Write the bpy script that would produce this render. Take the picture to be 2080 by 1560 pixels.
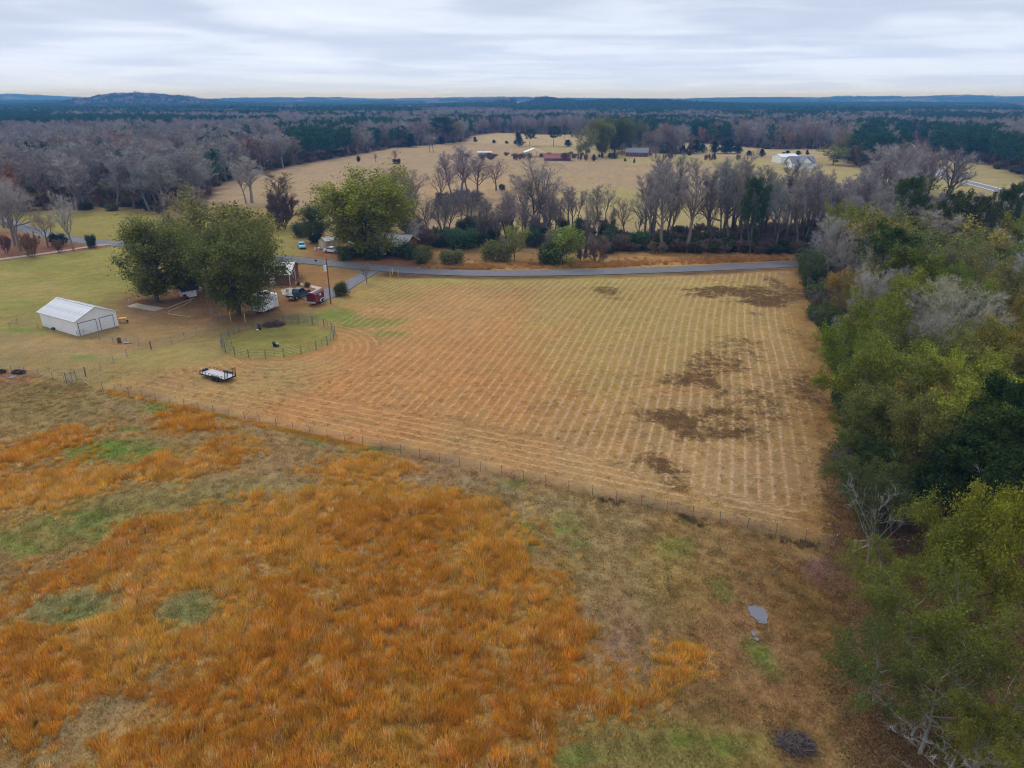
import bpy, math, random
import numpy as np

# ------------------------------------------------------------------ clear
for o in list(bpy.data.objects):
    bpy.data.objects.remove(o)
SC = bpy.context.scene
COL = SC.collection
random.seed(7)
PI = math.pi

# ------------------------------------------------------------------ camera
F, CH = 1405.0, 38.0                       # focal length in px of a 2080 px wide picture, height of the drone
PITCH = math.atan(580.0 / F)
SP, CP = math.sin(PITCH), math.cos(PITCH)
cam = bpy.data.cameras.new("drone_camera")
camo = bpy.data.objects.new("drone_camera", cam)
COL.objects.link(camo)
camo.location = (0, 0, CH)
camo.rotation_euler = (PI / 2 - PITCH, 0, 0)
cam.sensor_width = 36.0
cam.lens = F / 2080 * 36
cam.clip_start = 0.5
cam.clip_end = 40000
SC.camera = camo

# ------------------------------------------------------------------ render settings and exposure
SC.render.engine = 'CYCLES'
cy = SC.cycles
cy.max_bounces = 5
cy.diffuse_bounces = 3
cy.glossy_bounces = 2
cy.transmission_bounces = 3
cy.transparent_max_bounces = 8
cy.volume_bounces = 0
cy.use_denoising = True
cy.denoising_prefilter = 'ACCURATE'
cy.filter_width = 1.05
try:
    cy.denoiser = 'OPENIMAGEDENOISE'
    cy.denoising_input_passes = 'RGB_ALBEDO_NORMAL'
except Exception:
    pass
SC.view_settings.view_transform = 'Standard'
SC.view_settings.look = 'None'
SC.view_settings.exposure = 0.27
SC.view_settings.gamma = 1.0
SC.view_settings.use_curve_mapping = False

# ------------------------------------------------------------------ world: overcast cloud deck over a physical sky
SUN_EL, SUN_AZ = math.radians(48), math.radians(-35)
world = bpy.data.worlds.new("World")
SC.world = world
world.use_nodes = True
wt = world.node_tree
wt.nodes.clear()


def nd(t, typ, **kw):
    n = t.nodes.new(typ)
    for k, v in kw.items():
        setattr(n, k, v)
    return n


def mth(t, op, a, b=None, c=None, clamp=False):
    n = t.nodes.new('ShaderNodeMath')
    n.operation = op
    n.use_clamp = clamp
    for i, v in enumerate((a, b, c)):
        if v is None:
            continue
        if hasattr(v, 'links') or hasattr(v, 'is_linked'):
            t.links.new(v, n.inputs[i])
        else:
            n.inputs[i].default_value = v
    return n.outputs[0]


def mixc(t, fac, a, b, blend='MIX'):
    n = t.nodes.new('ShaderNodeMix')
    n.data_type = 'RGBA'
    n.blend_type = blend
    n.clamp_factor = True
    for idx, v in ((0, fac), (6, a), (7, b)):
        if hasattr(v, 'is_linked'):
            t.links.new(v, n.inputs[idx])
        elif isinstance(v, (int, float)):
            n.inputs[idx].default_value = v
        else:
            n.inputs[idx].default_value = (*v, 1.0) if len(v) == 3 else v
    return n.outputs[2]


def ramp(t, fac, stops):
    n = t.nodes.new('ShaderNodeValToRGB')
    cr = n.color_ramp
    while len(cr.elements) > 1:
        cr.elements.remove(cr.elements[-1])
    cr.elements[0].position = stops[0][0]
    cr.elements[0].color = (*stops[0][1], 1)
    for p, c in stops[1:]:
        e = cr.elements.new(p)
        e.color = (*c, 1)
    t.links.new(fac, n.inputs[0])
    return n.outputs[0]


def noise(t, vec, scale, detail=4, rough=0.55, dist=0.0):
    n = nd(t, 'ShaderNodeTexNoise')
    n.inputs['Scale'].default_value = scale
    n.inputs['Detail'].default_value = detail
    n.inputs['Roughness'].default_value = rough
    n.inputs['Distortion'].default_value = dist
    if vec is not None:
        t.links.new(vec, n.inputs['Vector'])
    return n.outputs[0]


tc = nd(wt, 'ShaderNodeTexCoord')
sx = nd(wt, 'ShaderNodeSeparateXYZ')
wt.links.new(tc.outputs['Generated'], sx.inputs[0])
zc = mth(wt, 'MAXIMUM', sx.outputs[2], 0.0)
zz = mth(wt, 'ADD', zc, 0.05)
cx = mth(wt, 'DIVIDE', sx.outputs[0], zz)
cyy = mth(wt, 'DIVIDE', sx.outputs[1], zz)
cmb = nd(wt, 'ShaderNodeCombineXYZ')
wt.links.new(mth(wt, 'MULTIPLY', cx, 0.85), cmb.inputs[0])
wt.links.new(cyy, cmb.inputs[1])
cn1 = noise(wt, cmb.outputs[0], 0.30, 2, 0.45, 0.9)
cn2 = noise(wt, cmb.outputs[0], 0.9, 3, 0.5, 1.2)
cn = mth(wt, 'ADD', mth(wt, 'MULTIPLY', cn1, 0.7), mth(wt, 'MULTIPLY', cn2, 0.3))
cloud = ramp(wt, cn, [(0.30, (5.3, 6.1, 8.0)), (0.44, (6.2, 7.0, 8.9)), (0.54, (8.0, 8.8, 10.4)), (0.68, (9.4, 10.1, 11.3))])
hz = mth(wt, 'SUBTRACT', 1.0, mth(wt, 'MULTIPLY', zc, 7.0), clamp=True)
hz = mth(wt, 'MULTIPLY', hz, hz)
cloud = mixc(wt, mth(wt, 'MULTIPLY', hz, 0.75), cloud, (7.7, 9.4, 13.6))
sky = nd(wt, 'ShaderNodeTexSky')
sky.sky_type = 'NISHITA'
sky.sun_disc = False
sky.sun_elevation = SUN_EL
sky.sun_rotation = SUN_AZ
mixed = mixc(wt, 0.93, sky.outputs[0], cloud)
bg = nd(wt, 'ShaderNodeBackground')
bg.inputs['Strength'].default_value = 0.082
wt.links.new(mixed, bg.inputs['Color'])
wo = nd(wt, 'ShaderNodeOutputWorld')
wt.links.new(bg.outputs[0], wo.inputs[0])

sun = bpy.data.lights.new("sun", 'SUN')
sun.energy = 1.15
sun.angle = math.radians(18)
sun.color = (1.0, 0.965, 0.91)
suno = bpy.data.objects.new("sun", sun)
COL.objects.link(suno)
suno.rotation_euler = (PI / 2 - SUN_EL, 0, -SUN_AZ + PI)
suno.location = (0, 0, 90)

# ------------------------------------------------------------------ where a point of the photograph stands on the ground


def G(px, py, z=0.0):
    u = (px - 1040.0) / F
    v = (780.0 - py) / F
    dy, dz = CP + v * SP, -SP + v * CP
    t = (z - CH) / dz
    return np.array((u * t, dy * t))


def depth(x, y, z=0.0):
    return y * CP + (CH - z) * SP


def height_at(px, py, ptop):
    """height of an upright thing that stands at G(px, py) and ends at picture row ptop"""
    x, y = G(px, py)
    v = (780.0 - ptop) / F
    a = (-SP + v * CP) / (CP + v * SP)
    return max(0.1, CH + a * y)


def mpp(px, py):
    x, y = G(px, py)
    return depth(x, y) / F


# ------------------------------------------------------------------ numeric noise
_rng = np.random.RandomState(3)
_T = _rng.rand(256, 256)


def vnoise(x, y, scale, seed=0):
    x = np.asarray(x, float) / scale + seed * 17.31
    y = np.asarray(y, float) / scale + seed * 5.77
    xi, yi = np.floor(x).astype(int), np.floor(y).astype(int)
    fx, fy = x - xi, y - yi
    fx, fy = fx * fx * (3 - 2 * fx), fy * fy * (3 - 2 * fy)
    a = _T[xi & 255, yi & 255]
    b = _T[(xi + 1) & 255, yi & 255]
    c = _T[xi & 255, (yi + 1) & 255]
    d = _T[(xi + 1) & 255, (yi + 1) & 255]
    return (a * (1 - fx) + b * fx) * (1 - fy) + (c * (1 - fx) + d * fx) * fy


def fbm(x, y, scale, seed=0, n=4):
    s, a, t = 0, 1.0, 0
    for i in range(n):
        s = s + a * vnoise(x, y, scale / 2 ** i, seed + i * 3)
        t += a
        a *= 0.55
    return s / t


def sstep(e0, e1, x):
    t = np.clip((x - e0) / (e1 - e0), 0, 1)
    return t * t * (3 - 2 * t)


def sdf(x, y, P):
    """signed distance to a polygon, positive inside"""
    P = np.asarray(P)
    d = np.full(x.shape, 1e18)
    ins = np.zeros(x.shape, bool)
    for i in range(len(P)):
        ax, ay = P[i]
        bx, by = P[(i + 1) % len(P)]
        ex, ey = bx - ax, by - ay
        wx, wy = x - ax, y - ay
        t = np.clip((wx * ex + wy * ey) / (ex * ex + ey * ey + 1e-9), 0, 1)
        d = np.minimum(d, (wx - ex * t) ** 2 + (wy - ey * t) ** 2)
        c = ((ay > y) != (by > y)) & (x < ex * (y - ay) / (ey if abs(ey) > 1e-9 else 1e-9) + ax)
        ins ^= c
    d = np.sqrt(d)
    return np.where(ins, d, -d)


def linedist(x, y, P):
    d = np.full(x.shape, 1e18)
    for i in range(len(P) - 1):
        ax, ay = P[i]
        bx, by = P[i + 1]
        ex, ey = bx - ax, by - ay
        wx, wy = x - ax, y - ay
        t = np.clip((wx * ex + wy * ey) / (ex * ex + ey * ey + 1e-9), 0, 1)
        d = np.minimum(d, (wx - ex * t) ** 2 + (wy - ey * t) ** 2)
    return np.sqrt(d)


def gp(pts):
    return [tuple(G(*p)) for p in pts]


# ------------------------------------------------------------------ terrain height: flat farm land, wooded hills far off
HILLS = [  # picture column, distance, height, half width (m across), half depth (m)
    (265, 2700, 27, 150, 260), (215, 2600, 10, 110, 240), (365, 2800, 19, 120, 300), (100, 3300, 14, 200, 300),
    (40, 6200, 42, 700, 700), (560, 5200, 22, 700, 700), (760, 5600, 14, 800, 700), (960, 5000, 18, 600, 600), (1120, 5200, 17, 600, 600),
    (1330, 1950, 8, 170, 240), (1230, 2100, 9, 170, 260), (1440, 2100, 7, 170, 260),
    (1095, 2500, 18, 150, 260), (1000, 2500, 11, 180, 260),
    (1330, 5600, 13, 700, 600), (1520, 5400, 18, 500, 600), (1700, 5200, 22, 420, 500), (1840, 5000, 24, 330, 500), (1960, 5100, 32, 280, 500), (2080, 5300, 24, 420, 500),
    (2250, 5300, 35, 500, 500), (-200, 5600, 36, 900, 600),
    (1980, 2700, 8, 300, 300), (1720, 2900, 8, 300, 300),
]


def terrain(x, y):
    z = np.zeros_like(x)
    for px, d, h, wx, wy in HILLS:
        cx_ = (px - 1040) / 1520.0 * d
        z = z + h * np.exp(-((x - cx_) / wx) ** 2 - ((y - d) / wy) ** 2)
    r = sstep(800, 1500, np.hypot(x, y))
    z = z + r * (fbm(x, y, 900, 5) - 0.5) * 8
    z = z + sstep(1500, 3000, np.hypot(x, y)) * (fbm(x, y, 500, 9) - 0.45) * 14
    return z


# ------------------------------------------------------------------ ground colours
TREE_EDGE = gp([(1620, 533), (1650, 640), (1690, 760), (1715, 880), (1735, 1000), (1745, 1110)])
FENCE_A, FENCE_B = G(205, 790), G(1735, 1120)
EDGE_L = [(72.3, 173.7), (57, 128), (47.7, 96), (41.5, 78), (36.5, 66), (31.8, 53), (27, 41), (23, 31), (22, 18), (24, -20)]
PEN_C, PEN_R = np.array((-39.6, 111.8)), 9.15
ROAD = gp([(-260, 418), (-120, 428), (0, 446), (60, 467), (130, 485), (215, 494), (400, 508), (600, 527.5), (760, 544.5), (880, 553), (1000, 556), (1200, 553.5), (1400, 546.5), (1620, 536.5), (1800, 527), (2080, 505), (2400, 480)])
FARROAD = gp([(1838, 283), (1850, 300), (1866, 320), (1895, 344), (1925, 361), (2000, 379), (2080, 402), (2260, 450)])
FIELD = gp([(205, 782), (470, 720), (690, 640), (735, 590), (775, 563), (900, 567), (1000, 569), (1200, 566), (1400, 559), (1615, 547)]) + [(60, 128), (51, 96), (44.5, 78), (39, 66), (33, 52.5)]
PASTURE = gp([(300, 458), (400, 428), (455, 372), (600, 336), (700, 319), (800, 301), (940, 288), (1050, 292), (1160, 298), (1250, 312), (1420, 314), (1560, 314), (1700, 322), (1740, 345), (1850, 360), (1700, 420), (1640, 470), (1250, 480), (900, 480), (700, 500), (560, 480)])
PAST2 = gp([(945, 290), (960, 276), (1010, 270), (1090, 273), (1170, 274), (1240, 284), (1235, 300), (1160, 298), (1050, 293)])
PAST3 = gp([(1365, 296), (1390, 289), (1480, 296), (1560, 303), (1700, 303), (1700, 322), (1560, 318), (1420, 316)])
PAST4 = gp([(1730, 352), (1760, 340), (1868, 324), (1960, 328), (2010, 336), (2100, 368), (2240, 400), (2240, 470), (2080, 440), (1900, 400)])
LAWN_L = gp([(-300, 560), (-300, 520), (0, 528), (215, 503), (300, 505), (420, 560), (270, 640), (100, 660), (-200, 700)])
LAWN_BACK = gp([(-200, 445), (0, 428), (200, 432), (400, 440), (560, 455), (600, 470), (600, 520), (400, 502), (215, 486), (120, 478), (40, 455), (-200, 420)])
TALLGRASS = [
    gp([(-60, 1215), (60, 1200), (140, 1150), (240, 1085), (330, 1045), (450, 1030), (560, 1010), (660, 1010), (700, 985), (790, 975), (850, 985), (930, 1000), (1010, 1005), (1050, 1060), (1080, 1120), (1140, 1180), (1150, 1270), (1190, 1330), (1240, 1400), (1180, 1450), (1130, 1520), (1120, 1600), (150, 1650), (200, 1480), (330, 1400), (420, 1330), (330, 1330), (200, 1420), (60, 1480), (-60, 1500)]),
    gp([(-80, 960), (40, 905), (130, 880), (200, 875), (130, 905), (60, 950), (-80, 1010)]),
    gp([(-80, 1010), (60, 960), (150, 935), (230, 960), (260, 990), (180, 1000), (60, 1030), (-80, 1050)]),
    gp([(410, 945), (400, 915), (440, 895), (500, 905), (500, 925), (450, 945)]),
    gp([(330, 845), (380, 850), (420, 870), (380, 880), (330, 865)]),
    gp([(230, 955), (300, 935), (400, 940), (420, 960), (300, 985)]),
    gp([(620, 960), (700, 930), (850, 945), (860, 960), (720, 975)]),
    gp([(1330, 1350), (1370, 1335), (1390, 1365), (1360, 1390), (1325, 1380)]),
    gp([(1180, 1330), (1300, 1370), (1290, 1420), (1200, 1440)]),
]
HOLES = [(385, 1240, 62, 42), (145, 1238, 92, 40), (790, 1290, 30, 10), (130, 1290, 30, 12), (820, 1480, 40, 14), (1010, 1330, 26, 16), (640, 1330, 24, 9), (230, 1450, 90, 40), (700, 1440, 30, 10)]

C_TAN = (0.355, 0.218, 0.08)
C_ORT = (0.47, 0.215, 0.066)
C_OLV = (0.30, 0.215, 0.078)
C_GRN = (0.125, 0.21, 0.028)
C_BRN = (0.21, 0.098, 0.036)
C_DRK = (0.135, 0.072, 0.03)
C_PAS = (0.385, 0.268, 0.142)
C_RED = (0.25, 0.115, 0.06)
C_FLR = (0.105, 0.062, 0.034)
C_FOR = (0.30, 0.185, 0.07)
C_ORG = (0.42, 0.165, 0.026)
C_LAWN = (0.29, 0.25, 0.062)


def blob(x, y, px, py, rx, ry, soft=0.5, warp=0.5, seed=1, sc=None):
    """0..1 mask of an uneven patch on the ground; rx, ry its half width and half height in the photograph"""
    c = G(px, py)
    ax = rx * mpp(px, py)
    ay = abs(G(px, py - ry)[1] - G(px, py + ry)[1]) / 2
    d = np.hypot((x - c[0]) / ax, (y - c[1]) / ay)
    s = sc or max(1.2, 0.5 * min(ax, ay))
    d = d + warp * (fbm(x, y, s, seed) - 0.5) * 2.4
    return 1 - sstep(1 - soft, 1 + soft, d)


def ground_color(x, y):
    n = len(x)
    dist = np.hypot(x, y)
    col = np.tile(np.array(C_FLR), (n, 1)).astype(float)
    w1 = (fbm(x, y, 6, 11) - 0.5)
    w2 = (fbm(x, y, 22, 13) - 0.5)
    wf = (fbm(x, y, 1.6, 14, 3) - 0.5)

    def put(m, c):
        m = np.clip(m, 0, 1)[:, None]
        col[:] = col * (1 - m) + np.array(c) * m

    def poly(P, c, soft=1.2, warp=2.5, amt=1.0):
        s = np.maximum(soft, dist * 0.006)
        sd = sdf(x, y, P) + warp * 2 * w1
        put(amt * sstep(-1, 1, sd / s), c)

    # far land seen between the woods
    put(sstep(900, 1300, dist) * 0.6, (0.07, 0.06, 0.035))
    # clear-cut slope
    poly(gp([(1040, 214), (1150, 209), (1145, 214), (1090, 226), (1045, 229)]), (0.30, 0.14, 0.10), 40, 0)
    poly(PASTURE, C_PAS, 2, 3)
    poly(PAST2, (0.44, 0.32, 0.165), 3, 2)
    poly(PAST3, (0.42, 0.32, 0.16), 3, 2)
    poly(PAST4, (0.36, 0.29, 0.12), 3, 2)
    for a in ((1330, 425, 190, 35), (1250, 395, 110, 14), (1180, 305, 90, 10), (1330, 318, 120, 6), (1500, 330, 250, 8), (1650, 350, 160, 22), (1120, 470, 120, 18)):
        put(blob(x, y, *a, seed=a[0] % 7, sc=18) * 0.65, (0.37, 0.31, 0.105))
    put(blob(x, y, 860, 380, 200, 26, seed=2, sc=20) * 0.35, (0.5, 0.30, 0.13))
    put(sstep(0.15, 0.3, w2) * sstep(220, 300, dist) * sstep(900, 700, dist) * 0.35 * (sdf(x, y, PASTURE) > 0), (0.34, 0.23, 0.12))
    poly(LAWN_BACK, (0.29, 0.24, 0.062), 1.5, 1)
    # the strip between the road and the creek wood
    poly(gp([(590, 520), (590, 470), (700, 480), (900, 500), (1100, 505), (1250, 508), (1640, 510), (1640, 545), (1400, 548), (1000, 556), (800, 548)]), (0.30, 0.17, 0.06), 1.2, 1.5)
    poly(gp([(880, 552), (900, 528), (1100, 533), (1300, 520), (1640, 524), (1640, 540), (1300, 552), (1000, 558)]), (0.40, 0.235, 0.08), 1.2, 1.5)
    for a in ((1050, 540, 60, 5), (1420, 528, 100, 4), (1250, 535, 60, 4), (930, 545, 40, 4)):
        put(blob(x, y, *a, seed=4, sc=3) * 0.7, (0.44, 0.17, 0.05))
    poly(gp([(640, 505), (720, 505), (800, 512), (870, 520), (860, 545), (760, 536), (640, 520)]), (0.26, 0.115, 0.06), 1, 1)
    # farm yard and lawns on the left
    poly(gp([(-300, 800), (-300, 420), (620, 420), (620, 530), (775, 552), (700, 650), (460, 730), (205, 790), (60, 850), (-300, 960)]), C_OLV, 2, 0.5)
    poly(LAWN_BACK, (0.29, 0.24, 0.062), 1.5, 1)
    poly(LAWN_L, C_LAWN, 1.5, 1)
    for a in ((60, 590, 80, 14), (150, 600, 60, 10), (30, 560, 60, 8)):
        put(blob(x, y, *a, seed=3, sc=8) * 0.45, (0.40, 0.28, 0.11))
    for a in ((90, 540, 60, 8), (190, 620, 60, 10), (70, 620, 60, 10), (230, 560, 40, 10)):
        put(blob(x, y, *a, seed=6, sc=6) * 0.4, (0.19, 0.21, 0.045))
    # leaf litter round the bare trees by the track, under the oaks and round the house
    poly(gp([(-300, 478), (30, 470), (110, 490), (215, 497), (215, 503), (0, 530), (-300, 560)]), C_RED, 0.8, 1.2)
    put(blob(x, y, 330, 610, 110, 26, 0.6, 0.6, 3) * 0.85, C_RED)
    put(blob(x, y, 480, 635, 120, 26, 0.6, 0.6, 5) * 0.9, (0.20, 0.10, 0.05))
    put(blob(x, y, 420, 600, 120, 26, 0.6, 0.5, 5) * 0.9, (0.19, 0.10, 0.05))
    put(blob(x, y, 300, 640, 70, 16, 0.6, 0.6, 8) * 0.7, (0.33, 0.17, 0.09))
    put(blob(x, y, 380, 652, 70, 16, 0.6, 0.6, 8) * 0.6, (0.27, 0.14, 0.06))
    poly(gp([(590, 536), (740, 553), (690, 585), (620, 610), (560, 620), (560, 560)]), (0.32, 0.17, 0.06), 1, 1)
    put(blob(x, y, 640, 588, 45, 10, 0.5, 0.6, 4) * 0.8, (0.27, 0.12, 0.06))
    put(blob(x, y, 595, 618, 60, 9, 0.5, 0.6, 4) * 0.9, (0.24, 0.12, 0.05))
    put(blob(x, y, 610, 655, 70, 14, 0.6, 0.6, 4) * 0.5, (0.28, 0.2, 0.06))
    put(blob(x, y, 150, 700, 170, 20, 0.7, 0.6, 4) * 0.7, (0.36, 0.24, 0.10))
    put(blob(x, y, 330, 668, 110, 22, 0.7, 0.6, 4) * 0.6, (0.28, 0.165, 0.07))
    put(blob(x, y, 120, 640, 200, 20, 0.7, 0.6, 4) * 0.4, (0.27, 0.19, 0.07))
    put(blob(x, y, 250, 705, 70, 12, 0.6, 0.6, 4) * 0.6, (0.33, 0.18, 0.08))
    put(blob(x, y, 60, 850, 160, 60, 0.6, 0.5, 4) * 0.7, (0.27, 0.2, 0.075))
    # mown hay field
    poly(FIELD, C_TAN, 1.6, 1.2)
    for px, py, rx, ry, c, a in (
            (900, 730, 330, 120, C_ORT, 0.85), (1000, 780, 230, 90, C_ORT, 0.6), (650, 800, 120, 40, C_ORT, 0.6), (850, 620, 180, 46, (0.50, 0.28, 0.10), 0.6),
            (1270, 640, 170, 70, (0.36, 0.275, 0.065), 0.7), (1190, 740, 120, 60, (0.37, 0.27, 0.065), 0.5), (1420, 620, 160, 60, (0.38, 0.27, 0.08), 0.6),
            (1500, 860, 160, 160, (0.37, 0.225, 0.085), 0.6), (1300, 950, 300, 60, (0.42, 0.245, 0.095), 0.6), (1560, 980, 120, 90, (0.36, 0.22, 0.10), 0.7),
            (1250, 575, 400, 9, (0.36, 0.285, 0.08), 0.8), (900, 572, 150, 7, (0.34, 0.29, 0.075), 0.8),
            (790, 600, 70, 22, (0.30, 0.26, 0.06), 0.6), (740, 655, 60, 9, C_GRN, 0.7), (690, 640, 60, 12, C_GRN, 0.75), (790, 678, 50, 7, C_GRN, 0.7), (620, 655, 40, 7, C_GRN, 0.4),
            (560, 770, 90, 30, (0.36, 0.25, 0.085), 0.7), (440, 790, 150, 30, (0.38, 0.24, 0.085), 0.6), (360, 720, 130, 18, (0.33, 0.26, 0.08), 0.6)):
        put(blob(x, y, px, py, rx, ry, 0.6, 0.7, px % 9, 7) * a, c)
    # warm brown leaf fall along the wood
    E = EDGE_L
    de = linedist(x, y, E)
    side = sdf(x, y, E + [(400, -20), (400, 173)])
    strip = np.where(side > 0, 1.0, np.exp(-(de / np.interp(y, [50, 80, 110, 170], [9.0, 7.0, 5.0, 3.0])) ** 2))
    strip = strip * np.clip(0.72 + 1.6 * w1, 0, 1)
    put(strip * 0.9 * (y < 175) * (y > 50), (0.23, 0.115, 0.032))
    put((side > 0) * sstep(0, 3, de), (0.125, 0.075, 0.032))
    # the pasture in front of the fence
    nf = 0.3916 * x + 0.920 * y - 60.2
    front = sstep(0.6, -0.6, nf + 0.4 * wf) * sstep(110, 85, y) * sstep(3, -3, side)
    put(front, C_FOR)
    F_ = front
    for px, py, rx, ry, c, a in (
            (1400, 1200, 260, 90, (0.30, 0.195, 0.058), 0.8), (1450, 1400, 260, 160, (0.235, 0.135, 0.042), 0.85), (1600, 1200, 150, 100, (0.24, 0.13, 0.045), 0.8),
            (1560, 1320, 120, 130, (0.275, 0.14, 0.06), 0.6), (1330, 1500, 180, 70, (0.25, 0.19, 0.05), 0.7), (1680, 1165, 70, 34, (0.20, 0.095, 0.085), 0.9), (1690, 1300, 70, 160, (0.17, 0.09, 0.022), 0.8),
            (1220, 1180, 90, 60, (0.30, 0.22, 0.07), 0.7), (1150, 1050, 120, 50, (0.34, 0.24, 0.10), 0.7), (1260, 1250, 90, 120, (0.33, 0.20, 0.10), 0.6), (1230, 1330, 80, 60, (0.36, 0.21, 0.12), 0.5),
            (850, 960, 300, 26, (0.33, 0.20, 0.09), 0.7), (450, 960, 260, 40, (0.31, 0.20, 0.085), 0.7), (120, 820, 200, 50, (0.28, 0.195, 0.065), 0.8), (320, 900, 130, 50, (0.27, 0.19, 0.06), 0.6),
            (300, 870, 200, 20, (0.33, 0.21, 0.08), 0.4), (200, 1040, 160, 60, (0.27, 0.215, 0.065), 0.9), (420, 1000, 160, 26, (0.27, 0.21, 0.07), 0.7),
            (230, 1460, 110, 60, (0.27, 0.185, 0.085), 0.9), (260, 1520, 70, 40, (0.24, 0.20, 0.08), 0.7), (1400, 1530, 160, 40, (0.24, 0.2, 0.05), 0.7)):
        put(F_ * blob(x, y, px, py, rx, ry, 0.6, 0.6, px % 9, 3) * a, c)
    for P in TALLGRASS:
        sd = sdf(x, y, P) + 1.2 * w1 + 0.5 * wf
        put(F_ * sstep(-1.2, 1.6, sd) * 0.8, (0.40, 0.215, 0.055))
    for px, py, rx, ry in HOLES[:2]:
        put(F_ * blob(x, y, px, py, rx, ry, 0.5, 0.5, 3, 2) * 0.85, (0.25, 0.225, 0.085))
        put(F_ * blob(x, y, px, py + 4, rx * 0.6, ry * 0.5, 0.6, 0.6, 5, 2) * 0.6, (0.165, 0.19, 0.05))
    # green patches
    for px, py, rx, ry, a in ((240, 895, 75, 26, .95), (180, 915, 70, 16, .7), (270, 925, 60, 13, .7), (110, 1085, 110, 24, .75), (60, 1100, 70, 20, .7), (190, 1050, 90, 14, .6), (60, 960, 60, 12, .5),
                              (340, 830, 60, 9, .8), (630, 895, 42, 9, .95), (740, 915, 60, 10, .9), (410, 845, 50, 8, .5), (1040, 985, 50, 9, .6), (1150, 1075, 50, 26, .8), (1060, 1080, 30, 30, .6),
                              (1180, 1110, 30, 16, .6), (1370, 1110, 30, 20, .5), (1550, 1080, 40, 7, .8), (1490, 1515, 60, 24, .9), (1390, 1500, 40, 20, .6), (1545, 1330, 24, 26, .75), (1470, 1200, 20, 20, .5),
                              (1235, 1420, 50, 14, .5), (1150, 1480, 70, 16, .6), (1170, 1540, 80, 16, .6), (930, 1470, 50, 12, .5), (430, 1560, 60, 20, .5), (90, 1390, 50, 16, .5), (940, 1090, 60, 12, .35),
                              (200, 725, 40, 6, .7), (270, 722, 26, 5, .7), (40, 672, 60, 6, .6), (1600, 720, 20, 4, .5), (110, 790, 70, 5, .35), (860, 1310, 40, 16, .4), (560, 1470, 50, 10, .35), (330, 1360, 40, 9, .35)):
        m = blob(x, y, px, py, rx, ry, 0.6, 0.9, px % 7, 2.2)
        m = m * sstep(0.40, 0.66, fbm(x * 0.6, y, 2.6, px % 5, 4) + 0.08)
        put(m * a * 0.9, C_GRN)
    # worn tracks through the grass in front of the fence
    for P, w in ((gp([(200, 805), (300, 860), (420, 905), (600, 945), (800, 968), (1000, 990), (1180, 1030)]), 0.45), (gp([(220, 812), (330, 850), (480, 880), (650, 905), (850, 950), (1040, 992)]), 0.3), (gp([(200, 1560), (250, 1440), (340, 1350), (440, 1290)]), 0.5)):
        put(F_ * np.exp(-((linedist(x, y, P) + 0.4 * w1) / w) ** 2) * 0.55, (0.33, 0.23, 0.125))
    put(np.exp(-(linedist(x, y, gp([(0, 812), (60, 800), (130, 785), (185, 778)])) / 0.5) ** 2) * 0.6, (0.20, 0.14, 0.04))
    # inside the round pen, worn ring outside it
    dp = np.hypot(x - PEN_C[0], y - PEN_C[1])
    put(sstep(PEN_R + 0.3, PEN_R - 0.5, dp) * 0.9, (0.29, 0.25, 0.058))
    put(sstep(PEN_R + 0.3, PEN_R - 0.5, dp) * sstep(0.5, 0.7, fbm(x, y, 3, 4)) * 0.5, (0.25, 0.25, 0.05))
    put(np.exp(-((dp - PEN_R) / 0.45) ** 2) * 0.5, (0.27, 0.20, 0.09))
    # bare red soil by the tyres on the left
    put(blob(x, y, 22, 764, 50, 16, 0.5, 0.6, 3, 1.5) * 0.85, (0.34, 0.17, 0.09))
    put(blob(x, y, 1615, 1515, 44, 32, 0.5, 0.6, 3, 1.0) * 0.8, (0.10, 0.06, 0.05))
    # dark washed edge under the fence on the right
    put(np.exp(-((nf + 0.9 + 0.8 * wf) / 0.45) ** 2) * sstep(10, 14, x) * sstep(27, 22, x) * 0.45 * sstep(0.35,0.6,fbm(x,y,2.0,4)), (0.085, 0.05, 0.028))
    # road verge
    dr = linedist(x, y, ROAD)
    put(np.exp(-((dr - 3.2) / 0.7) ** 2) * 0.45, (0.20, 0.13, 0.06))
    put(np.exp(-((linedist(x, y, FARROAD) - 4.6) / 1.5) ** 2) * 0.5, (0.30, 0.2, 0.12))
    # mottling
    k = 1 + 0.30 * wf + 0.25 * w1 + 0.18 * w2
    k = np.where(dist > 900, 1.0, k)
    # warm / cool drift
    h = (fbm(x, y, 3.3, 31) - 0.5)
    col[:, 0] *= k * (1 + 0.12 * h)
    col[:, 1] *= k * (1 - 0.02 * h)
    col[:, 2] *= k * (1 - 0.25 * h)
    return np.clip(col, 0.004, 0.9)


STAINS = ((1410, 770, 75, 24, .9), (1460, 735, 60, 30, .7), (1400, 850, 80, 26, 1.), (1440, 885, 70, 24, .9), (1345, 945, 40, 34, 1.), (1375, 985, 34, 20, .8), (1490, 860, 70, 44, .62),
          (1520, 592, 90, 17, .95), (1545, 612, 50, 10, 1.0), (1450, 597, 46, 8, .8), (1600, 585, 30, 26, .7), (1235, 590, 34, 9, .75), (1262, 606, 30, 7, .65), (1525, 636, 30, 6, .5),
          (1650, 800, 50, 46, .72), (1560, 830, 60, 40, .6), (1500, 700, 60, 30, .55), (1430, 1015, 60, 18, .6), (1640, 700, 26, 40, .5), (1690, 900, 30, 60, .7), (1240, 940, 60, 12, .5), (1180, 800, 30, 8, .45))


def stain_at(x, y):
    m = np.zeros(len(x))
    for px, py, rx, ry, a in STAINS:
        m = np.maximum(m, a * blob(x, y, px, py, rx, ry, 0.75, 0.8, px % 11, 4.0))
    return m


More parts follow.
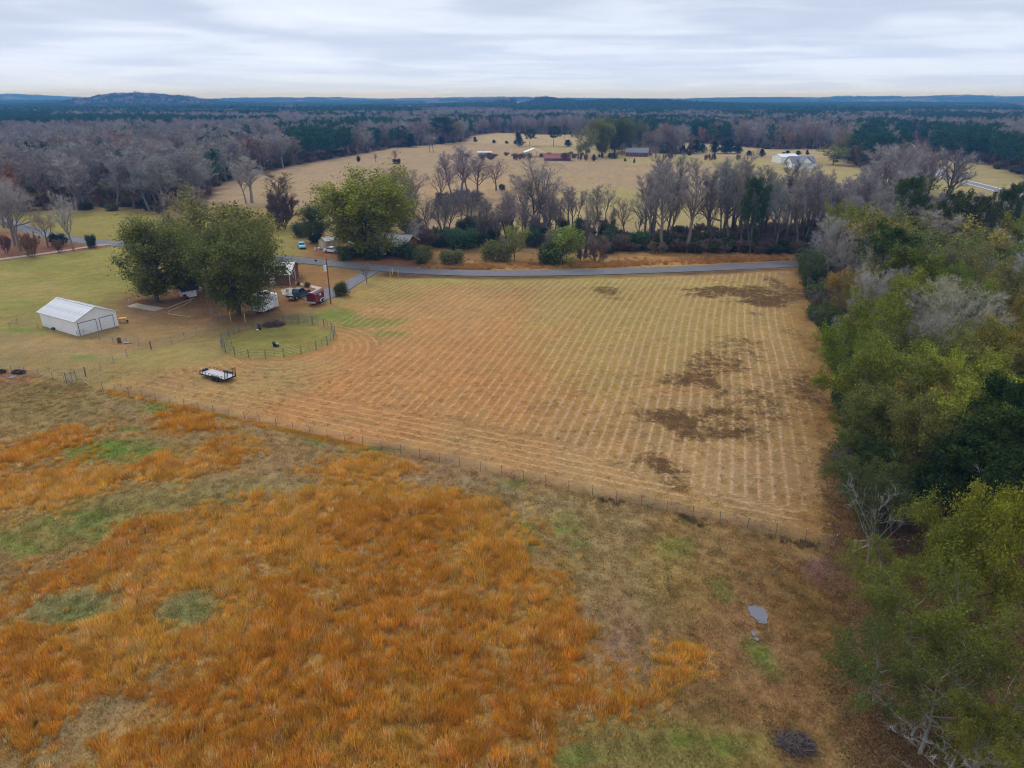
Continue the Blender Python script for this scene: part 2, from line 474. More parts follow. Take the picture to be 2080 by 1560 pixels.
def row_coord(x, y):
    """distance across the raked hay rows, and where rows show"""
    nf = 0.3916 * x + 0.920 * y - 60.2
    dt = -(x - 31.8) * 0.954 + (y - 53) * 0.30 + 0.9 * np.sin(y / 26.0) + 0.3 * np.sin(y / 13.0 + 1)
    K = 6.0
    corner = (dt < K) & (nf < K)
    uc = K - np.hypot(K - dt, K - nf)
    u = np.where(nf < 10.5 - 5.0 * sstep(4, 17, x), nf, dt)
    u = np.where(corner, uc, u)
    dp = np.hypot(x - PEN_C[0], y - PEN_C[1])
    dtr = np.hypot(x - PEN_C[0] - 3, y - PEN_C[1] + 6)
    u = np.where((dtr < 15.5) & (x < -22), dtr, u)
    m = sstep(0.5, 2.5, sdf(x, y, FIELD)) * sstep(PEN_R + 0.5, PEN_R + 2, dp) * (0.45 + 0.55 * sstep(-34, -16, x)) * sstep(-62, -46, x)
    m = m * sstep(2.0, 9.0, linedist(x, y, EDGE_L) + 3 * (fbm(x, y, 5, 77) - 0.5))
    return u, m


# ------------------------------------------------------------------ mesh helpers
def mesh_np(name, V, faces, mats, mat_index=None, attrs=None, smooth=False):
    """V (n,3), faces: (m,3) or (m,4) array, or a list of such arrays"""
    me = bpy.data.meshes.new(name)
    if not isinstance(faces, (list, tuple)):
        faces = [faces]
    faces = [np.asarray(f, np.int32) for f in faces if len(f)]
    me.vertices.add(len(V))
    me.vertices.foreach_set('co', np.asarray(V, np.float32).ravel())
    nl = sum(f.size for f in faces)
    npoly = sum(len(f) for f in faces)
    if npoly:
        me.loops.add(nl)
        me.loops.foreach_set('vertex_index', np.concatenate([f.ravel() for f in faces]))
        me.polygons.add(npoly)
        st, k = [], 0
        for f in faces:
            st.append(k + np.arange(len(f)) * f.shape[1])
            k += f.size
        me.polygons.foreach_set('loop_start', np.concatenate(st).astype(np.int32))
        if mat_index is not None:
            me.polygons.foreach_set('material_index', np.asarray(mat_index, np.int32))
        if smooth:
            me.polygons.foreach_set('use_smooth', np.ones(npoly, bool))
    for m in mats:
        me.materials.append(m)
    for k, (typ, a) in (attrs or {}).items():
        at = me.attributes.new(k, typ, 'POINT')
        key = {'FLOAT': 'value', 'INT': 'value', 'FLOAT_COLOR': 'color', 'FLOAT_VECTOR': 'vector'}[typ]
        a = np.asarray(a, np.int32 if typ == 'INT' else np.float32)
        at.data.foreach_set(key, a.ravel())
    me.update()
    me.validate(verbose=False)
    return me


def tag(o, label=None, cat=None, group=None, kind=None):
    if label:
        o['label'] = label
    if cat:
        o['category'] = cat
    if group:
        o['group'] = group
    if kind:
        o['kind'] = kind
    return o


def obj(name, me, parent=None, loc=(0, 0, 0), rz=0.0):
    o = bpy.data.objects.new(name, me)
    COL.objects.link(o)
    o.location = loc
    o.rotation_euler = (0, 0, rz)
    if parent is not None:
        o.parent = parent
    return o


def thing(name, label, cat, loc=(0, 0, 0), rz=0.0, group=None):
    o = obj(name, None, None, loc, rz)
    o.empty_display_size = 0.3
    return tag(o, label, cat, group)


def copy_tree(o, parent=None):
    c = o.copy()
    COL.objects.link(c)
    c.parent = parent
    for ch in list(o.children):
        copy_tree(ch, c)
    return c


class MB:
    """collects simple solids; build() links them as one mesh object"""

    def __init__(self):
        self.v, self.f, self.mi = [], [], []
        self.cur = 0

    def add(self, vs, fs):
        k = len(self.v)
        self.v += [tuple(p) for p in vs]
        for f in fs:
            self.f.append([i + k for i in f])
            self.mi.append(self.cur)

    def box(self, c, s, rz=0.0, rx=0.0, ry=0.0):
        hx, hy, hz = s[0] / 2, s[1] / 2, s[2] / 2
        vs = []
        cz, sz, cx_, sx_, cy_, sy_ = math.cos(rz), math.sin(rz), math.cos(rx), math.sin(rx), math.cos(ry), math.sin(ry)
        for dx, dy, dz in ((-1, -1, -1), (1, -1, -1), (1, 1, -1), (-1, 1, -1), (-1, -1, 1), (1, -1, 1), (1, 1, 1), (-1, 1, 1)):
            x, y, z = dx * hx, dy * hy, dz * hz
            y, z = y * cx_ - z * sx_, y * sx_ + z * cx_
            x, z = x * cy_ + z * sy_, -x * sy_ + z * cy_
            x, y = x * cz - y * sz, x * sz + y * cz
            vs.append((x + c[0], y + c[1], z + c[2]))
        self.add(vs, [(0, 3, 2, 1), (4, 5, 6, 7), (0, 1, 5, 4), (1, 2, 6, 5), (2, 3, 7, 6), (3, 0, 4, 7)])
        return self

    def tube(self, a, b, r0, r1=None, n=8):
        r1 = r0 if r1 is None else r1
        a, b = np.array(a, float), np.array(b, float)
        d = b - a
        d = d / (np.linalg.norm(d) + 1e-9)
        u = np.cross(d, (0, 0, 1) if abs(d[2]) < 0.9 else (1, 0, 0))
        u /= np.linalg.norm(u)
        w = np.cross(d, u)
        vs = []
        for p, r in ((a, r0), (b, r1)):
            for i in range(n):
                t = 2 * PI * i / n
                vs.append(p + r * (math.cos(t) * u + math.sin(t) * w))
        fs = [(i, (i + 1) % n, n + (i + 1) % n, n + i) for i in range(n)]
        fs += [tuple(range(n - 1, -1, -1)), tuple(range(n, 2 * n))]
        self.add(vs, fs)
        return self

    def path(self, pts, r, n=6):
        for a, b in zip(pts[:-1], pts[1:]):
            self.tube(a, b, r, r, n)
        return self

    def prism(self, prof, y0, y1, inset=0.0, z_inset_from=None):
        """profile of (x, z) swept along y; points above z_inset_from are drawn in by inset at both sides"""
        n = len(prof)
        vs = []
        for y, s in ((y0, 1), (y1, -1)):
            for x, z in prof:
                i = inset if (z_inset_from is not None and z > z_inset_from) else 0
                vs.append((x, y + s * i, z))
        fs = [(i, n + i, n + (i + 1) % n, (i + 1) % n) for i in range(n)]
        fs += [tuple(range(n)), tuple(range(2 * n - 1, n - 1, -1))]
        self.add(vs, fs)
        return self

    def poly(self, pts, z0, z1):
        n = len(pts)
        vs = [(x, y, z0) for x, y in pts] + [(x, y, z1) for x, y in pts]
        fs = [(i, (i + 1) % n, n + (i + 1) % n, n + i) for i in range(n)] + [tuple(range(n - 1, -1, -1)), tuple(range(n, 2 * n))]
        self.add(vs, fs)
        return self

    def mesh(self, name, mats, smooth=False):
        me = bpy.data.meshes.new(name)
        me.from_pydata(self.v, [], self.f)
        if not isinstance(mats, (list, tuple)):
            mats = [mats]
        for m in mats:
            me.materials.append(m)
        if len(mats) > 1:
            me.polygons.foreach_set('material_index', self.mi)
        if smooth:
            me.polygons.foreach_set('use_smooth', [True] * len(me.polygons))
        me.update()
        return me

    def build(self, name, mats, parent=None, loc=(0, 0, 0), rz=0.0, smooth=False, bevel=0.0):
        o = obj(name, self.mesh(name, mats, smooth), parent, loc, rz)
        if bevel:
            b = o.modifiers.new("bevel", 'BEVEL')
            b.width = bevel
            b.segments = 2
            b.limit_method = 'ANGLE'
        return o


# ------------------------------------------------------------------ materials
MATS = {}


def mat(name, color=None, rough=0.7, metal=0.0, var=0.15, scale=4.0, bump=0.0, spec=0.5, dirt=None, dirt_scale=1.5, dirt_amt=0.5, emis=None, transl=0.0, coat=0.0):
    if name in MATS:
        return MATS[name]
    m = bpy.data.materials.new(name)
    m.use_nodes = True
    t = m.node_tree
    b = t.nodes['Principled BSDF']
    b.inputs['Roughness'].default_value = rough
    b.inputs['Metallic'].default_value = metal
    b.inputs['Specular IOR Level'].default_value = spec
    if coat:
        b.inputs['Coat Weight'].default_value = coat
    tc_ = nd(t, 'ShaderNodeTexCoord')
    n1 = noise(t, tc_.outputs['Object'], scale, 4, 0.6)
    f = mth(t, 'MULTIPLY_ADD', mth(t, 'SUBTRACT', n1, 0.5), 2 * var, 1.0)
    c = mixc(t, 1.0, color, f, 'MULTIPLY')
    if dirt:
        n2 = noise(t, tc_.outputs['Object'], dirt_scale, 5, 0.65)
        c = mixc(t, mth(t, 'MULTIPLY', ramp(t, n2, [(0.45, (0, 0, 0)), (0.68, (1, 1, 1))]), dirt_amt), c, dirt)
    t.links.new(c, b.inputs['Base Color'])
    if bump:
        bn = nd(t, 'ShaderNodeBump')
        bn.inputs['Strength'].default_value = bump
        bn.inputs['Distance'].default_value = 0.05
        t.links.new(n1, bn.inputs['Height'])
        t.links.new(bn.outputs[0], b.inputs['Normal'])
    if emis:
        b.inputs['Emission Color'].default_value = (*emis[:3], 1)
        b.inputs['Emission Strength'].default_value = emis[3]
    MATS[name] = m
    return m


def plant_mat(name, color=(1, 1, 1), instanced=False, transl=0.0, vary=0.35, rough=0.75):
    """colour = material colour x the plant's own tint x leaf to leaf variation"""
    m = bpy.data.materials.new(name)
    m.use_nodes = True
    t = m.node_tree
    b = t.nodes['Principled BSDF']
    b.inputs['Roughness'].default_value = rough
    b.inputs['Specular IOR Level'].default_value = 0.04
    if instanced:
        a = nd(t, 'ShaderNodeAttribute', attribute_type='INSTANCER', attribute_name='tint')
        tint = a.outputs['Color']
    else:
        a = nd(t, 'ShaderNodeObjectInfo')
        tint = a.outputs['Color']
    v = nd(t, 'ShaderNodeAttribute', attribute_type='GEOMETRY', attribute_name='v')
    f = mth(t, 'MULTIPLY_ADD', v.outputs['Fac'], 2 * vary, 1.0 - vary)
    c = mixc(t, 1.0, color, tint, 'MULTIPLY')
    c = mixc(t, 1.0, c, f, 'MULTIPLY')
    t.links.new(c, b.inputs['Base Color'])
    if transl:
        tr = nd(t, 'ShaderNodeBsdfTranslucent')
        t.links.new(c, tr.inputs['Color'])
        mx = nd(t, 'ShaderNodeMixShader')
        mx.inputs[0].default_value = transl
        out = t.nodes['Material Output']
        t.links.new(b.outputs[0], mx.inputs[1])
        t.links.new(tr.outputs[0], mx.inputs[2])
        t.links.new(mx.outputs[0], out.inputs[0])
    return m


# ------------------------------------------------------------------ ground
def ground_material():
    m = bpy.data.materials.new("farm_ground")
    m.use_nodes = True
    t = m.node_tree
    b = t.nodes['Principled BSDF']
    b.inputs['Roughness'].default_value = 0.95
    b.inputs['Specular IOR Level'].default_value = 0.05
    geo = nd(t, 'ShaderNodeNewGeometry')
    P = geo.outputs['Position']
    a = nd(t, 'ShaderNodeAttribute', attribute_name='soil')
    c = a.outputs['Color']
    n1 = noise(t, P, 3.2, 5, 0.7)
    n2 = noise(t, P, 0.55, 5, 0.65)
    n3 = noise(t, P, 9.0, 3, 0.7)
    ra = nd(t, 'ShaderNodeAttribute', attribute_name='rowu')
    rm = nd(t, 'ShaderNodeAttribute', attribute_name='rowm')
    wob = mth(t, 'MULTIPLY', mth(t, 'SUBTRACT', n2, 0.5), 0.3)
    wob2 = mth(t, 'MULTIPLY', mth(t, 'SUBTRACT', n1, 0.5), 0.25)
    u = mth(t, 'ADD', mth(t, 'ADD', ra.outputs['Fac'], wob), wob2)
    fr = mth(t, 'FRACT', mth(t, 'DIVIDE', u, 1.38))
    tri = mth(t, 'ABSOLUTE', mth(t, 'SUBTRACT', fr, 0.5))        # 0 in the middle of a row
    row = mth(t, 'MULTIPLY_ADD', tri, -8.0, 1.45, clamp=True)
    gap = mth(t, 'MULTIPLY_ADD', n1, 2.0, -0.2, clamp=True)
    row = mth(t, 'MULTIPLY', mth(t, 'MULTIPLY', row, gap), rm.outputs['Fac'])
    sa = nd(t, 'ShaderNodeAttribute', attribute_name='stain')
    mp = nd(t, 'ShaderNodeMapping')
    mp.inputs['Scale'].default_value = (1.05, 0.85, 1.0)
    mp.inputs['Rotation'].default_value = (0, 0, 0.2)
    t.links.new(P, mp.inputs['Vector'])
    n5 = noise(t, mp.outputs[0], 0.75, 6, 0.72, 0.4)
    st = mth(t, 'ADD', mth(t, 'MULTIPLY', sa.outputs['Fac'], 1.15), mth(t, 'MULTIPLY_ADD', n5, 2.9, -1.66))
    n6 = noise(t, P, 2.6, 4, 0.7)
    st = mth(t, 'ADD', st, mth(t, 'MULTIPLY_ADD', n6, 1.6, -0.95))
    st = mth(t, 'MULTIPLY', mth(t, 'MULTIPLY', st, 1.55, clamp=True), mth(t, 'MULTIPLY', sa.outputs['Fac'], 2.0, clamp=True), clamp=True)
    row = mth(t, 'MULTIPLY', row, mth(t, 'MULTIPLY_ADD', st, -0.75, 1.0, clamp=True))
    straw = mixc(t, 0.72, c, (0.66, 0.43, 0.235))
    c = mixc(t, mth(t, 'MULTIPLY', row, 0.95), c, straw)
    low = mth(t, 'MULTIPLY', mth(t, 'MULTIPLY_ADD', tri, 5.0, -1.5, clamp=True), rm.outputs['Fac'])
    c = mixc(t, mth(t, 'MULTIPLY', low, 0.30), c, (0.24, 0.17, 0.045))
    c = mixc(t, mth(t, 'MULTIPLY', st, 0.9), c, mixc(t, n1, (0.125, 0.056, 0.018), (0.045, 0.028, 0.015)))
    f = mth(t, 'ADD', mth(t, 'MULTIPLY', n1, 1.3), mth(t, 'ADD', mth(t, 'MULTIPLY', n3, 1.2), mth(t, 'MULTIPLY', n2, 0.8)))
    f = mth(t, 'ADD', f, -0.65)
    n7 = noise(t, P, 0.33, 5, 0.7)
    c = mixc(t, mth(t, 'MULTIPLY_ADD', n7, 3.2, -1.75, clamp=True), c, mixc(t, 0.55, c, (0.20, 0.185, 0.05)))
    c = mixc(t, 1.0, c, f, 'MULTIPLY')
    # flecks of dry straw and of green
    n4 = noise(t, P, 5.5, 2, 0.5)
    c = mixc(t, mth(t, 'MULTIPLY_ADD', n4, 5.0, -2.95, clamp=True), c, mixc(t, 0.6, c, (0.52, 0.36, 0.17)))
    t.links.new(c, b.inputs['Base Color'])
    bn = nd(t, 'ShaderNodeBump')
    bn.inputs['Strength'].default_value = 0.5
    bn.inputs['Distance'].default_value = 0.12
    h = mth(t, 'ADD', mth(t, 'MULTIPLY', n1, 0.6), mth(t, 'ADD', mth(t, 'MULTIPLY', n3, 0.35), mth(t, 'MULTIPLY', row, 0.8)))
    t.links.new(h, bn.inputs['Height'])
    t.links.new(bn.outputs[0], b.inputs['Normal'])
    return m


def axis(lo, hi, step, far_lo, far_hi, g):
    a = list(np.arange(lo, hi + 0.01, step))
    s, x = step, a[-1]
    while x < far_hi:
        s *= 1 + g
        x += s
        a.append(x)
    s, x, b = step, a[0], []
    while x > far_lo:
        s *= 1 + g
        x -= s
        b.append(x)
    return np.array(b[::-1] + a)


xs = axis(-108, 90, 0.75, -9000, 9000, 0.045)
ys = axis(24, 210, 0.75, -400, 9600, 0.024)
GX, GY = np.meshgrid(xs, ys)
gx, gy = GX.ravel(), GY.ravel()
gz = terrain(gx, gy)
near = (gy < 200) & (np.abs(gx) < 120)
gz = gz + np.where(near, (fbm(gx, gy, 1.5, 40, 3) - 0.5) * 0.10 - 0.03, 0)
nx_, ny_ = len(xs), len(ys)
ii = (np.arange(ny_ - 1)[:, None] * nx_ + np.arange(nx_ - 1)[None, :]).ravel()
faces = np.stack([ii, ii + 1, ii + 1 + nx_, ii + nx_], 1)
gcol = ground_color(gx, gy)
gu, gm = row_coord(gx, gy)
me = mesh_np("ground", np.stack([gx, gy, gz], 1), faces, [ground_material()],
             attrs={'soil': ('FLOAT_COLOR', np.c_[gcol, np.ones(len(gcol))]), 'rowu': ('FLOAT', gu), 'rowm': ('FLOAT', gm), 'stain': ('FLOAT', stain_at(gx, gy))}, smooth=True)
ground = tag(obj("ground", me), "farm land of mown hay field, tawny pasture and leaf strewn wood floor", "ground", kind='structure')


# ------------------------------------------------------------------ roads
def strip_mesh(name, P, w, z, m, sub=3, jag=0.0):
    P = np.array(P, float)
    # smooth the line
    for _ in range(sub):
        Q = [P[0]]
        for a, b in zip(P[:-1], P[1:]):
            Q += [a * 0.75 + b * 0.25, a * 0.25 + b * 0.75]
        Q.append(P[-1])
        P = np.array(Q)
    T = np.gradient(P, axis=0)
    T /= np.linalg.norm(T, axis=1)[:, None] + 1e-9
    N = np.stack([-T[:, 1], T[:, 0]], 1)
    rr = np.random.RandomState(5)
    j1, j2 = rr.uniform(-jag, jag, (2, len(P)))
    L, R = P + N * (w / 2 + j1)[:, None] if jag else P + N * w / 2, P - N * (w / 2 + j2)[:, None] if jag else P - N * w / 2
    ML = (L * 2 + R) / 3
    MR = (L + R * 2) / 3
    n = len(P)
    zt = terrain(P[:, 0], P[:, 1])
    z = z + zt
    V = np.r_[np.c_[L, z - 0.10], np.c_[ML, z + 0.02], np.c_[MR, z + 0.02], np.c_[R, z - 0.10]]
    i = np.arange(n - 1)
    fs = np.concatenate([np.stack([i + k * n, i + (k + 1) * n, i + 1 + (k + 1) * n, i + 1 + k * n], 1) for k in range(3)])
    return mesh_np(name, V, fs, [m], smooth=True)


M_ASPH = mat('asphalt', (0.155, 0.155, 0.165), 0.85, var=0.25, scale=0.6, bump=0.15, dirt=(0.21, 0.20, 0.20), dirt_scale=0.25)
M_ASPH2 = mat('worn_asphalt', (0.17, 0.17, 0.185), 0.8, var=0.25, scale=0.8, dirt=(0.3, 0.27, 0.24), dirt_scale=0.4)
M_CONC = mat('concrete', (0.47, 0.42, 0.34), 0.9, var=0.2, scale=2.0, dirt=(0.27, 0.2, 0.13), dirt_scale=0.8)
M_WHITE = mat('white_paint', (0.86, 0.87, 0.88), 0.5, var=0.03, scale=1.0, dirt=(0.68, 0.67, 0.65), dirt_scale=0.5, dirt_amt=0.35)
tag(obj("road", strip_mesh("road", ROAD, 5.6, 0.16, M_ASPH)), "grey two lane country road crossing behind the hay field", "road", kind='structure')
tag(obj("highway", strip_mesh("highway", FARROAD, 8.0, 0.22, mat('pale_asphalt', (0.22, 0.21, 0.22), 0.85, var=0.15, scale=0.3))), "pale highway running off through the woods", "road", kind='structure')
ln = MB()
for k in (-3.2, 3.2):
    P_ = np.array(FARROAD)
    T_ = np.gradient(P_, axis=0)
    T_ /= np.linalg.norm(T_, axis=1)[:, None]
    Q_ = P_ + np.stack([-T_[:, 1], T_[:, 0]], 1) * k
    hwl = obj("lane_line", strip_mesh("lane_line", Q_, 0.28, 0.265, M_WHITE), bpy.data.objects["highway"])
TRACK = gp([(-200, 548), (0, 527), (60, 519), (120, 511), (170, 503), (213, 496), (240, 493)])
T1, T2 = np.array(TRACK) + (0.0, 0.85), np.array(TRACK) - (0.0, 0.85)
M_SAND = mat('pale_sand_track', (0.52, 0.40, 0.33), 0.95, var=0.2, scale=1.0)
trk = tag(obj("track", strip_mesh("track", T1, 0.75, 0.11, M_SAND, jag=0.12)), "pale two rut farm track curving past the bare trees", "track", kind='structure')
obj("rut", strip_mesh("rut", T2, 0.75, 0.11, M_SAND, jag=0.12), trk)
obj("rut", strip_mesh("rut", np.array(gp([(150, 507), (190, 499), (230, 497), (300, 502)])), 1.0, 0.11, M_SAND, jag=0.12), trk)
dv = MB()
dv.poly(gp([(737, 551), (770, 552), (738, 571), (716, 585), (700, 596), (672, 607), (648, 613), (622, 611), (606, 604), (600, 597), (640, 592), (672, 585), (694, 577), (716, 564)][::-1]), -0.05, 0.10)
tag(dv.build("driveway", M_ASPH2), "grey asphalt driveway leading from the road to the parked pickup", "driveway", kind='structure')
dv = MB()
dv.poly(gp([(600, 573), (654, 585), (648, 589), (600, 577)][::-1]), -0.05, 0.13)
tag(dv.build("garden_path", mat('cream_concrete', (0.62, 0.50, 0.36), 0.9, var=0.1)), "cream concrete garden path beside the driveway", "path", kind='structure')
dv = MB()
dv.poly(gp([(570, 590), (590, 585), (628, 592), (606, 597), (590, 603), (574, 600)][::-1]), -0.05, 0.12)
tag(dv.build("patio", M_CONC), "pale concrete apron under the porch behind the pickup", "patio", kind='structure')
pad = MB()
pp = [np.array(p) for p in gp([(256, 623), (277, 617), (336, 627), (315, 632)])]
for i in range(4):
    for j in range(2):
        q = lambda a, b: pp[0] * (1 - a) * (1 - b) + pp[3] * a * (1 - b) + pp[1] * (1 - a) * b + pp[2] * a * b
        e = 0.006
        a0, a1, b0, b1 = i / 4 + e, (i + 1) / 4 - e, j / 2 + e, (j + 1) / 2 - e
        pad.poly([q(a0, b0), q(a1, b0), q(a1, b1), q(a0, b1)], -0.05, 0.12 + 0.004 * ((i + j) % 2))
tag(pad.build("concrete_pad", mat('old_slab', (0.50, 0.43, 0.31), 0.9, var=0.2, scale=1.5, dirt=(0.30, 0.23, 0.14), dirt_scale=0.7, dirt_amt=0.7)), "bare tan concrete slab lying in the yard beside the white garage", "slab", kind='thing')
tag(obj("footpath", strip_mesh("footpath", gp([(335, 629), (360, 618), (394, 606)]), 0.6, 0.12, mat('worn_path', (0.36, 0.25, 0.15), 0.95))), "narrow worn footpath from the slab to the little shed", "path", kind='structure')


def puddle(name, px, py, rx, ry, label, seed):
    c = G(px, py)
    ax = rx * mpp(px, py)
    ay = abs(G(px, py - ry)[1] - G(px, py + ry)[1]) / 2
    rr = np.random.RandomState(seed)
    pts = []
    ph = rr.rand(5) * 6
    for i in range(40):
        t = 2 * PI * i / 40
        r = 1 + 0.05 * math.sin(2 * t + ph[0]) + 0.1 * math.sin(3 * t + ph[1]) + 0.07 * math.sin(7 * t + ph[2]) + 0.04 * math.sin(13 * t + ph[3])
        pts.append((c[0] + ax * r * math.cos(t), c[1] + ay * r * math.sin(t)))
    b = MB().poly(pts, -0.1, 0.055)
    o = b.build(name, mat('muddy_water', (0.16, 0.15, 0.16), 0.06, var=0.05, spec=1.0))
    return tag(o, label, "puddle")


puddle("puddle", 1541, 1248, 17, 19, "large grey puddle in the brown grass nearest the wood", 2)
puddle("puddle", 1531, 1288, 4, 7, "small broken puddle just below the large grey puddle", 5)
puddle("puddle", 1537, 1298, 4, 5, "smallest puddle, a wet patch below the two others", 9)
puddle("puddle", 24, 766, 8, 3, "small pale puddle on red soil beside the black tyres", 4)

# ------------------------------------------------------------------ tree forms
def unit(v):
    return v / (np.linalg.norm(v) + 1e-9)


def rotated(rng, d, ang, az):
    u = np.cross(d, (0.0, 0.0, 1.0))
    if np.linalg.norm(u) < 1e-3:
        u = np.array((1.0, 0, 0))
    u = unit(u)
    w = np.cross(d, u)
    return unit(d * math.cos(ang) + math.sin(ang) * (math.cos(az) * u + math.sin(az) * w))


def skeleton(seed, prm):
    """limbs as (p0, p1, r0, r1, level) rows"""
    rng = np.random.RandomState(seed)
    segs = []

    def grow(p, d, L, r, lev):
        n = prm['seg'][lev]
        az = rng.uniform(0, 6.28)
        nch = prm['n'][lev] if lev < len(prm['n']) else 0
        start = prm['start'][lev] if nch else 1
        at = sorted(start + (1 - start) * (k + rng.rand()) / nch for k in range(nch)) if nch else []
        k = 0
        for i in range(n):
            d = unit(d + rng.normal(0, prm['wob'][lev], 3) + np.array((0, 0, prm['up'][lev])))
            q = p + d * L / n
            ra = r * (1 - prm['taper'] * i / n)
            rb = r * (1 - prm['taper'] * (i + 1) / n)
            segs.append((*p, *q, ra, rb, lev))
            while k < len(at) and at[k] <= (i + 1) / n + 1e-6:
                t = at[k]
                az += 2.4 + rng.uniform(-.5, .5)
                f = t * n - i
                pc = p + (q - p) * f
                ang = math.radians(rng.uniform(*prm['ang'][lev]))
                sh = prm['shape'](t) if lev == 0 else (1.15 - 0.6 * t)
                Lc = L * prm['ratio'][lev] * sh * rng.uniform(0.75, 1.2) if lev else prm['H'] * prm['ratio'][0] * sh * rng.uniform(0.8, 1.15)
                grow(pc, rotated(rng, d, ang, az), Lc, max(0.012, min(ra * 0.62, 0.03 * Lc + 0.012)), lev + 1)
                k += 1
            p = q
    for s in range(prm.get('stems', 1)):
        a = rng.uniform(0, 6.28)
        lean = prm.get('lean', 0.06)
        base = np.array((0.25 * math.cos(a), 0.25 * math.sin(a), -0.25)) if prm.get('stems', 1) > 1 else np.array((0, 0, -0.25))
        grow(base, unit(np.array((lean * math.cos(a), lean * math.sin(a), 1.0))), prm['H'] * prm['trunk'], prm['r'], 0)
    return np.array(segs), rng


def frame(D):
    D = D / (np.linalg.norm(D, axis=1)[:, None] + 1e-9)
    R = np.where(np.abs(D[:, 2:3]) < 0.9, np.array([[0, 0, 1.0]]), np.array([[1.0, 0, 0]]))
    U = np.cross(D, R)
    U /= np.linalg.norm(U, axis=1)[:, None] + 1e-9
    return D, U, np.cross(D, U)


def tubes(S, nside):
    P0, P1, r0, r1 = S[:, 0:3], S[:, 3:6], S[:, 6], S[:, 7]
    D, U, W = frame(P1 - P0)
    V = []
    for P, r in ((P0, r0), (P1 + D * r1[:, None] * 0.4, r1)):
        for k in range(nside):
            a = 2 * PI * k / nside
            V.append(P + r[:, None] * (math.cos(a) * U + math.sin(a) * W))
    V = np.stack(V, 1)                                   # n, 2*ns, 3
    n = len(S)
    base = (np.arange(n) * 2 * nside)[:, None]
    F_ = []
    for k in range(nside):
        k2 = (k + 1) % nside
        F_.append(np.concatenate([base + k, base + k2, base + nside + k2, base + nside + k], 1))
    return V.reshape(-1, 3), np.concatenate(F_)


def wood_mesh(S, thick=1.0):
    Vs, Fs, k = [], [], 0
    for levs, ns in (((0,), 8), ((1,), 5), ((2, 3, 4), 3)):
        s = S[np.isin(S[:, 8], levs)].copy()
        if not len(s):
            continue
        s[:, 6:8] *= thick
        v, f = tubes(s, ns)
        Vs.append(v)
        Fs.append(f + k)
        k += len(v)
    return np.concatenate(Vs), np.concatenate(Fs)


def twigs(rng, S, per, L, w, levs, up=0.35, spread=0.8):
    s = S[np.isin(S[:, 8], levs)]
    s = np.repeat(s, per, 0)
    t = rng.rand(len(s), 1)
    P = s[:, 0:3] + (s[:, 3:6] - s[:, 0:3]) * t
    D, U, W = frame(s[:, 3:6] - s[:, 0:3])
    a = rng.uniform(0, 2 * PI, (len(s), 1))
    D2 = D * rng.uniform(0.3, 1.1, (len(s), 1)) + spread * (np.cos(a) * U + np.sin(a) * W)
    D2[:, 2] += up
    D2 /= np.linalg.norm(D2, axis=1)[:, None]
    ln = L * rng.uniform(0.5, 1.3, (len(s), 1))
    X = rng.normal(0, 1, (len(s), 3))
    X -= D2 * np.sum(X * D2, 1)[:, None]
    X /= np.linalg.norm(X, axis=1)[:, None]
    V = np.stack([P - X * w / 2, P + X * w / 2, P + D2 * ln], 1).reshape(-1, 3)
    F_ = np.arange(len(V)).reshape(-1, 3)
    v = np.repeat(rng.rand(len(s)), 3)
    return V, F_, v, P + D2 * ln


def leaves(rng, C, per, size, spread, flat=0.5, elong=1.5, drop=0.0):
    """leafy sprays round the points C: each leaf group one bent quad"""
    C = np.repeat(C, per, 0)
    n = len(C)
    P = C + rng.normal(0, spread, (n, 3)) * np.array((1, 1, 0.75))
    N = rng.normal(0, 1, (n, 3))
    N[:, 2] = np.abs(N[:, 2]) * (1 + flat) + flat
    N /= np.linalg.norm(N, axis=1)[:, None]
    D, U, W = frame(N)
    a = rng.uniform(0, 2 * PI, (n, 1))
    X = np.cos(a) * U + np.sin(a) * W
    Y = np.cross(N, X)
    s = size * rng.uniform(0.55, 1.35, (n, 1))
    V = np.stack([P - X * s * elong / 2, P - Y * s / 2 + N * s * 0.12, P + X * s * elong / 2, P + Y * s / 2 + N * s * 0.12], 1).reshape(-1, 3)
    F_ = np.arange(len(V)).reshape(-1, 4)
    v = np.repeat(rng.rand(n), 4)
    return V, F_, v


M_TWIG = plant_mat('bare_twigs', (1, 1, 1), vary=0.3)
M_BARK = plant_mat('bark', (0.52, 0.50, 0.48), vary=0.15, rough=0.9)
M_BARKL = mat('lichen_grey_bark', (0.27, 0.26, 0.21), 0.9, var=0.25, scale=5.0, dirt=(0.2, 0.2, 0.12), dirt_scale=3)
M_BARKD = mat('dark_bark', (0.11, 0.085, 0.07), 0.95, var=0.3, scale=3.0, bump=0.4)
M_LEAF = plant_mat('leaves', (1, 1, 1), transl=0.25, vary=0.5)
M_NEED = plant_mat('needles', (1, 1, 1), transl=0.08, vary=0.45)
I_TWIG = plant_mat('woodland_twigs', (1, 1, 1), instanced=True, vary=0.3)
I_LEAF = plant_mat('woodland_leaves', (1, 1, 1), instanced=True, transl=0.15, vary=0.45)
M_BROWNLEAF = plant_mat('dead_leaves', (1, 1, 1), vary=0.4)

FORMS = {}


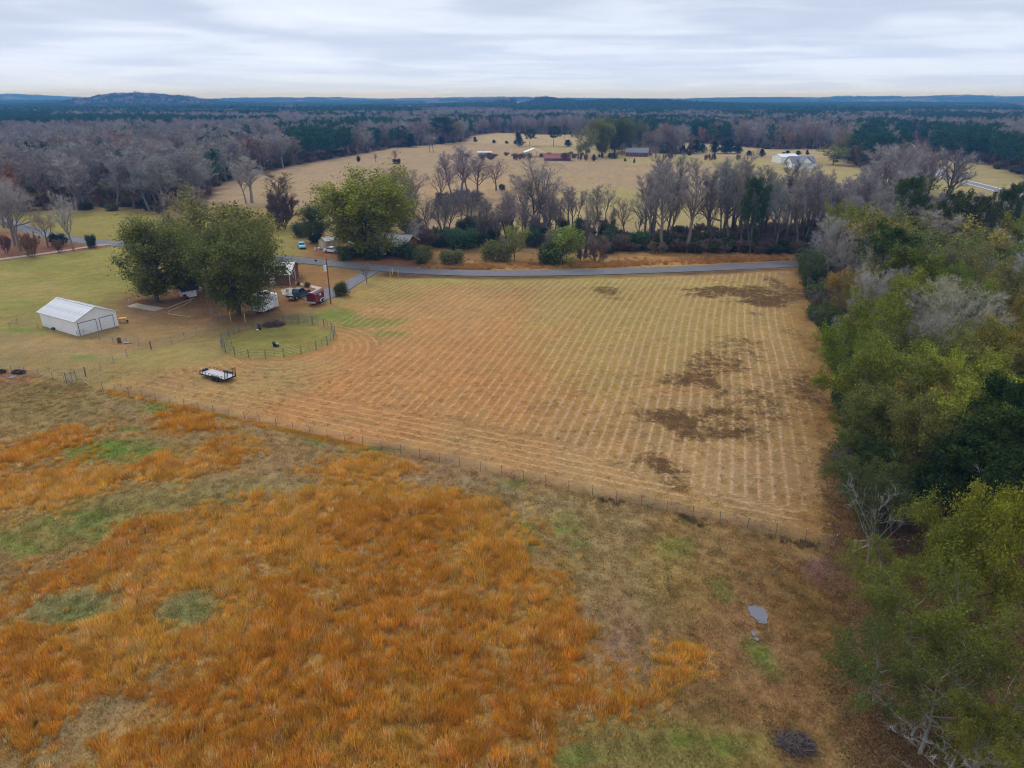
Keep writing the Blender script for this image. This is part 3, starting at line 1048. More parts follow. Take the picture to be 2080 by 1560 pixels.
def form(kind, wood, Sw, crown, crown_mat, wood_mat, far_mat=None):
    """wood: (V, F); crown: list of (V, F, v).  Stored as separate trunk / crown meshes, a joined one, and its size"""
    Vw, Fw = wood
    Vc = np.concatenate([c[0] for c in crown])
    vv = np.concatenate([c[2] for c in crown])
    k, Fq, Ft = 0, [], []
    for c in crown:
        (Ft if c[1].shape[1] == 3 else Fq).append(c[1] + k)
        k += len(c[0])
    fc = [np.concatenate(x) for x in (Ft, Fq) if x]
    i = len(FORMS.setdefault(kind, []))
    vwv = np.full(len(Vw), 0.5)
    trunk = mesh_np(kind + "_trunk", Vw, Fw, [wood_mat], attrs={'v': ('FLOAT', vwv)})
    crn = mesh_np(kind + "_crown", Vc, fc, [crown_mat], attrs={'v': ('FLOAT', vv)})
    V = np.concatenate([Vw, Vc])
    fj = [f for f in fc] + [Fw]
    fj = [f + len(Vw) for f in fc] + [Fw]
    mi = np.concatenate([np.zeros(sum(len(f) for f in fc)), np.ones(len(Fw))])
    joined = mesh_np(kind, V, fj, [crown_mat, wood_mat], mat_index=mi, attrs={'v': ('FLOAT', np.concatenate([vwv, vv]))})
    bare = kind in ('spreading', 'ascending', 'woodland', 'sapling')
    H = float(np.percentile(Vc[:, 2], 98.5 if bare else 99.5))
    R = float(np.percentile(np.hypot(Vc[:, 0], Vc[:, 1]), 88 if bare else 95))
    zb = float(np.percentile(Vc[:, 2], 3))
    FORMS[kind].append(dict(trunk=trunk, crown=crn, joined=joined, H=H, R=R, zb=zb, V=V, F=fj, mi=mi, v=np.concatenate([vwv, vv])))


dome = lambda t: math.sin(PI * min(1, max(0.02, (t - 0.15) / 0.95))) ** 0.6 + 0.15
vase = lambda t: 0.5 + 0.6 * (1 - t) + 0.1
cone = lambda t: 1.15 - t * 0.95

# bare hardwoods: spreading, and tall ascending ones
for s in range(3):
    S, r = skeleton(100 + s, dict(H=15, trunk=0.72, r=0.34, seg=[7, 6, 4, 3], n=[11, 8, 5], start=[0.30, 0.22, 0.2], ang=[(28, 55), (25, 50), (25, 55)], ratio=[0.56, 0.5, 0.55], wob=[0.07, 0.13, 0.16, 0.2], up=[0.05, 0.07, 0.05, 0.03], taper=0.8, shape=vase))
    tw = twigs(r, S, 5, 0.75, 0.024, (3,))
    tw2 = twigs(r, S, 3, 0.8, 0.026, (2,))
    form('spreading', wood_mesh(S), S, [tw[:3], tw2[:3]], M_TWIG, M_BARK)
for s in range(4):
    S, r = skeleton(200 + s, dict(H=18, trunk=0.85, r=0.27, seg=[8, 6, 4, 3], n=[15, 7, 4], start=[0.32, 0.2, 0.2], ang=[(18, 38), (18, 40), (20, 45)], ratio=[0.36, 0.5, 0.55], wob=[0.05, 0.09, 0.13, 0.18], up=[0.05, 0.11, 0.08, 0.05], taper=0.85, shape=lambda t: 0.95 - 0.5 * t))
    tw = twigs(r, S, 5, 0.7, 0.024, (3,), up=0.5, spread=0.6)
    tw2 = twigs(r, S, 3, 0.8, 0.026, (2,), up=0.5, spread=0.6)
    form('ascending', wood_mesh(S), S, [tw[:3], tw2[:3]], M_TWIG, M_BARK)
for s in range(3):
    S, r = skeleton(250 + s, dict(H=6, trunk=0.7, r=0.075, seg=[6, 5, 4], n=[9, 5], start=[0.2, 0.2], ang=[(30, 62), (25, 55)], ratio=[0.62, 0.5], wob=[0.09, 0.15, 0.18], up=[0.05, 0.05, 0.03], taper=0.85, shape=vase))
    tw = twigs(r, S, 4, 0.42, 0.016, (2,), up=0.3, spread=0.8)
    form('sapling', wood_mesh(S), S, [tw[:3]], M_TWIG, M_BARKL)
# lighter version of the bare trees for woodland a few hundred metres off
for s in range(4):
    S, r = skeleton(300 + s, dict(H=17, trunk=0.8, r=0.26, seg=[5, 4, 3], n=[12, 6], start=[0.28, 0.2], ang=[(20, 48), (20, 48)], ratio=[0.42, 0.5], wob=[0.05, 0.11, 0.15], up=[0.05, 0.09, 0.06], taper=0.85, shape=lambda t: 1.0 - 0.45 * t))
    tw = twigs(r, S, 9, 1.1, 0.085, (2,), up=0.45, spread=0.8)
    tw2 = twigs(r, S, 3, 1.1, 0.085, (1,), up=0.45, spread=0.8)
    form('woodland', wood_mesh(S, 1.25), S, [tw[:3], tw2[:3]], M_TWIG, M_BARK)
# dense evergreen oaks (yard trees)
for s in range(3):
    S, r = skeleton(400 + s, dict(H=14, trunk=0.70, r=0.42, seg=[7, 6, 4], n=[30, 10], start=[0.14, 0.2], ang=[(42, 88), (30, 65)], ratio=[0.50, 0.46], wob=[0.06, 0.12, 0.16], up=[0.04, 0.045, 0.04], taper=0.8, shape=dome))
    C = np.concatenate([S[S[:, 8] == 2][:, 3:6], S[(S[:, 8] == 1)][:, 3:6][3::2]])
    C = C[C[:, 2] > 1.8]
    lv = leaves(r, C, 21, 0.235, 0.52, flat=0.6)
    lv2 = leaves(r, C, 4, 0.22, 1.2, flat=0.3)
    tw = twigs(r, S, 4, 0.9, 0.05, (2,))
    form('oak', wood_mesh(S), S, [lv, lv2, tw[:3]], M_LEAF, M_BARKD)
# thin leaved young hardwoods (willow oak, half bare) for the near wood: fine leaves
for s in range(3):
    S, r = skeleton(500 + s, dict(H=12, trunk=0.74, r=0.2, seg=[7, 6, 4, 3], n=[13, 7, 3], start=[0.2, 0.2, 0.2], ang=[(40, 75), (25, 55), (25, 55)], ratio=[0.50, 0.5, 0.55], wob=[0.07, 0.13, 0.16, 0.2], up=[0.05, 0.06, 0.05, 0.03], taper=0.8, shape=dome))
    tw = twigs(r, S, 5, 0.55, 0.022, (3, 2))
    C = np.concatenate([tw[3], S[S[:, 8] == 3][:, 3:6]])
    lv = leaves(r, C, 2, 0.15, 0.26, flat=0.3, elong=1.9)
    lv2 = leaves(r, C[::3], 3, 0.14, 0.5, flat=0.2, elong=1.9)
    form('fineleaf', wood_mesh(S), S, [lv, lv2, tw[:3]], M_LEAF, M_BARK)
    lv = leaves(r, C[::2], 3, 0.125, 0.24, flat=0.3, elong=2.0)
    form('thinleaf', wood_mesh(S, 1.15), S, [lv, tw[:3]], M_LEAF, M_BARKL)
# the same trees for the middle distance
for s in range(3):
    S, r = skeleton(550 + s, dict(H=12, trunk=0.74, r=0.2, seg=[6, 5, 3], n=[13, 7], start=[0.18, 0.2], ang=[(38, 72), (25, 55)], ratio=[0.50, 0.5], wob=[0.07, 0.13, 0.16], up=[0.05, 0.06, 0.05], taper=0.8, shape=dome))
    C = S[S[:, 8] == 2][:, 3:6]
    lv = leaves(r, C, 14, 0.30, 0.5, flat=0.35)
    tw = twigs(r, S, 5, 0.9, 0.05, (2, 1))
    form('leafy', wood_mesh(S), S, [lv, tw[:3]], M_LEAF, M_BARK)
# loblolly pines
for s in range(4):
    S, r = skeleton(600 + s, dict(H=18, trunk=0.97, r=0.24, seg=[12, 5, 3], n=[34, 6], start=[0.42, 0.35], ang=[(58, 88), (30, 60)], ratio=[0.235, 0.42], wob=[0.02, 0.1, 0.15], up=[0.03, 0.05, 0.08], taper=0.88, shape=lambda t: 0.55 + 0.9 * math.sin(PI * min(1, (t - 0.25) / 0.80)) if t < 0.9 else 0.42))
    C = np.concatenate([S[S[:, 8] == 2][:, 3:6], S[S[:, 8] == 1][:, 3:6][2::2]])
    C2 = C + r.normal(0, 0.12, C.shape)
    lv = leaves(r, C2, 18, 0.16, 0.36, flat=0.25, elong=3.4)
    lv2 = leaves(r, C2[::2], 10, 0.14, 0.22, flat=0.0, elong=3.4)
    form('pine', wood_mesh(S), S, [lv, lv2], M_NEED, M_BARKD)
for s in range(3):
    S, r = skeleton(650 + s, dict(H=18, trunk=0.95, r=0.22, seg=[6, 3], n=[40], start=[0.35], ang=[(55, 85)], ratio=[0.22], wob=[0.02, 0.1], up=[0.03, 0.06], taper=0.88, shape=lambda t: 0.5 + 0.9 * math.sin(PI * min(1, (t - 0.2) / 0.85)) if t < 0.9 else 0.4))
    C = S[S[:, 8] == 1][:, 3:6]
    lv = leaves(r, C, 9, 0.55, 0.55, flat=0.3, elong=1.6)
    form('farpine', wood_mesh(S[S[:, 8] == 0]), S, [lv], M_NEED, M_BARKD)
# red cedars: dark cones
for s in range(2):
    S, r = skeleton(700 + s, dict(H=7, trunk=0.95, r=0.12, seg=[6, 3], n=[44], start=[0.04], ang=[(50, 75)], ratio=[0.30], wob=[0.02, 0.08], up=[0.0, 0.12], taper=0.9, shape=cone))
    C = S[S[:, 8] == 1][:, 3:6]
    C = np.concatenate([C, S[S[:, 8] == 0][:, 3:6]])
    lv = leaves(r, C, 22, 0.22, 0.28, flat=0.2, elong=1.5)
    form('cedar', wood_mesh(S[S[:, 8] == 0]), S, [lv], M_NEED, M_BARKD)
# shrubs: leafy domes and bare brown thickets
for s in range(3):
    S, r = skeleton(800 + s, dict(H=3.4, trunk=0.62, r=0.05, seg=[3, 3, 2], n=[6, 4], start=[0.15, 0.2], ang=[(25, 60), (25, 60)], ratio=[0.42, 0.5], wob=[0.12, 0.15, 0.2], up=[0.03, 0.05, 0.02], taper=0.7, shape=lambda t: 1.1 - 0.4 * t, stems=6, lean=0.75))
    C = np.concatenate([S[S[:, 8] >= 1][:, 3:6], S[S[:, 8] == 0][:, 3:6]])
    lv = leaves(r, C[r.rand(len(C)) < 0.75], 13, 0.17, 0.36, flat=0.35)
    tw = twigs(r, S, 4, 0.7, 0.03, (1, 2), up=0.4)
    form('shrub', wood_mesh(S), S, [lv, tw[:3]], M_LEAF, M_BARKD)
for s in range(3):
    S, r = skeleton(850 + s, dict(H=3.6, trunk=0.8, r=0.045, seg=[4, 3, 2], n=[8, 5], start=[0.15, 0.2], ang=[(15, 45), (20, 50)], ratio=[0.36, 0.5], wob=[0.10, 0.15, 0.2], up=[0.06, 0.06, 0.02], taper=0.7, shape=lambda t: 1.1 - 0.4 * t, stems=8, lean=0.5))
    tw = twigs(r, S, 14, 0.42, 0.035, (1, 2), up=0.4)
    form('thicket', wood_mesh(S), S, [tw[:3]], M_TWIG, M_BARK)


def plant(kind, i, x, y, h, w, tint, name, label, cat, group=None, parts=True, rz=None, lean=0.0):
    """one plant, h metres high and w metres wide"""
    f = FORMS[kind][i % len(FORMS[kind])]
    sz = h / f['H']
    sxy = (w / 2) / f['R'] if w else sz
    z = float(terrain(np.array([x]), np.array([y]))[0])
    rz = random.uniform(0, 6.28) if rz is None else rz
    if parts:
        t = thing(name, label, cat, (x, y, z), rz, group)
        for part, m in (('trunk', f['trunk']), ('crown', f['crown'])):
            c = obj(part, m, t)
            c.color = (*tint, 1)
    else:
        t = obj(name, f['joined'], None, (x, y, z), rz)
        tag(t, label, cat, group)
        t.color = (*tint, 1)
    t.scale = (sxy, sxy, sz)
    if lean:
        t.rotation_euler[0] = lean
    return t


def vary(c, a=0.15):
    k = random.uniform(1 - a, 1 + a)
    return tuple(max(0.003, v * k * random.uniform(1 - a * 0.35, 1 + a * 0.35)) for v in c)


T_GREY = (0.37, 0.345, 0.32)
T_MAUVE = (0.34, 0.305, 0.285)
T_TAN = (0.40, 0.31, 0.22)
T_PALE = (0.50, 0.46, 0.42)
T_DKG = (0.22, 0.19, 0.17)
T_OAK = (0.185, 0.20, 0.05)
T_OLIVE = (0.275, 0.30, 0.042)
T_YG = (0.30, 0.31, 0.045)
T_DULL = (0.22, 0.215, 0.085)
T_PINE = (0.055, 0.105, 0.035)
T_CEDAR = (0.035, 0.075, 0.035)
T_RUST = (0.36, 0.16, 0.055)
T_BRN = (0.25, 0.17, 0.11)


def P(kind, px, pb, pt, wpx, tint, name, label, cat='tree', i=0, group=None, rz=None, parts=True):
    x, y = G(px, pb)
    w = wpx * depth(x, y, 5) / F if wpx else None
    return plant(kind, i, x, y, height_at(px, pb, pt), w, tint, name, label, cat, group, parts, rz)


# ------------------------------------------------------------------ yard and roadside trees one can tell apart
P('oak', 318, 613, 447, 186, T_OAK, 'oak_tree', 'leafy dark green oak beside the white garage, trunk by the concrete slab', i=0)
P('oak', 484, 638, 462, 188, (0.165, 0.18, 0.042), 'oak_tree', 'largest dark green oak in the farm yard, its crown over the white cargo trailer', i=1)
P('oak', 415, 590, 468, 120, (0.13, 0.15, 0.04), 'oak_tree', 'dark oak standing between the two big yard oaks', i=2)
P('leafy', 455, 560, 395, 190, (0.24, 0.225, 0.06), 'oak_tree', 'thin olive leaved tree rising behind the yard oaks', i=0)
P('leafy', 520, 545, 428, 120, (0.26, 0.25, 0.055), 'oak_tree', 'yellow green rounded tree to the right behind the largest yard oak', i=1)
P('leafy', 380, 545, 432, 110, (0.22, 0.21, 0.07), 'oak_tree', 'dull olive tree behind the oak that shades the slab', i=2)
P('spreading', 420, 520, 378, 110, T_TAN, 'bare_tree', 'half bare reddish tree whose twigs top the yard oaks', i=0)
P('oak', 735, 520, 346, 198, (0.285, 0.30, 0.045), 'oak_tree', 'huge bright green oak across the road, in front of the brick house', i=1, rz=1.0)
P('oak', 645, 492, 415, 62, (0.115, 0.15, 0.05), 'oak_tree', 'smaller dark green tree behind the tan garden shed', i=2)
P('leafy', 770, 470, 395, 110, (0.19, 0.22, 0.05), 'oak_tree', 'green tree with loose crown behind the brick house', i=0)
P('ascending', 575, 460, 352, 66, T_BRN, 'bare_tree', 'slim bare tree wrapped in brown vines left of the huge green oak', i=0)
P('thicket', 572, 466, 395, 60, (0.17, 0.12, 0.09), 'brown_thicket', 'tall brown vine thicket round the foot of the slim bare tree', 'thicket', i=0)
P('ascending', 512, 412, 320, 60, T_PALE, 'bare_tree', 'pale two stemmed bare tree on the pasture edge above the yard oaks', i=1)
P('ascending', 500, 413, 330, 40, T_PALE, 'bare_tree', 'thinner pale bare tree leaning beside the two stemmed one', i=2)
# left lawn
P('spreading', 149, 507, 393, 72, (0.50, 0.46, 0.42), 'bare_tree', 'pale bare tree with thick trunk standing right on the farm track', i=0)
P('spreading', 43, 509, 370, 90, (0.42, 0.38, 0.34), 'bare_tree', 'broad bare tree on red leaf litter at the left end of the track', i=1)
P('spreading', 30, 498, 360, 110, (0.45, 0.40, 0.38), 'bare_tree', 'wide misty grey bare tree by the road at the left edge', i=2)
P('spreading', 8, 462, 372, 90, (0.33, 0.28, 0.27), 'bare_tree', 'dark trunked bare tree at the left edge beyond the road', i=0)
P('spreading', 98, 502, 432, 52, (0.40, 0.33, 0.25), 'bare_tree', 'small round bare tree between the two dark bushes and the broad trees', i=1)
P('pine', 1522, 519, 360, 62, (0.06, 0.115, 0.04), 'pine_tree', 'dark pine alone among bare trees right of the middle', i=1)
P('shrub', 122, 500, 474, 34, (0.055, 0.07, 0.035), 'dark_bush', 'round dark evergreen bush beside the small round bare tree', 'bush', i=0)
P('shrub', 187, 503, 476, 20, (0.07, 0.10, 0.045), 'dark_bush', 'narrow green bush at the road end of the track', 'bush', i=1)
P('thicket', 66, 522, 474, 36, (0.30, 0.18, 0.10), 'brown_thicket', 'brown vase shaped thicket in front of the track', 'thicket', i=1)
P('thicket', 12, 515, 478, 24, (0.24, 0.15, 0.10), 'brown_thicket', 'thin brown sapling thicket at the left frame edge', 'thicket', i=2)
P('thicket', 122, 512, 486, 20, (0.26, 0.17, 0.12), 'brown_thicket', 'little brown sapling in front of the round dark bush', 'thicket', i=0)
P('leafy', 10, 430, 345, 110, T_RUST, 'rusty_tree', 'rusty brown leaved tree in the wood at the left edge', i=1)
P('leafy', 60, 428, 388, 80, (0.26, 0.17, 0.08), 'rusty_tree', 'low brown leaved tree right of the rusty tree', i=2)
# driveway
P('spreading', 745, 575, 535, 26, (0.30, 0.24, 0.22), 'bare_tree', 'small bare tree at the mouth of the asphalt driveway', i=1)
P('shrub', 696, 602, 573, 34, (0.13, 0.14, 0.04), 'round_bush', 'round olive bush beside the driveway near the power pole', 'bush', i=2)
P('shrub', 623, 583, 574, 17, (0.20, 0.11, 0.05), 'brown_bush', 'low brown bush on the garden path', 'bush', i=0)
P('shrub', 606, 579, 573, 8, (0.17, 0.10, 0.06), 'brown_bush', 'tiny brown bush at the porch end of the garden path', 'bush', i=1)
# pasture trees and shrubs
P('spreading', 803, 332, 305, 22, (0.30, 0.18, 0.13), 'bare_tree', 'lone vine covered tree with reddish crown in the tan pasture', i=2)
P('shrub', 806, 333, 322, 16, (0.08, 0.06, 0.06), 'dark_bush', 'dark bush at the foot of the lone vine covered tree', 'bush', i=1)
P('shrub', 730, 328, 317, 10, (0.05, 0.08, 0.05), 'dark_bush', 'small dark green bush on the upper left edge of the pasture', 'bush', i=0)
P('ascending', 763, 329, 312, 10, T_GREY, 'bare_tree', 'tiny bare tree in the pasture left of the lone vine covered tree', i=1)
P('spreading', 873, 309, 272, 20, T_GREY, 'bare_tree', 'left one of the pair of bare trees at the top of the pasture', i=0)
P('spreading', 880, 309, 270, 22, T_GREY, 'bare_tree', 'right one of the pair of bare trees at the top of the pasture', i=1)
P('cedar', 832, 299, 271, 26, T_CEDAR, 'cedar_tree', 'dark cone shaped cedar at the upper pasture corner', i=0)
P('cedar', 896, 292, 278, 18, T_CEDAR, 'cedar_tree', 'dark cedar behind the pair of bare pasture trees', i=1)
P('cedar', 966, 289, 278, 9, T_CEDAR, 'cedar_tree', 'small round cedar on the field beyond the pasture', i=0)
for k, (px, pb, pt, w) in enumerate(((920, 290, 283, 6), (1004, 291, 284, 9), (1030, 292, 286, 9), (1046, 292, 285, 9), (935, 288, 282, 6), (1270, 328, 322, 6), (1288, 332, 322, 5))):
    P('cedar', px, pb, pt, w, T_CEDAR, 'cedar_tree', 'tiny dark cedar dotting the fields beyond the pasture', i=k, group='tiny cedars in the far fields', parts=False)
P('pine', 903, 292, 236, 52, (0.045, 0.085, 0.05), 'pine_tree', 'big dark pine at the head of the pasture', i=0)
P('leafy', 925, 290, 242, 34, (0.22, 0.21, 0.09), 'leafy_tree', 'olive tree tucked against the right side of the big dark pine', i=0)
P('leafy', 848, 294, 262, 26, (0.24, 0.24, 0.10), 'leafy_tree', 'small pale olive tree between the cone shaped cedar and the big dark pine', i=1)
P('cedar', 1056, 298, 270, 20, T_CEDAR, 'cedar_tree', 'dark cedar left of the open barn', i=0)
P('pine', 1075, 297, 262, 26, T_PINE, 'pine_tree', 'shorter dark pine behind the open barn', i=1)
P('pine', 1124, 297, 256, 30, T_PINE, 'pine_tree', 'dark pine above the red roofed barn', i=2)
P('cedar', 1155, 297, 284, 18, T_CEDAR, 'cedar_tree', 'dark cedar right of the pine above the red roofed barn', i=1)
P('farpine', 1147, 285, 254, 14, T_PINE, 'pine_tree', 'slim far pine standing alone behind the red roofed barn', i=0)
for k, (px, pb, pt, w, c, lb) in enumerate(((1190, 320, 254, 60, (0.25, 0.26, 0.09), 'pale olive tree at the left of the leafy farmstead clump'), (1222, 318, 240, 56, (0.22, 0.23, 0.06), 'tallest olive tree in the leafy farmstead clump'),
                                            (1248, 312, 238, 60, (0.13, 0.16, 0.04), 'dark green tree in the middle of the leafy farmstead clump'), (1275, 308, 243, 56, (0.19, 0.21, 0.065), 'rounded green tree at the right of the leafy farmstead clump'),
                                            (1300, 304, 243, 40, (0.2, 0.2, 0.10), 'greyish green tree behind the far brick house'), (1182, 322, 290, 30, (0.2, 0.22, 0.08), 'low olive tree in front of the leafy farmstead clump'))):
    P('oak' if k in (1, 2, 3) else 'leafy', px, pb, pt, w, c, 'leafy_tree', lb, i=k)
P('spreading', 1332, 320, 268, 56, (0.27, 0.24, 0.25), 'bare_tree', 'wide bare tree right of the far brick house', i=2)
P('spreading', 1262, 316, 290, 22, (0.27, 0.24, 0.25), 'bare_tree', 'little bare tree left of the far brick house', i=0)
for k, (px, pb, pt, w) in enumerate(((1385, 311, 296, 14), (1402, 311, 288, 20), (1416, 311, 284, 24), (1427, 310, 292, 18), (1452, 312, 286, 24), (1470, 312, 284, 26), (1484, 311, 282, 24), (1500, 312, 292, 20), (1547, 319, 303, 16), (1590, 316, 309, 9), (1598, 315, 306, 13), (1622, 315, 306, 13), (1640, 315, 305, 8), (1522, 317, 306, 14))):
    P('cedar', px, pb, pt, w, vary(T_CEDAR), 'cedar_tree', 'dark rounded cedar in the row behind the right pasture', i=k, group='cedars behind the right pasture')
P('leafy', 1692, 335, 294, 66, (0.22, 0.25, 0.09), 'leafy_tree', 'pale green spreading tree right of the white gabled house', i=0)
P('leafy', 1722, 330, 272, 60, (0.17, 0.20, 0.08), 'leafy_tree', 'taller dull green tree behind the pale spreading one', i=1)
for k, (px, pb, pt, w, c) in enumerate(((1765, 334, 303, 26, (0.15, 0.15, 0.06)), (1782, 335, 300, 24, (0.2, 0.19, 0.09)), (1812, 332, 292, 30, (0.16, 0.17, 0.07)), (1834, 330, 298, 26, (0.07, 0.10, 0.05)))):
    P('leafy', px, pb, pt, w, c, 'leafy_tree', ('brownish', 'olive', 'dull green', 'dark green')[k] + ' tree in the row left of the far highway', i=k)
P('spreading', 1931, 336, 312, 24, (0.42, 0.24, 0.16), 'bare_tree', 'orange brown bare tree alone on the lawn by the highway', i=0)
P('spreading', 2032, 300, 264, 52, (0.66, 0.50, 0.42), 'bare_tree', 'white limbed sycamore above the dark pine block', i=1)
P('spreading', 1870, 360, 326, 60, T_GREY, 'bare_tree', 'wide bare tree beside the bend of the highway', i=0)
P('spreading', 1812, 368, 330, 60, T_GREY, 'bare_tree', 'bare tree with forked trunk left of the highway bend', i=2)
for k in range(26):
    px = random.uniform(945, 1180)
    P('thicket', px, random.uniform(316, 327), random.uniform(309, 314), random.uniform(9, 20), vary((0.26, 0.18, 0.15), 0.2), 'brown_thicket', ('low brown thicket round the ' + ('grey green shed', 'open hay barn', 'red roofed barn')[0 if px < 1030 else (1 if px < 1110 else 2)]), 'thicket', i=k, group='thickets round the far barns', parts=False)
for k in range(16):
    px = random.uniform(1190, 1560)
    P('thicket' if k % 2 else 'cedar', px, random.uniform(316, 330), random.uniform(310, 314), random.uniform(5, 14), vary((0.24, 0.17, 0.13) if k % 2 else (0.07, 0.09, 0.05), 0.2), 'field_shrub', 'scruffy ' + ('brown' if k % 2 else 'dark green') + ' shrub on the field edge ' + ('by the far brick house' if px < 1380 else 'near the white gabled house'), 'shrub', i=k, group='shrubs along the far field edge', parts=False)
# the creek line in the middle
CREEK = [
    ('spreading', 1110, 478, 322, 150, (0.38, 0.34, 0.31), 'biggest bare tree in the middle, wide fan of limbs by the creek'),
    ('spreading', 1085, 476, 350, 100, (0.30, 0.25, 0.22), 'dark bare tree forking just left of the biggest creek tree'),
    ('ascending', 1163, 470, 375, 44, (0.42, 0.36, 0.32), 'pale slim bare tree right of the biggest creek tree'),
    ('ascending', 1094, 474, 390, 40, (0.28, 0.24, 0.20), 'slim dark bare tree between the two big creek trees'),
    ('spreading', 1008, 387, 324, 58, (0.36, 0.29, 0.29), 'round bare tree with dark trunk at the edge of the pasture'),
    ('ascending', 935, 405, 298, 60, (0.38, 0.32, 0.33), 'tallest bare tree of the grove on the pasture edge'),
    ('ascending', 950, 398, 305, 50, (0.36, 0.30, 0.31), 'bare tree right of the tallest in the pasture grove'),
    ('ascending', 920, 404, 310, 50, (0.34, 0.29, 0.30), 'bare tree left of the tallest in the pasture grove'),
    ('ascending', 968, 400, 318, 44, (0.32, 0.26, 0.26), 'dark slender bare tree at the right end of the pasture grove'),
    ('spreading', 893, 415, 332, 66, (0.34, 0.27, 0.27), 'bushy bare tree at the left end of the pasture grove'),
    ('spreading', 832, 438, 338, 84, (0.31, 0.25, 0.24), 'dense bare tree right behind the huge green oak'),
    ('spreading', 800, 430, 345, 60, (0.32, 0.26, 0.27), 'bare tree showing behind the top of the huge green oak'),
    ('spreading', 1268, 480, 402, 62, (0.36, 0.29, 0.24), 'round topped bare tree with twin trunks at the right of the creek line'),
    ('ascending', 1244, 478, 425, 20, (0.22, 0.19, 0.15), 'thin vine clad stem beside the twin trunk tree'),
    ('spreading', 992, 490, 415, 46, (0.42, 0.36, 0.32), 'small bare tree behind the bare wooden pole'),
    ('ascending', 1028, 485, 410, 44, (0.24, 0.20, 0.16), 'vine draped bare tree right of the wooden pole'),
    ('ascending', 1012, 480, 430, 30, (0.30, 0.25, 0.22), 'thin leaning bare tree just behind the wooden pole'),
    ('spreading', 870, 480, 400, 70, (0.24, 0.20, 0.18), 'dark tangled bare tree behind the brick house bushes'),
    ('spreading', 912, 470, 408, 60, (0.25, 0.21, 0.18), 'dark tangled bare tree above the green creek bushes'),
    ('ascending', 945, 462, 400, 30, (0.33, 0.28, 0.26), 'slim bare tree above the right green creek bushes'),
    ('ascending', 1135, 480, 408, 30, (0.34, 0.29, 0.26), 'very thin bare tree under the biggest creek tree'),
    ('ascending', 845, 508, 445, 26, (0.55, 0.50, 0.46), 'broken pale bare tree right of the brick house'),
]
for k, (kd, px, pb, pt, w, c, lb) in enumerate(CREEK):
    P(kd, px, pb, pt, w, c, 'bare_tree', lb, i=k)
BUSH = [
    ('shrub', 865, 535, 500, 44, (0.176, 0.203, 0.061), 'olive bush by the road right of the brick house'), ('shrub', 918, 538, 506, 46, (0.203, 0.209, 0.074), 'rounded grey green bush by the road verge'),
    ('shrub', 838, 522, 490, 60, (0.101, 0.135, 0.047), 'dark green bush at the right corner of the brick house'), ('shrub', 805, 520, 497, 40, (0.095, 0.135, 0.047), 'dark green bush under the porch of the brick house'),
    ('shrub', 940, 505, 464, 60, (0.081, 0.162, 0.074), 'deep green bush left of the wooden pole'), ('shrub', 900, 500, 465, 50, (0.101, 0.162, 0.081), 'deep green bush further left of the wooden pole'),
    ('shrub', 975, 500, 470, 40, (0.068, 0.108, 0.061), 'darkest bush directly behind the wooden pole'), ('shrub', 1010, 530, 490, 60, (0.216, 0.223, 0.074), 'olive bush right of the wooden pole'),
    ('leafy', 1045, 528, 452, 56, (0.297, 0.311, 0.081), 'tall yellow green bush in the middle of the road verge'), ('shrub', 1078, 500, 465, 44, (0.068, 0.121, 0.054), 'dark bush at the foot of the two big creek trees'),
    ('leafy', 1150, 538, 455, 80, (0.270, 0.338, 0.061), 'bright green bushy tree standing at the road verge'), ('shrub', 1118, 540, 490, 60, (0.101, 0.135, 0.047), 'dark green left flank of the bright bushy tree'),
    ('thicket', 1130, 530, 468, 60, (0.338, 0.257, 0.230), 'bare grey thicket behind the bright bushy tree'), ('thicket', 1212, 532, 478, 48, (0.284, 0.203, 0.162), 'dark bare thicket at the road verge right of the bright bushy tree'),
    ('thicket', 1182, 530, 495, 28, (0.297, 0.203, 0.162), 'small brown thicket between the bright bushy tree and the dark one'), ('shrub', 1250, 503, 465, 50, (0.081, 0.121, 0.061), 'dark green bush under the twin trunk tree'),
    ('shrub', 1300, 505, 470, 50, (0.081, 0.142, 0.061), 'dark green bush right of the twin trunk tree'), ('thicket', 870, 500, 462, 60, (0.230, 0.176, 0.149), 'dark brown thicket behind the brick house bushes'),
    ('thicket', 835, 480, 440, 60, (0.243, 0.189, 0.162), 'dark thicket under the bare trees behind the huge oak'), ('shrub', 617, 480, 450, 44, (0.081, 0.121, 0.054), 'dark bush behind the pale blue car'),
    ('thicket', 960, 420, 385, 80, (0.230, 0.189, 0.176), 'dark thicket at the foot of the pasture grove'), ('thicket', 910, 430, 392, 70, (0.230, 0.189, 0.162), 'dark thicket left at the foot of the pasture grove'),
    ('shrub', 1020, 386, 374, 14, (0.054, 0.095, 0.047), 'tiny dark bush beside the round bare tree on the pasture'), ('shrub', 1160, 320, 308, 16, (0.135, 0.162, 0.081), 'small bush right of the red roofed barn'),
    ('shrub', 640, 494, 478, 26, (0.068, 0.121, 0.047), 'dark bush between the pale blue car and the tan shed'), ('shrub', 710, 524, 500, 60, (0.121, 0.162, 0.041), 'dark leafy skirt at the foot of the huge green oak'),
    ('shrub', 757, 524, 502, 50, (0.115, 0.149, 0.041), 'dark leafy growth right at the foot of the huge green oak'),
]
for k, (kd, px, pb, pt, w, c, lb) in enumerate(BUSH):
    P(kd, px, pb, pt, w, c, {'shrub': 'green_bush', 'thicket': 'brown_thicket', 'leafy': 'bushy_tree'}[kd], lb, {'shrub': 'bush', 'thicket': 'thicket', 'leafy': 'tree'}[kd], i=k)

# ------------------------------------------------------------------ woods
EDGE_POLY = EDGE_L + [(260, -20), (260, 176)]


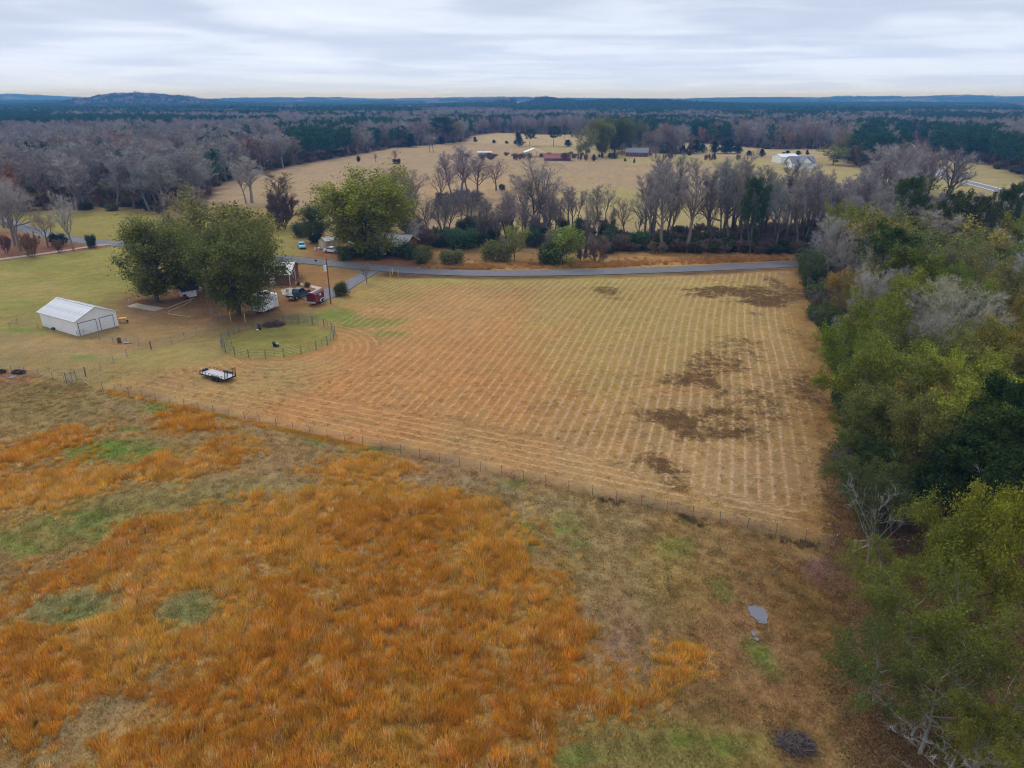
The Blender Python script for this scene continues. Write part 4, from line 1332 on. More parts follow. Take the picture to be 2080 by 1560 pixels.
def scatter(poly, spacing, seed, jit=0.42):
    poly = np.array(poly)
    rr = np.random.RandomState(seed)
    x0, y0 = poly.min(0)
    x1, y1 = poly.max(0)
    X, Y = np.meshgrid(np.arange(x0, x1, spacing), np.arange(y0, y1, spacing))
    X = X.ravel() + rr.uniform(-jit, jit, X.size) * spacing
    Y = Y.ravel() + rr.uniform(-jit, jit, Y.size) * spacing
    k = sdf(X, Y, poly) > 0
    return np.stack([X[k], Y[k]], 1)


def pix(x, y, z=0.0):
    d = y * CP + (CH - z) * SP
    return 1040 + F * x / d, 780 - F * ((z - CH) * CP + y * SP) / d


def in_view(x, y, z=8.0, m=120):
    u, v = pix(x, y, z)
    return (u > -m) & (u < 2080 + m) & (v < 1560 + 2.5 * m)


# (a) the near wood on the right: key trees first, then the rest scattered between them
def by_top(px, ptop, h):
    """ground point of a tree of height h whose top shows at (px, ptop)"""
    return G(px, ptop, h)


KEY = [  # kind, column and row of the top, height, width m, tint, label
    ('pine', 1818, 455, 17, 11, (0.075, 0.11, 0.022), 'broad dark green pine topping the right wood near the road'),
    ('pine', 1865, 500, 15, 10, (0.13, 0.15, 0.02), 'yellowish pine just right of the broad dark pine'),
    ('pine', 1862, 360, 21, 9, (0.075, 0.12, 0.03), 'tall pine with round crown rising from the grey bare wood'),
    ('pine', 1965, 380, 20, 9, (0.08, 0.10, 0.035), 'tall flat topped pine in front of the far highway'),
    ('pine', 2000, 392, 19, 7, (0.085, 0.10, 0.035), 'pine leaning against the flat topped one'),
    ('pine', 2055, 372, 20, 7, (0.07, 0.105, 0.04), 'tall pine nearest the right frame edge by the highway'),
    ('spreading', 1705, 440, 15, 9, (0.42, 0.40, 0.385), 'pale grey frosty looking bare tree at the corner of the hay field'),
    ('fineleaf', 1715, 408, 15, 9, (0.27, 0.27, 0.04), 'yellow green tree behind the pale grey bare tree'),
    ('spreading', 1790, 545, 13, 8, (0.50, 0.48, 0.45), 'white limbed dead looking tree below the broad dark pine'),
    ('fineleaf', 1880, 560, 13, 12, (0.25, 0.265, 0.035), 'large bright olive tree in the middle of the right wood'),
    ('fineleaf', 1790, 600, 12, 10, (0.22, 0.25, 0.032), 'bright olive tree left of the large one in the right wood'),
    ('fineleaf', 1720, 660, 11, 9, (0.195, 0.25, 0.03), 'vivid green tree overhanging the hay field edge'),
    ('fineleaf', 1850, 700, 12, 11, (0.22, 0.24, 0.04), 'olive tree in the right wood below the large bright one'),
    ('spreading', 1960, 575, 15, 12, (0.46, 0.42, 0.32), 'broad bare grey tree in the middle of the right wood'),
    ('spreading', 1890, 640, 12, 8, (0.42, 0.38, 0.31), 'bare tree tangled in olive crowns left of the broad grey one'),
    ('fineleaf', 1960, 500, 14, 11, (0.23, 0.22, 0.09), 'dull grey green tree below the tall highway pines'),
    ('fineleaf', 2065, 530, 14, 12, (0.24, 0.22, 0.06), 'brown green round tree at the right edge below the highway pines'),
    ('fineleaf', 2010, 720, 12, 11, (0.25, 0.24, 0.035), 'golden olive tree near the right edge of the wood'),
    ('fineleaf', 2070, 660, 12, 9, (0.27, 0.22, 0.04), 'golden brown tree at the right edge above the dark pines'),
    ('pine', 2030, 810, 14, 8, (0.05, 0.08, 0.018), 'very dark pine near the right edge halfway down'),
    ('pine', 1965, 875, 12, 6.5, (0.032, 0.055, 0.012), 'very dark pine left below the other dark pine'),
    ('pine', 2080, 770, 14, 7.5, (0.03, 0.055, 0.012), 'very dark pine cut by the right frame edge'),
    ('pine', 2050, 915, 12, 7, (0.035, 0.06, 0.014), 'very dark pine lowest of the dark group'),
    ('pine', 1800, 900, 7, 5, (0.05, 0.075, 0.02), 'small dark pine at the edge of the brown stained hay'),
    ('pine', 1925, 930, 9, 5, (0.035, 0.065, 0.02), 'small dark pine under the dark group'),
    ('fineleaf', 1830, 780, 10, 9, (0.21, 0.22, 0.055), 'greyish olive tree with long low limb over the field edge'),
    ('fineleaf', 1790, 820, 8, 8, (0.15, 0.17, 0.04), 'low dark olive tree against the field edge'),
    ('fineleaf', 1900, 820, 11, 9, (0.20, 0.19, 0.05), 'brownish olive tree left of the dark pines'),
    ('fineleaf', 1780, 930, 7, 7, (0.13, 0.15, 0.045), 'low grey green tree above the broken fence corner'),
    ('sapling', 1800, 985, 8, 6, (0.33, 0.32, 0.28), 'small pale bare tree over the broken fence corner'),
    ('fineleaf', 2045, 985, 12, 8, (0.252, 0.252, 0.026), 'bright yellow green tree at the right edge with pale limbs'),
    ('fineleaf', 1950, 1030, 9, 6.5, (0.215, 0.229, 0.030), 'bright yellow green sapling left of the pale limbed tree'),
    ('sapling', 2065, 930, 11, 6, (0.459, 0.444, 0.414), 'white twigged bare tree at the right edge'),
    ('thinleaf', 1810, 1110, 5, 7, (0.185, 0.200, 0.026), 'low yellow green sapling beside the broken fence corner'),
    ('thinleaf', 1880, 1180, 8, 8, (0.163, 0.185, 0.026), 'sparse olive sapling with spreading grey limbs over brown litter'),
    ('thinleaf', 2010, 1160, 10, 8, (0.170, 0.185, 0.024), 'olive tree with crooked trunk at the lower right'),
    ('thinleaf', 1810, 1290, 6, 7, (0.115, 0.148, 0.033), 'grey green sapling leaning over the leaf litter'),
    ('thinleaf', 1930, 1330, 8, 7, (0.126, 0.133, 0.026), 'dim olive sapling above the fallen grey limbs'),
    ('thinleaf', 2060, 1330, 9, 7, (0.148, 0.155, 0.022), 'olive tree cut by the right frame edge, lower one'),
    ('thinleaf', 2010, 1450, 7, 6, (0.178, 0.174, 0.022), 'yellowish sapling in the lower right corner'),
    ('sapling', 1935, 1480, 5, 6, (0.407, 0.385, 0.348), 'white bare sapling in the lower right corner'),
    ('sapling', 1880, 1400, 4, 6, (0.326, 0.326, 0.266), 'grey mossy bare sapling over the leaf litter'),
]
occ = []


def look(h, lo, hi, tint, words, mid, ratio=None):
    size = 'low' if h < lo else ('tall' if h > hi else 'mid sized')
    if ratio is not None and abs(ratio) > 0.33:
        size = ('slim' if ratio < 0 else 'broad') if size == 'mid sized' else size + (' slim' if ratio < 0 else ' broad')
    b_ = sum(tint) / 3
    return size + ' ' + (words[0] if b_ < mid * 0.72 else (words[2] if b_ > mid * 0.9 else words[1]))


LEAN = ('', 'slim ', 'bushy ', 'crooked ', 'round headed ', 'loose ')


def rw_place(u, v):
    rows = ((470, 'below the tall highway pines'), (560, 'around the broad dark pine'), (680, 'around the large bright olive tree'), (800, 'below the broad grey bare tree'),
            (960, 'beside the very dark pines'), (1120, 'behind the broken fence corner'), (1300, 'over leaf litter right of the grey puddle'), (9999, 'in the lower right corner of the wood'))
    r_ = [p for lim, p in rows if v < lim][0]
    return r_ + (', on the field side' if u < 1800 else (', towards the frame edge' if u > 1950 else ''))


for k, (kd, px, pt, h, w, c, lb) in enumerate(KEY):
    x, y = by_top(px, pt, h)
    occ.append((x, y, w / 2))
    plant(kd, k, x, y, h, w, c, {'pine': 'pine_tree', 'spreading': 'bare_tree', 'fineleaf': 'leafy_tree', 'thinleaf': 'leafy_tree', 'sapling': 'bare_tree'}[kd], lb, 'tree')
occ = np.array(occ)
RW = np.array([(x + (2.4 if y > 60 else 0.6), y) for x, y in EDGE_L] + [(135, -20), (190, 178)])
pts = scatter(RW, 5.9, 21)
pts = pts[in_view(pts[:, 0], pts[:, 1], 10, 60)]
rr = np.random.RandomState(31)
NSC = {'pine': 0, 'leafy': 0, 'bare': 0}
for x, y in pts:
    dn = np.hypot(occ[:, 0] - x, occ[:, 1] - y) - occ[:, 2] * 0.55
    if dn.min() < 1.2 or y < 22:
        continue
    e = float(linedist(np.array([x]), np.array([y]), EDGE_L)[0])
    u, v = pix(x, y, 10)
    zn = vnoise(x, y, 18, 3)
    q = rr.rand()
    near_ = y < 75
    h = rr.uniform(8.5, 13) if e > 6 else rr.uniform(4.5, 8)
    if y < 60:
        h = rr.uniform(4, 8)
        if rr.rand() < 0.12:
            continue
    if v < 500 and e > 6:
        h = rr.uniform(12, 16)
    grp = 'trees of the right hand wood'
    if q < (0.30 if v < 560 else (0.10 if v > 1000 else 0.20)) + 0.25 * (v < 470):
        plant('sapling' if y < 62 else ('spreading' if rr.rand() < .5 else 'ascending'), rr.randint(9), x, y, h, h * 0.62, vary((0.40, 0.36, 0.30), 0.2), 'bare_tree', 'bare grey tree ' + rw_place(u, v), 'tree', 'bare trees of the wood beside the hay field')
    elif q < 0.26 and 1900 < u and 760 < v < 1000:
        plant('pine', rr.randint(9), x, y, h * 1.1, h * 0.6, vary((0.038, 0.065, 0.016), 0.2), 'pine_tree', 'dark pine filling the dark pine group near the right frame edge', 'tree', 'dark pines of the wood beside the hay field')
    else:
        c = T_OLIVE if zn > 0.45 else (0.21, 0.225, 0.055)
        if rr.rand() < 0.18:
            c = (0.31, 0.24, 0.06)
        if e < 5:
            c = (0.13, 0.165, 0.045)
        if v > 1100:
            c = (0.15, 0.155, 0.03) if rr.rand() < .6 else (0.17, 0.13, 0.045)
        tc_ = vary(c, 0.34)
        plant('thinleaf' if y < 58 else ('fineleaf' if y < 120 else 'leafy'), rr.randint(9), x, y, h, h * rr.uniform(0.7, 0.95), tc_, 'leafy_tree', look(h, 9, 12, tc_, ('dark green', 'olive', 'yellow olive'), 0.19) + ' tree ' + rw_place(u, v), 'tree', 'olive trees of the wood beside the hay field')
# dark bushes along the foot of that wood
for k in range(44):
    t = k / 43.0
    y = 56 + t * 116
    x = float(np.interp(y, [p[1] for p in EDGE_L[::-1]], [p[0] for p in EDGE_L[::-1]])) + rr.uniform(0.8, 3.2)
    plant('shrub' if k % 4 else 'thicket', k, x, y, rr.uniform(2.4, 5.0), rr.uniform(3.5, 5.5), vary((0.10, 0.135, 0.045) if k % 4 else (0.22, 0.2, 0.15), 0.25), 'green_bush' if k % 4 else 'brown_thicket',
          ('small ', 'ragged ', 'tall ', 'wide ')[(k // 2) % 4] + ('dark green bush' if k % 4 else 'bare brown thicket') + (' nearest the broken fence corner', ' beside the brown stained hay', ' under the vivid green tree', ' under the white limbed tree', ' under the pale frosty tree')[min(4, k // 9)] + ', hay field side', 'bush' if k % 4 else 'thicket', 'bushes along the edge of the hay field')

# (b) bare wood beyond the road, right of the middle
W1 = [tuple(G(*p)) for p in ((1232, 514), (1330, 512), (1480, 514), (1640, 520), (1800, 505), (2150, 490), (2150, 457), (1900, 462), (1780, 458), (1640, 462), (1500, 470), (1380, 474), (1300, 480), (1232, 490))]
pw = scatter(W1, 5.6, 41)
pw = pw[in_view(pw[:, 0], pw[:, 1], 8, 60)]
pw = pw[np.argsort(pw[:, 1] - 0.25 * np.abs(pw[:, 0] - 60))]
W1REST = []
nw = 0
for k, (x, y) in enumerate(pw):
    u, v = pix(x, y)
    if 1335 < u < 1385 and v < 505 or 1400 < u < 1450 and rr.rand() < .75 or u < 1310 and rr.rand() < 0.6:
        if rr.rand() < 0.7:
            continue
    tall = 24 if u < 1500 else 20.5
    if u < 1310:
        tall = 10
    if u > 1660:
        tall = 15
    if u > 1790:
        tall = 11.5
    h = tall * rr.uniform(0.72, 1.06)
    if nw >= 105:
        W1REST.append((x, y, h))
        continue
    nw += 1
    tc_ = vary((0.365, 0.335, 0.305) if rr.rand() < .75 else (0.25, 0.23, 0.21), 0.18)
    pl_ = [p for lim, p in ((1320, 'beside the twin trunk tree'), (1400, 'in the clump left of the lone pine'), (1500, 'just left of the lone dark pine'), (1570, 'just right of the lone dark pine'), (1650, 'between lone pine and pale frosty tree'), (1800, 'behind the pale frosty tree'), (9999, 'among the pines by the highway')) if u < lim][0]
    q_ = rr.uniform(-1, 1)
    plant('ascending' if rr.rand() < .9 else 'spreading', k, x, y, h, h * (0.405 + 0.065 * q_), tc_, 'bare_tree',
          look(h, tall * 0.82, tall * 0.96, tc_, ('dark', 'grey', 'pale'), 0.35, q_) + ' bare tree across the road ' + pl_, 'tree', 'bare trees of the wood across the road')
for k in range(60):
    t = rr.rand()
    px = 1236 + 410 * t
    x, y = G(px, rr.uniform(494, 515))
    gr = rr.rand() < 0.45
    plant('shrub' if gr else 'thicket', k, x, y, rr.uniform(2, 4.4), rr.uniform(4, 6.5), vary((0.09, 0.115, 0.05) if gr else (0.24, 0.17, 0.125), 0.25), 'green_bush' if gr else 'brown_thicket',
          ('small ' if x % 3 < 1 else ('ragged ' if x % 3 < 2 else 'wide ')) + ('dark green bush' if gr else 'brown thicket') + ' across the road ' + [p for lim, p in ((1310, 'near the twin trunk tree'), (1400, 'under the tall clump of bare trees'), (1490, 'left of the lone dark pine'), (1560, 'right of the lone dark pine'), (9999, 'near the hay field wood')) if px < lim][0], 'bush' if gr else 'thicket', 'undergrowth of the wood across the road')

for k in range(34):
    px = rr.uniform(815, 1245)
    x, y = G(px, rr.uniform(468, 503))
    gr = rr.rand() < 0.5
    plant('thicket' if gr else 'shrub', k, x, y, rr.uniform(2.2, 5.5), rr.uniform(3.5, 6.5), vary((0.20, 0.16, 0.135) if gr else (0.085, 0.105, 0.05), 0.25), 'brown_thicket' if gr else 'green_bush',
          ('bare brown thicket' if gr else 'ragged dark green bush') + ' along the creek ' + [p for lim, p in ((900, 'near the brick house'), (985, 'left of the pale wooden pole'), (1060, 'right of the pale wooden pole'), (1160, 'under the biggest creek tree'), (9999, 'left of the twin trunk tree')) if px < lim][0], 'thicket' if gr else 'bush', 'tangle along the creek')
for k in range(30):
    px = rr.uniform(790, 1240)
    pb = rr.uniform(448, 502)
    x, y = G(px, pb)
    h = rr.uniform(7, 15)
    tc_ = vary((0.29, 0.26, 0.24), 0.2)
    plant('ascending' if k % 3 else 'spreading', k, x, y, h, h * rr.uniform(0.4, 0.6), tc_, 'bare_tree',
          look(h, 9, 12.5, tc_, ('dark', 'brown grey', 'grey'), 0.27) + ' bare tree along the creek ' + [p for lim, p in ((900, 'near the brick house'), (985, 'left of the wooden pole'), (1060, 'right of the wooden pole'), (1160, 'beneath the biggest creek tree'), (9999, 'by the twin trunk tree')) if px < lim][0], 'tree', 'small bare trees along the creek')
# (c) the great wood left and behind: the largest shown as trees of their own, the rest as woodland
NOWOOD = [PASTURE, PAST2, PAST3, PAST4, gp([(-300, 428), (0, 428), (200, 432), (400, 438), (640, 440), (640, 900), (-300, 900)]), gp([(0, 560), (300, 440), (640, 430), (1640, 420), (2080, 410), (2600, 400), (2400, 1500), (0, 1500)]),
          gp([(1040, 214), (1150, 209), (1145, 214), (1090, 226), (1045, 229)]), gp([(1160, 300), (1240, 290), (1330, 300), (1330, 330), (1160, 335)]), gp([(1565, 318), (1560, 348), (1680, 348), (1670, 322)])]


def free(x, y, marg):
    ok = np.ones(len(x), bool)
    for Pl in NOWOOD:
        ok &= sdf(x, y, Pl) < -marg
    ok &= linedist(x, y, FARROAD) > 9
    ok &= linedist(x, y, ROAD) > 6
    ok &= y > 200
    return ok


rs = np.random.RandomState(77)


def band(d0, d1, sp):
    n = int(0.86 * (d1 ** 2 - d0 ** 2) / sp ** 2)
    r = np.sqrt(rs.uniform(d0 ** 2, d1 ** 2, n))
    a = rs.uniform(-0.80, 0.80, n)
    return r * a, r


bx, by = [], []
X, Y = np.meshgrid(np.arange(-1250, 1250, 7.2), np.arange(240, 1350, 7.2))
X = X.ravel() + rs.uniform(-3, 3, X.size)
Y = Y.ravel() + rs.uniform(-3, 3, Y.size)
k = (np.abs(X) < 0.80 * Y + 30) & free(X, Y, 2.0) & (Y > 243)
k &= rs.rand(len(X)) < np.where(Y < 560, 1.0, 0.62)
X, Y = X[k], Y[k]


def kind_of(x, y, seed=0):
    """0 bare, 1 pine, 2 leafy for every point of the far country"""
    u = 1040 + 1520 * x / y
    d = np.hypot(x, y)
    n1 = fbm(x, y, 90, 51 + seed, 3)
    n2 = fbm(x, y, 260, 61 + seed, 3)
    r = rs.rand(len(x))
    k = np.zeros(len(x), int)
    k[(n1 > 0.56) & (d > 330)] = 1
    k[(r < 0.05)] = 1
    k[(r > 0.90)] = 2
    k[(n1 < 0.36) & (r > 0.6)] = 2
    k[(u < 560) & (d > 860)] = 1
    k[(u < 600) & (d > 860) & (n2 > 0.64)] = 0
    k[(u < 560) & (d < 860) & (r > 0.04) & (k == 1)] = 0
    k[(u > 600) & (u < 1040) & (d > 1150)] = 1
    k[(u > 600) & (u < 1040) & (d > 1150) & (n2 > 0.52)] = 0
    k[(u > 1040) & (d > 1600)] = 1
    k[(u > 1560) & (d > 1100) & (n2 < 0.55)] = 1
    k[(u > 1750) & (u < 2045) & (d > 440) & (d < 800) & (r < 0.78)] = 1
    k[(u > 1985) & (d > 380) & (d < 520)] = 1
    k[(u > 1560) & (d > 2600) & (n2 > 0.62)] = 0
    hill = (u > 110) & (u < 440) & (d > 2200) & (d < 3400)
    k[hill] = 0
    k[hill & (r < 0.35)] = 1
    return k, u, d, n1, n2


kk, uu, dd, n1_, n2_ = kind_of(X, Y)
own = np.zeros(len(X), bool)
NEARW = {}
# screen size falls with distance; keep the nearest trees of every kind, but only those that are not hidden deep in the wood
order = np.argsort(dd)
BUD = {0: 78, 1: 110, 2: 100}
vis = in_view(X, Y, 14, 20)
edge = np.full(len(X), 1e9)
for Pl in NOWOOD[:5]:
    edge = np.minimum(edge, -sdf(X, Y, Pl))
score = dd + 1.2 * np.minimum(edge, 120)
order = np.argsort(score)
cnt = {0: 0, 1: 0, 2: 0}
for j in order:
    if not vis[j] or cnt[kk[j]] >= BUD[kk[j]]:
        continue
    cnt[kk[j]] += 1
    own[j] = True


def side_of(u, d):
    return 'left wood' if u < 620 else ('wood behind the pasture' if u < 1560 else 'wood on the right')


def far_place(u, d):
    a = [p for lim, p in ((150, 'at the far left of the big wood'), (300, 'of the wood above the farm track'), (450, 'above the first yard oak'), (620, 'above the largest yard oak'), (760, 'along the upper left pasture edge'), (900, 'at the upper corner of the pasture'),
                          (1200, 'behind the far barns'), (1400, 'behind the far brick house'), (1560, 'behind the row of cedars'), (1700, 'behind the white gabled house'), (1860, 'left of the far highway'), (1990, 'right of the far highway'), (9999, 'at the right frame edge')) if u < lim][0]
    return ('front row ' if d < 330 else ('second rank ' if d < 420 else 'deep ')) + a


def far_tint(k, n):
    r = rs.rand()
    if k == 0:
        c = T_MAUVE if r < .5 else (T_GREY if r < 0.8 else (0.30, 0.24, 0.20))
        if r > 0.994:
            c = (0.34, 0.19, 0.12)
        return c
    if k == 1:
        return (0.045, 0.115, 0.06)
    return (0.22, 0.21, 0.085) if r < .6 else ((0.15, 0.17, 0.06) if r < .85 else (0.33, 0.21, 0.11))


LBL = {0: ('bare_tree', 'bare mauve grey tree in the'), 1: ('pine_tree', 'dark pine among other trees in the'), 2: ('leafy_tree', 'dull olive or brown leaved tree in the')}
for j in np.where(own)[0]:
    k_ = kk[j]
    nm, lb = LBL[k_]
    sd_ = side_of(uu[j], dd[j])
    h = rs.uniform(14, 20) if k_ == 0 else (rs.uniform(15, 20) if k_ == 1 else rs.uniform(9, 15))
    kd = ('woodland' if dd[j] > 300 or edge[j] > 14 else 'ascending') if k_ == 0 else ('farpine' if k_ == 1 else 'leafy')
    tc_ = vary(far_tint(k_, 0), 0.18)
    q_ = rs.uniform(-1, 1)
    word = look(h, 11 if k_ == 2 else 16, 13 if k_ == 2 else 18, tc_, (('dark', 'mauve grey', 'pale grey'), ('dark', 'dark', 'green'), ('dull green', 'olive', 'brownish'))[k_], (0.29, 0.06, 0.17)[k_], q_)
    sd_ = far_place(uu[j], dd[j])
    plant(kd, rs.randint(12), X[j], Y[j], h, h * (0.6 + 0.1 * q_) * (0.75 if k_ == 1 else 1), tc_, nm, word + (' bare tree ', ' pine ', ' leafed tree ')[k_] + sd_, 'tree', nm.replace('_', ' ') + 's of the ' + side_of(uu[j], dd[j]), parts=dd[j] < 420)

# ------------------------------------------------------------------ instanced masses: far woodland, undergrowth, grass
SRC = bpy.data.collections.new("source_shapes")


def src(name, V, F_, mats, mi=None, v=None):
    if v is None:
        v = np.full(len(V), 0.5)
    m = mesh_np(name, V, F_, mats, mat_index=mi, attrs={'v': ('FLOAT', v)})
    return m


def scatter_obj(name, meshes, P3, rot, scl, idx, tint, label, cat):
    """one object: points that carry a copy of one of the meshes each"""
    col = bpy.data.collections.new(name + "_shapes")
    for i, m in enumerate(meshes):
        o = bpy.data.objects.new("shape_%03d" % i, m)
        col.objects.link(o)
    me = mesh_np(name, P3, [], [], attrs={'rot': ('FLOAT_VECTOR', rot), 'scl': ('FLOAT_VECTOR', scl), 'idx': ('INT', idx), 'tint': ('FLOAT_COLOR', np.c_[tint, np.ones(len(tint))])})
    o = obj(name, me)
    ng = bpy.data.node_groups.new(name + "_growth", 'GeometryNodeTree')
    ng.interface.new_socket('Geometry', in_out='INPUT', socket_type='NodeSocketGeometry')
    ng.interface.new_socket('Geometry', in_out='OUTPUT', socket_type='NodeSocketGeometry')
    gi, go = ng.nodes.new('NodeGroupInput'), ng.nodes.new('NodeGroupOutput')
    ci = ng.nodes.new('GeometryNodeCollectionInfo')
    ci.inputs['Collection'].default_value = col
    ci.inputs['Separate Children'].default_value = True
    ci.inputs['Reset Children'].default_value = True
    ip = ng.nodes.new('GeometryNodeInstanceOnPoints')
    ip.inputs['Pick Instance'].default_value = True

    def na(nm, typ):
        a = ng.nodes.new('GeometryNodeInputNamedAttribute')
        a.data_type = typ
        a.inputs['Name'].default_value = nm
        return a.outputs['Attribute']
    e2r = ng.nodes.new('FunctionNodeEulerToRotation')
    ng.links.new(na('rot', 'FLOAT_VECTOR'), e2r.inputs[0])
    ng.links.new(gi.outputs[0], ip.inputs['Points'])
    ng.links.new(ci.outputs[0], ip.inputs['Instance'])
    ng.links.new(na('idx', 'INT'), ip.inputs['Instance Index'])
    ng.links.new(e2r.outputs[0], ip.inputs['Rotation'])
    ng.links.new(na('scl', 'FLOAT_VECTOR'), ip.inputs['Scale'])
    ng.links.new(ip.outputs[0], go.inputs[0])
    md = o.modifiers.new("growth", 'NODES')
    md.node_group = ng
    return tag(o, label, cat, kind='stuff')


def inst_form(kind, cm, wm):
    out = []
    for i, f in enumerate(FORMS[kind]):
        out.append((mesh_np("%s_shape" % kind, f['V'], f['F'], [cm, wm], mat_index=f['mi'], attrs={'v': ('FLOAT', f['v'])}), f))
    return out


I_BARK = plant_mat('woodland_bark', (0.6, 0.56, 0.52), instanced=True, vary=0.1)
WF = {0: inst_form('woodland', I_TWIG, I_BARK), 1: inst_form('farpine', I_LEAF, M_BARKD), 2: inst_form('leafy', I_LEAF, I_BARK)}
WN = {0: ('bare_woodland', 'mass of bare mauve grey trees filling the woods behind the fields'), 1: ('pine_woodland', 'mass of dark pines standing in the woods behind the fields'), 2: ('mixed_woodland', 'mass of olive and brown leaved trees scattered through the far woods')}
for k_ in (0, 1, 2):
    s_ = (~own) & (kk == k_)
    x, y = X[s_], Y[s_]
    if k_ == 0:
        W_ = np.array(W1REST)
        x, y = np.concatenate([x, W_[:, 0]]), np.concatenate([y, W_[:, 1]])
    n = len(x)
    z = terrain(x, y)
    h = rs.uniform(13, 20, n) if k_ == 0 else (rs.uniform(14, 20, n) if k_ == 1 else rs.uniform(9, 15, n))
    idx = rs.randint(0, len(WF[k_]), n)
    Hs = np.array([f['H'] for _, f in WF[k_]])[idx]
    Rs = np.array([f['R'] for _, f in WF[k_]])[idx]
    w = h * rs.uniform(0.5, 0.75, n) * (0.8 if k_ == 1 else 1)
    scl = np.stack([w / 2 / Rs, w / 2 / Rs, h / Hs], 1)
    rot = np.stack([np.zeros(n), np.zeros(n), rs.uniform(0, 6.28, n)], 1)
    tint = np.array([vary(far_tint(k_, 0), 0.18) for _ in range(n)])
    scatter_obj(WN[k_][0], [m for m, _ in WF[k_]], np.stack([x, y, z], 1), rot, scl, idx, tint, WN[k_][1], 'woodland')

# very far forest as patches of several crowns
def patch_mesh(kind, seed):
    r = np.random.RandomState(seed)
    Vs, Fs, vs, k = [], [], [], 0
    for c in range(9):
        cx_, cy_ = r.uniform(-11, 11, 2)
        h = r.uniform(12, 19)
        if kind == 'pine':
            C = np.stack([cx_ + r.normal(0, 1.4, 12), cy_ + r.normal(0, 1.4, 12), h - np.abs(r.normal(0, 3.5, 12))], 1)
            V, F_, v = leaves(r, C, 4, 2.0, 0.8, flat=0.4, elong=1.4)
        elif kind == 'leafy':
            C = np.stack([cx_ + r.normal(0, 2.2, 12), cy_ + r.normal(0, 2.2, 12), h * 0.75 - np.abs(r.normal(0, 3.0, 12))], 1)
            V, F_, v = leaves(r, C, 4, 1.9, 1.0, flat=0.4, elong=1.3)
        else:
            n = 60
            P0 = np.stack([cx_ + r.normal(0, 1.6, n), cy_ + r.normal(0, 1.6, n), r.uniform(3, 12, n)], 1)
            D = np.stack([r.normal(0, 1.6, n), r.normal(0, 1.6, n), r.uniform(3, 7, n)], 1)
            X_ = r.normal(0, 1, (n, 3))
            X_[:, 2] *= 0.2
            X_ /= np.linalg.norm(X_, axis=1)[:, None]
            V = np.stack([P0 - X_ * 0.35, P0 + X_ * 0.35, P0 + D], 1).reshape(-1, 3)
            F_ = np.arange(len(V)).reshape(-1, 3)
            v = np.repeat(r.rand(n), 3)
        Vs.append(V)
        Fs.append(F_ + k)
        vs.append(v)
        k += len(V)
    return mesh_np("far_patch", np.concatenate(Vs), np.concatenate(Fs), [I_LEAF if kind != 'bare' else I_TWIG], attrs={'v': ('FLOAT', np.concatenate(vs))})


PM = {0: [patch_mesh('bare', i) for i in range(3)], 1: [patch_mesh('pine', 10 + i) for i in range(3)], 2: [patch_mesh('leafy', 20 + i) for i in range(3)]}
fx, fy, fs_ = [], [], []
for d0, d1, sp, sc_ in ((1330, 3000, 17.5, 1.0), (3000, 4800, 33, 1.5), (4800, 7600, 55, 2.4)):
    x, y = band(d0, d1, sp)
    fx.append(x)
    fy.append(y)
    fs_.append(np.full(len(x), sc_))
x, y, s_ = np.concatenate(fx), np.concatenate(fy), np.concatenate(fs_)
k = free(x, y, 4.0)
x, y, s_ = x[k], y[k], s_[k]
kf, uf, df, n1f, n2f = kind_of(x, y, 1)
FN = {0: ('far_bare_forest', 'hazy mauve bare forest on the far hills'), 1: ('far_pine_forest', 'hazy blue green pine plantations reaching to the horizon'), 2: ('far_mixed_forest', 'hazy olive trees spotted through the far forest')}
for k_ in (0, 1, 2):
    m = kf == k_
    n = int(m.sum())
    xx, yy, ss = x[m], y[m], s_[m]
    z = terrain(xx, yy)
    hh = np.where(ss > 1, 0.85 + 0.25 * rs.rand(n), rs.uniform(0.85, 1.15, n))
    scl = np.stack([ss * 1.05, ss * 1.05, hh], 1)
    rot = np.stack([np.zeros(n), np.zeros(n), rs.uniform(0, 6.28, n)], 1)
    tint = np.array([vary((0.22, 0.175, 0.175) if (k_ == 0 and rs.rand() < .7) else far_tint(k_, 0), 0.15) for _ in range(n)])
    scatter_obj(FN[k_][0], PM[k_], np.stack([xx, yy, z], 1), rot, scl, rs.randint(0, 3, n), tint, FN[k_][1], 'forest')

# undergrowth under the woods
ug = []
X2, Y2 = X[(edge < 26)], Y[(edge < 26)]
q = rs.rand(len(X2)) < np.where(Y2 < 700, 0.95, 0.5)
U1 = np.stack([X2[q] + rs.uniform(-3, 3, q.sum()), Y2[q] + rs.uniform(-2, 2, q.sum())], 1)
U1 = U1[free(U1[:, 0], U1[:, 1], -1.0)]
wl = scatter([(p[0], p[1]) for p in W1], 3.6, 91)
rw = scatter([(px_ + 1.5, py_) for px_, py_ in EDGE_L] + [(150, -20), (200, 178)], 3.4, 92)
rw = rw[(rw[:, 1] > 62)]
allp = np.concatenate([U1, wl, rw])
allp = allp[in_view(allp[:, 0], allp[:, 1], 0, 80)]
n = len(allp)
US = inst_form('shrub', I_LEAF, M_BARKD) + inst_form('thicket', I_TWIG, I_BARK)
idx = rs.randint(0, 6, n)
gr = idx < 3
tint = np.where(gr[:, None], np.array((0.115, 0.125, 0.05)), np.array((0.27, 0.20, 0.15))) * rs.uniform(0.7, 1.35, (n, 1))
sc_ = rs.uniform(0.45, 1.05, n)
scatter_obj("undergrowth", [m for m, _ in US], np.c_[allp, terrain(allp[:, 0], allp[:, 1])], np.stack([np.zeros(n), np.zeros(n), rs.uniform(0, 6.28, n)], 1), np.stack([sc_ * 1.2, sc_ * 1.2, sc_], 1), idx, tint,
            'low brown and green scrub under and in front of the woods', 'undergrowth')

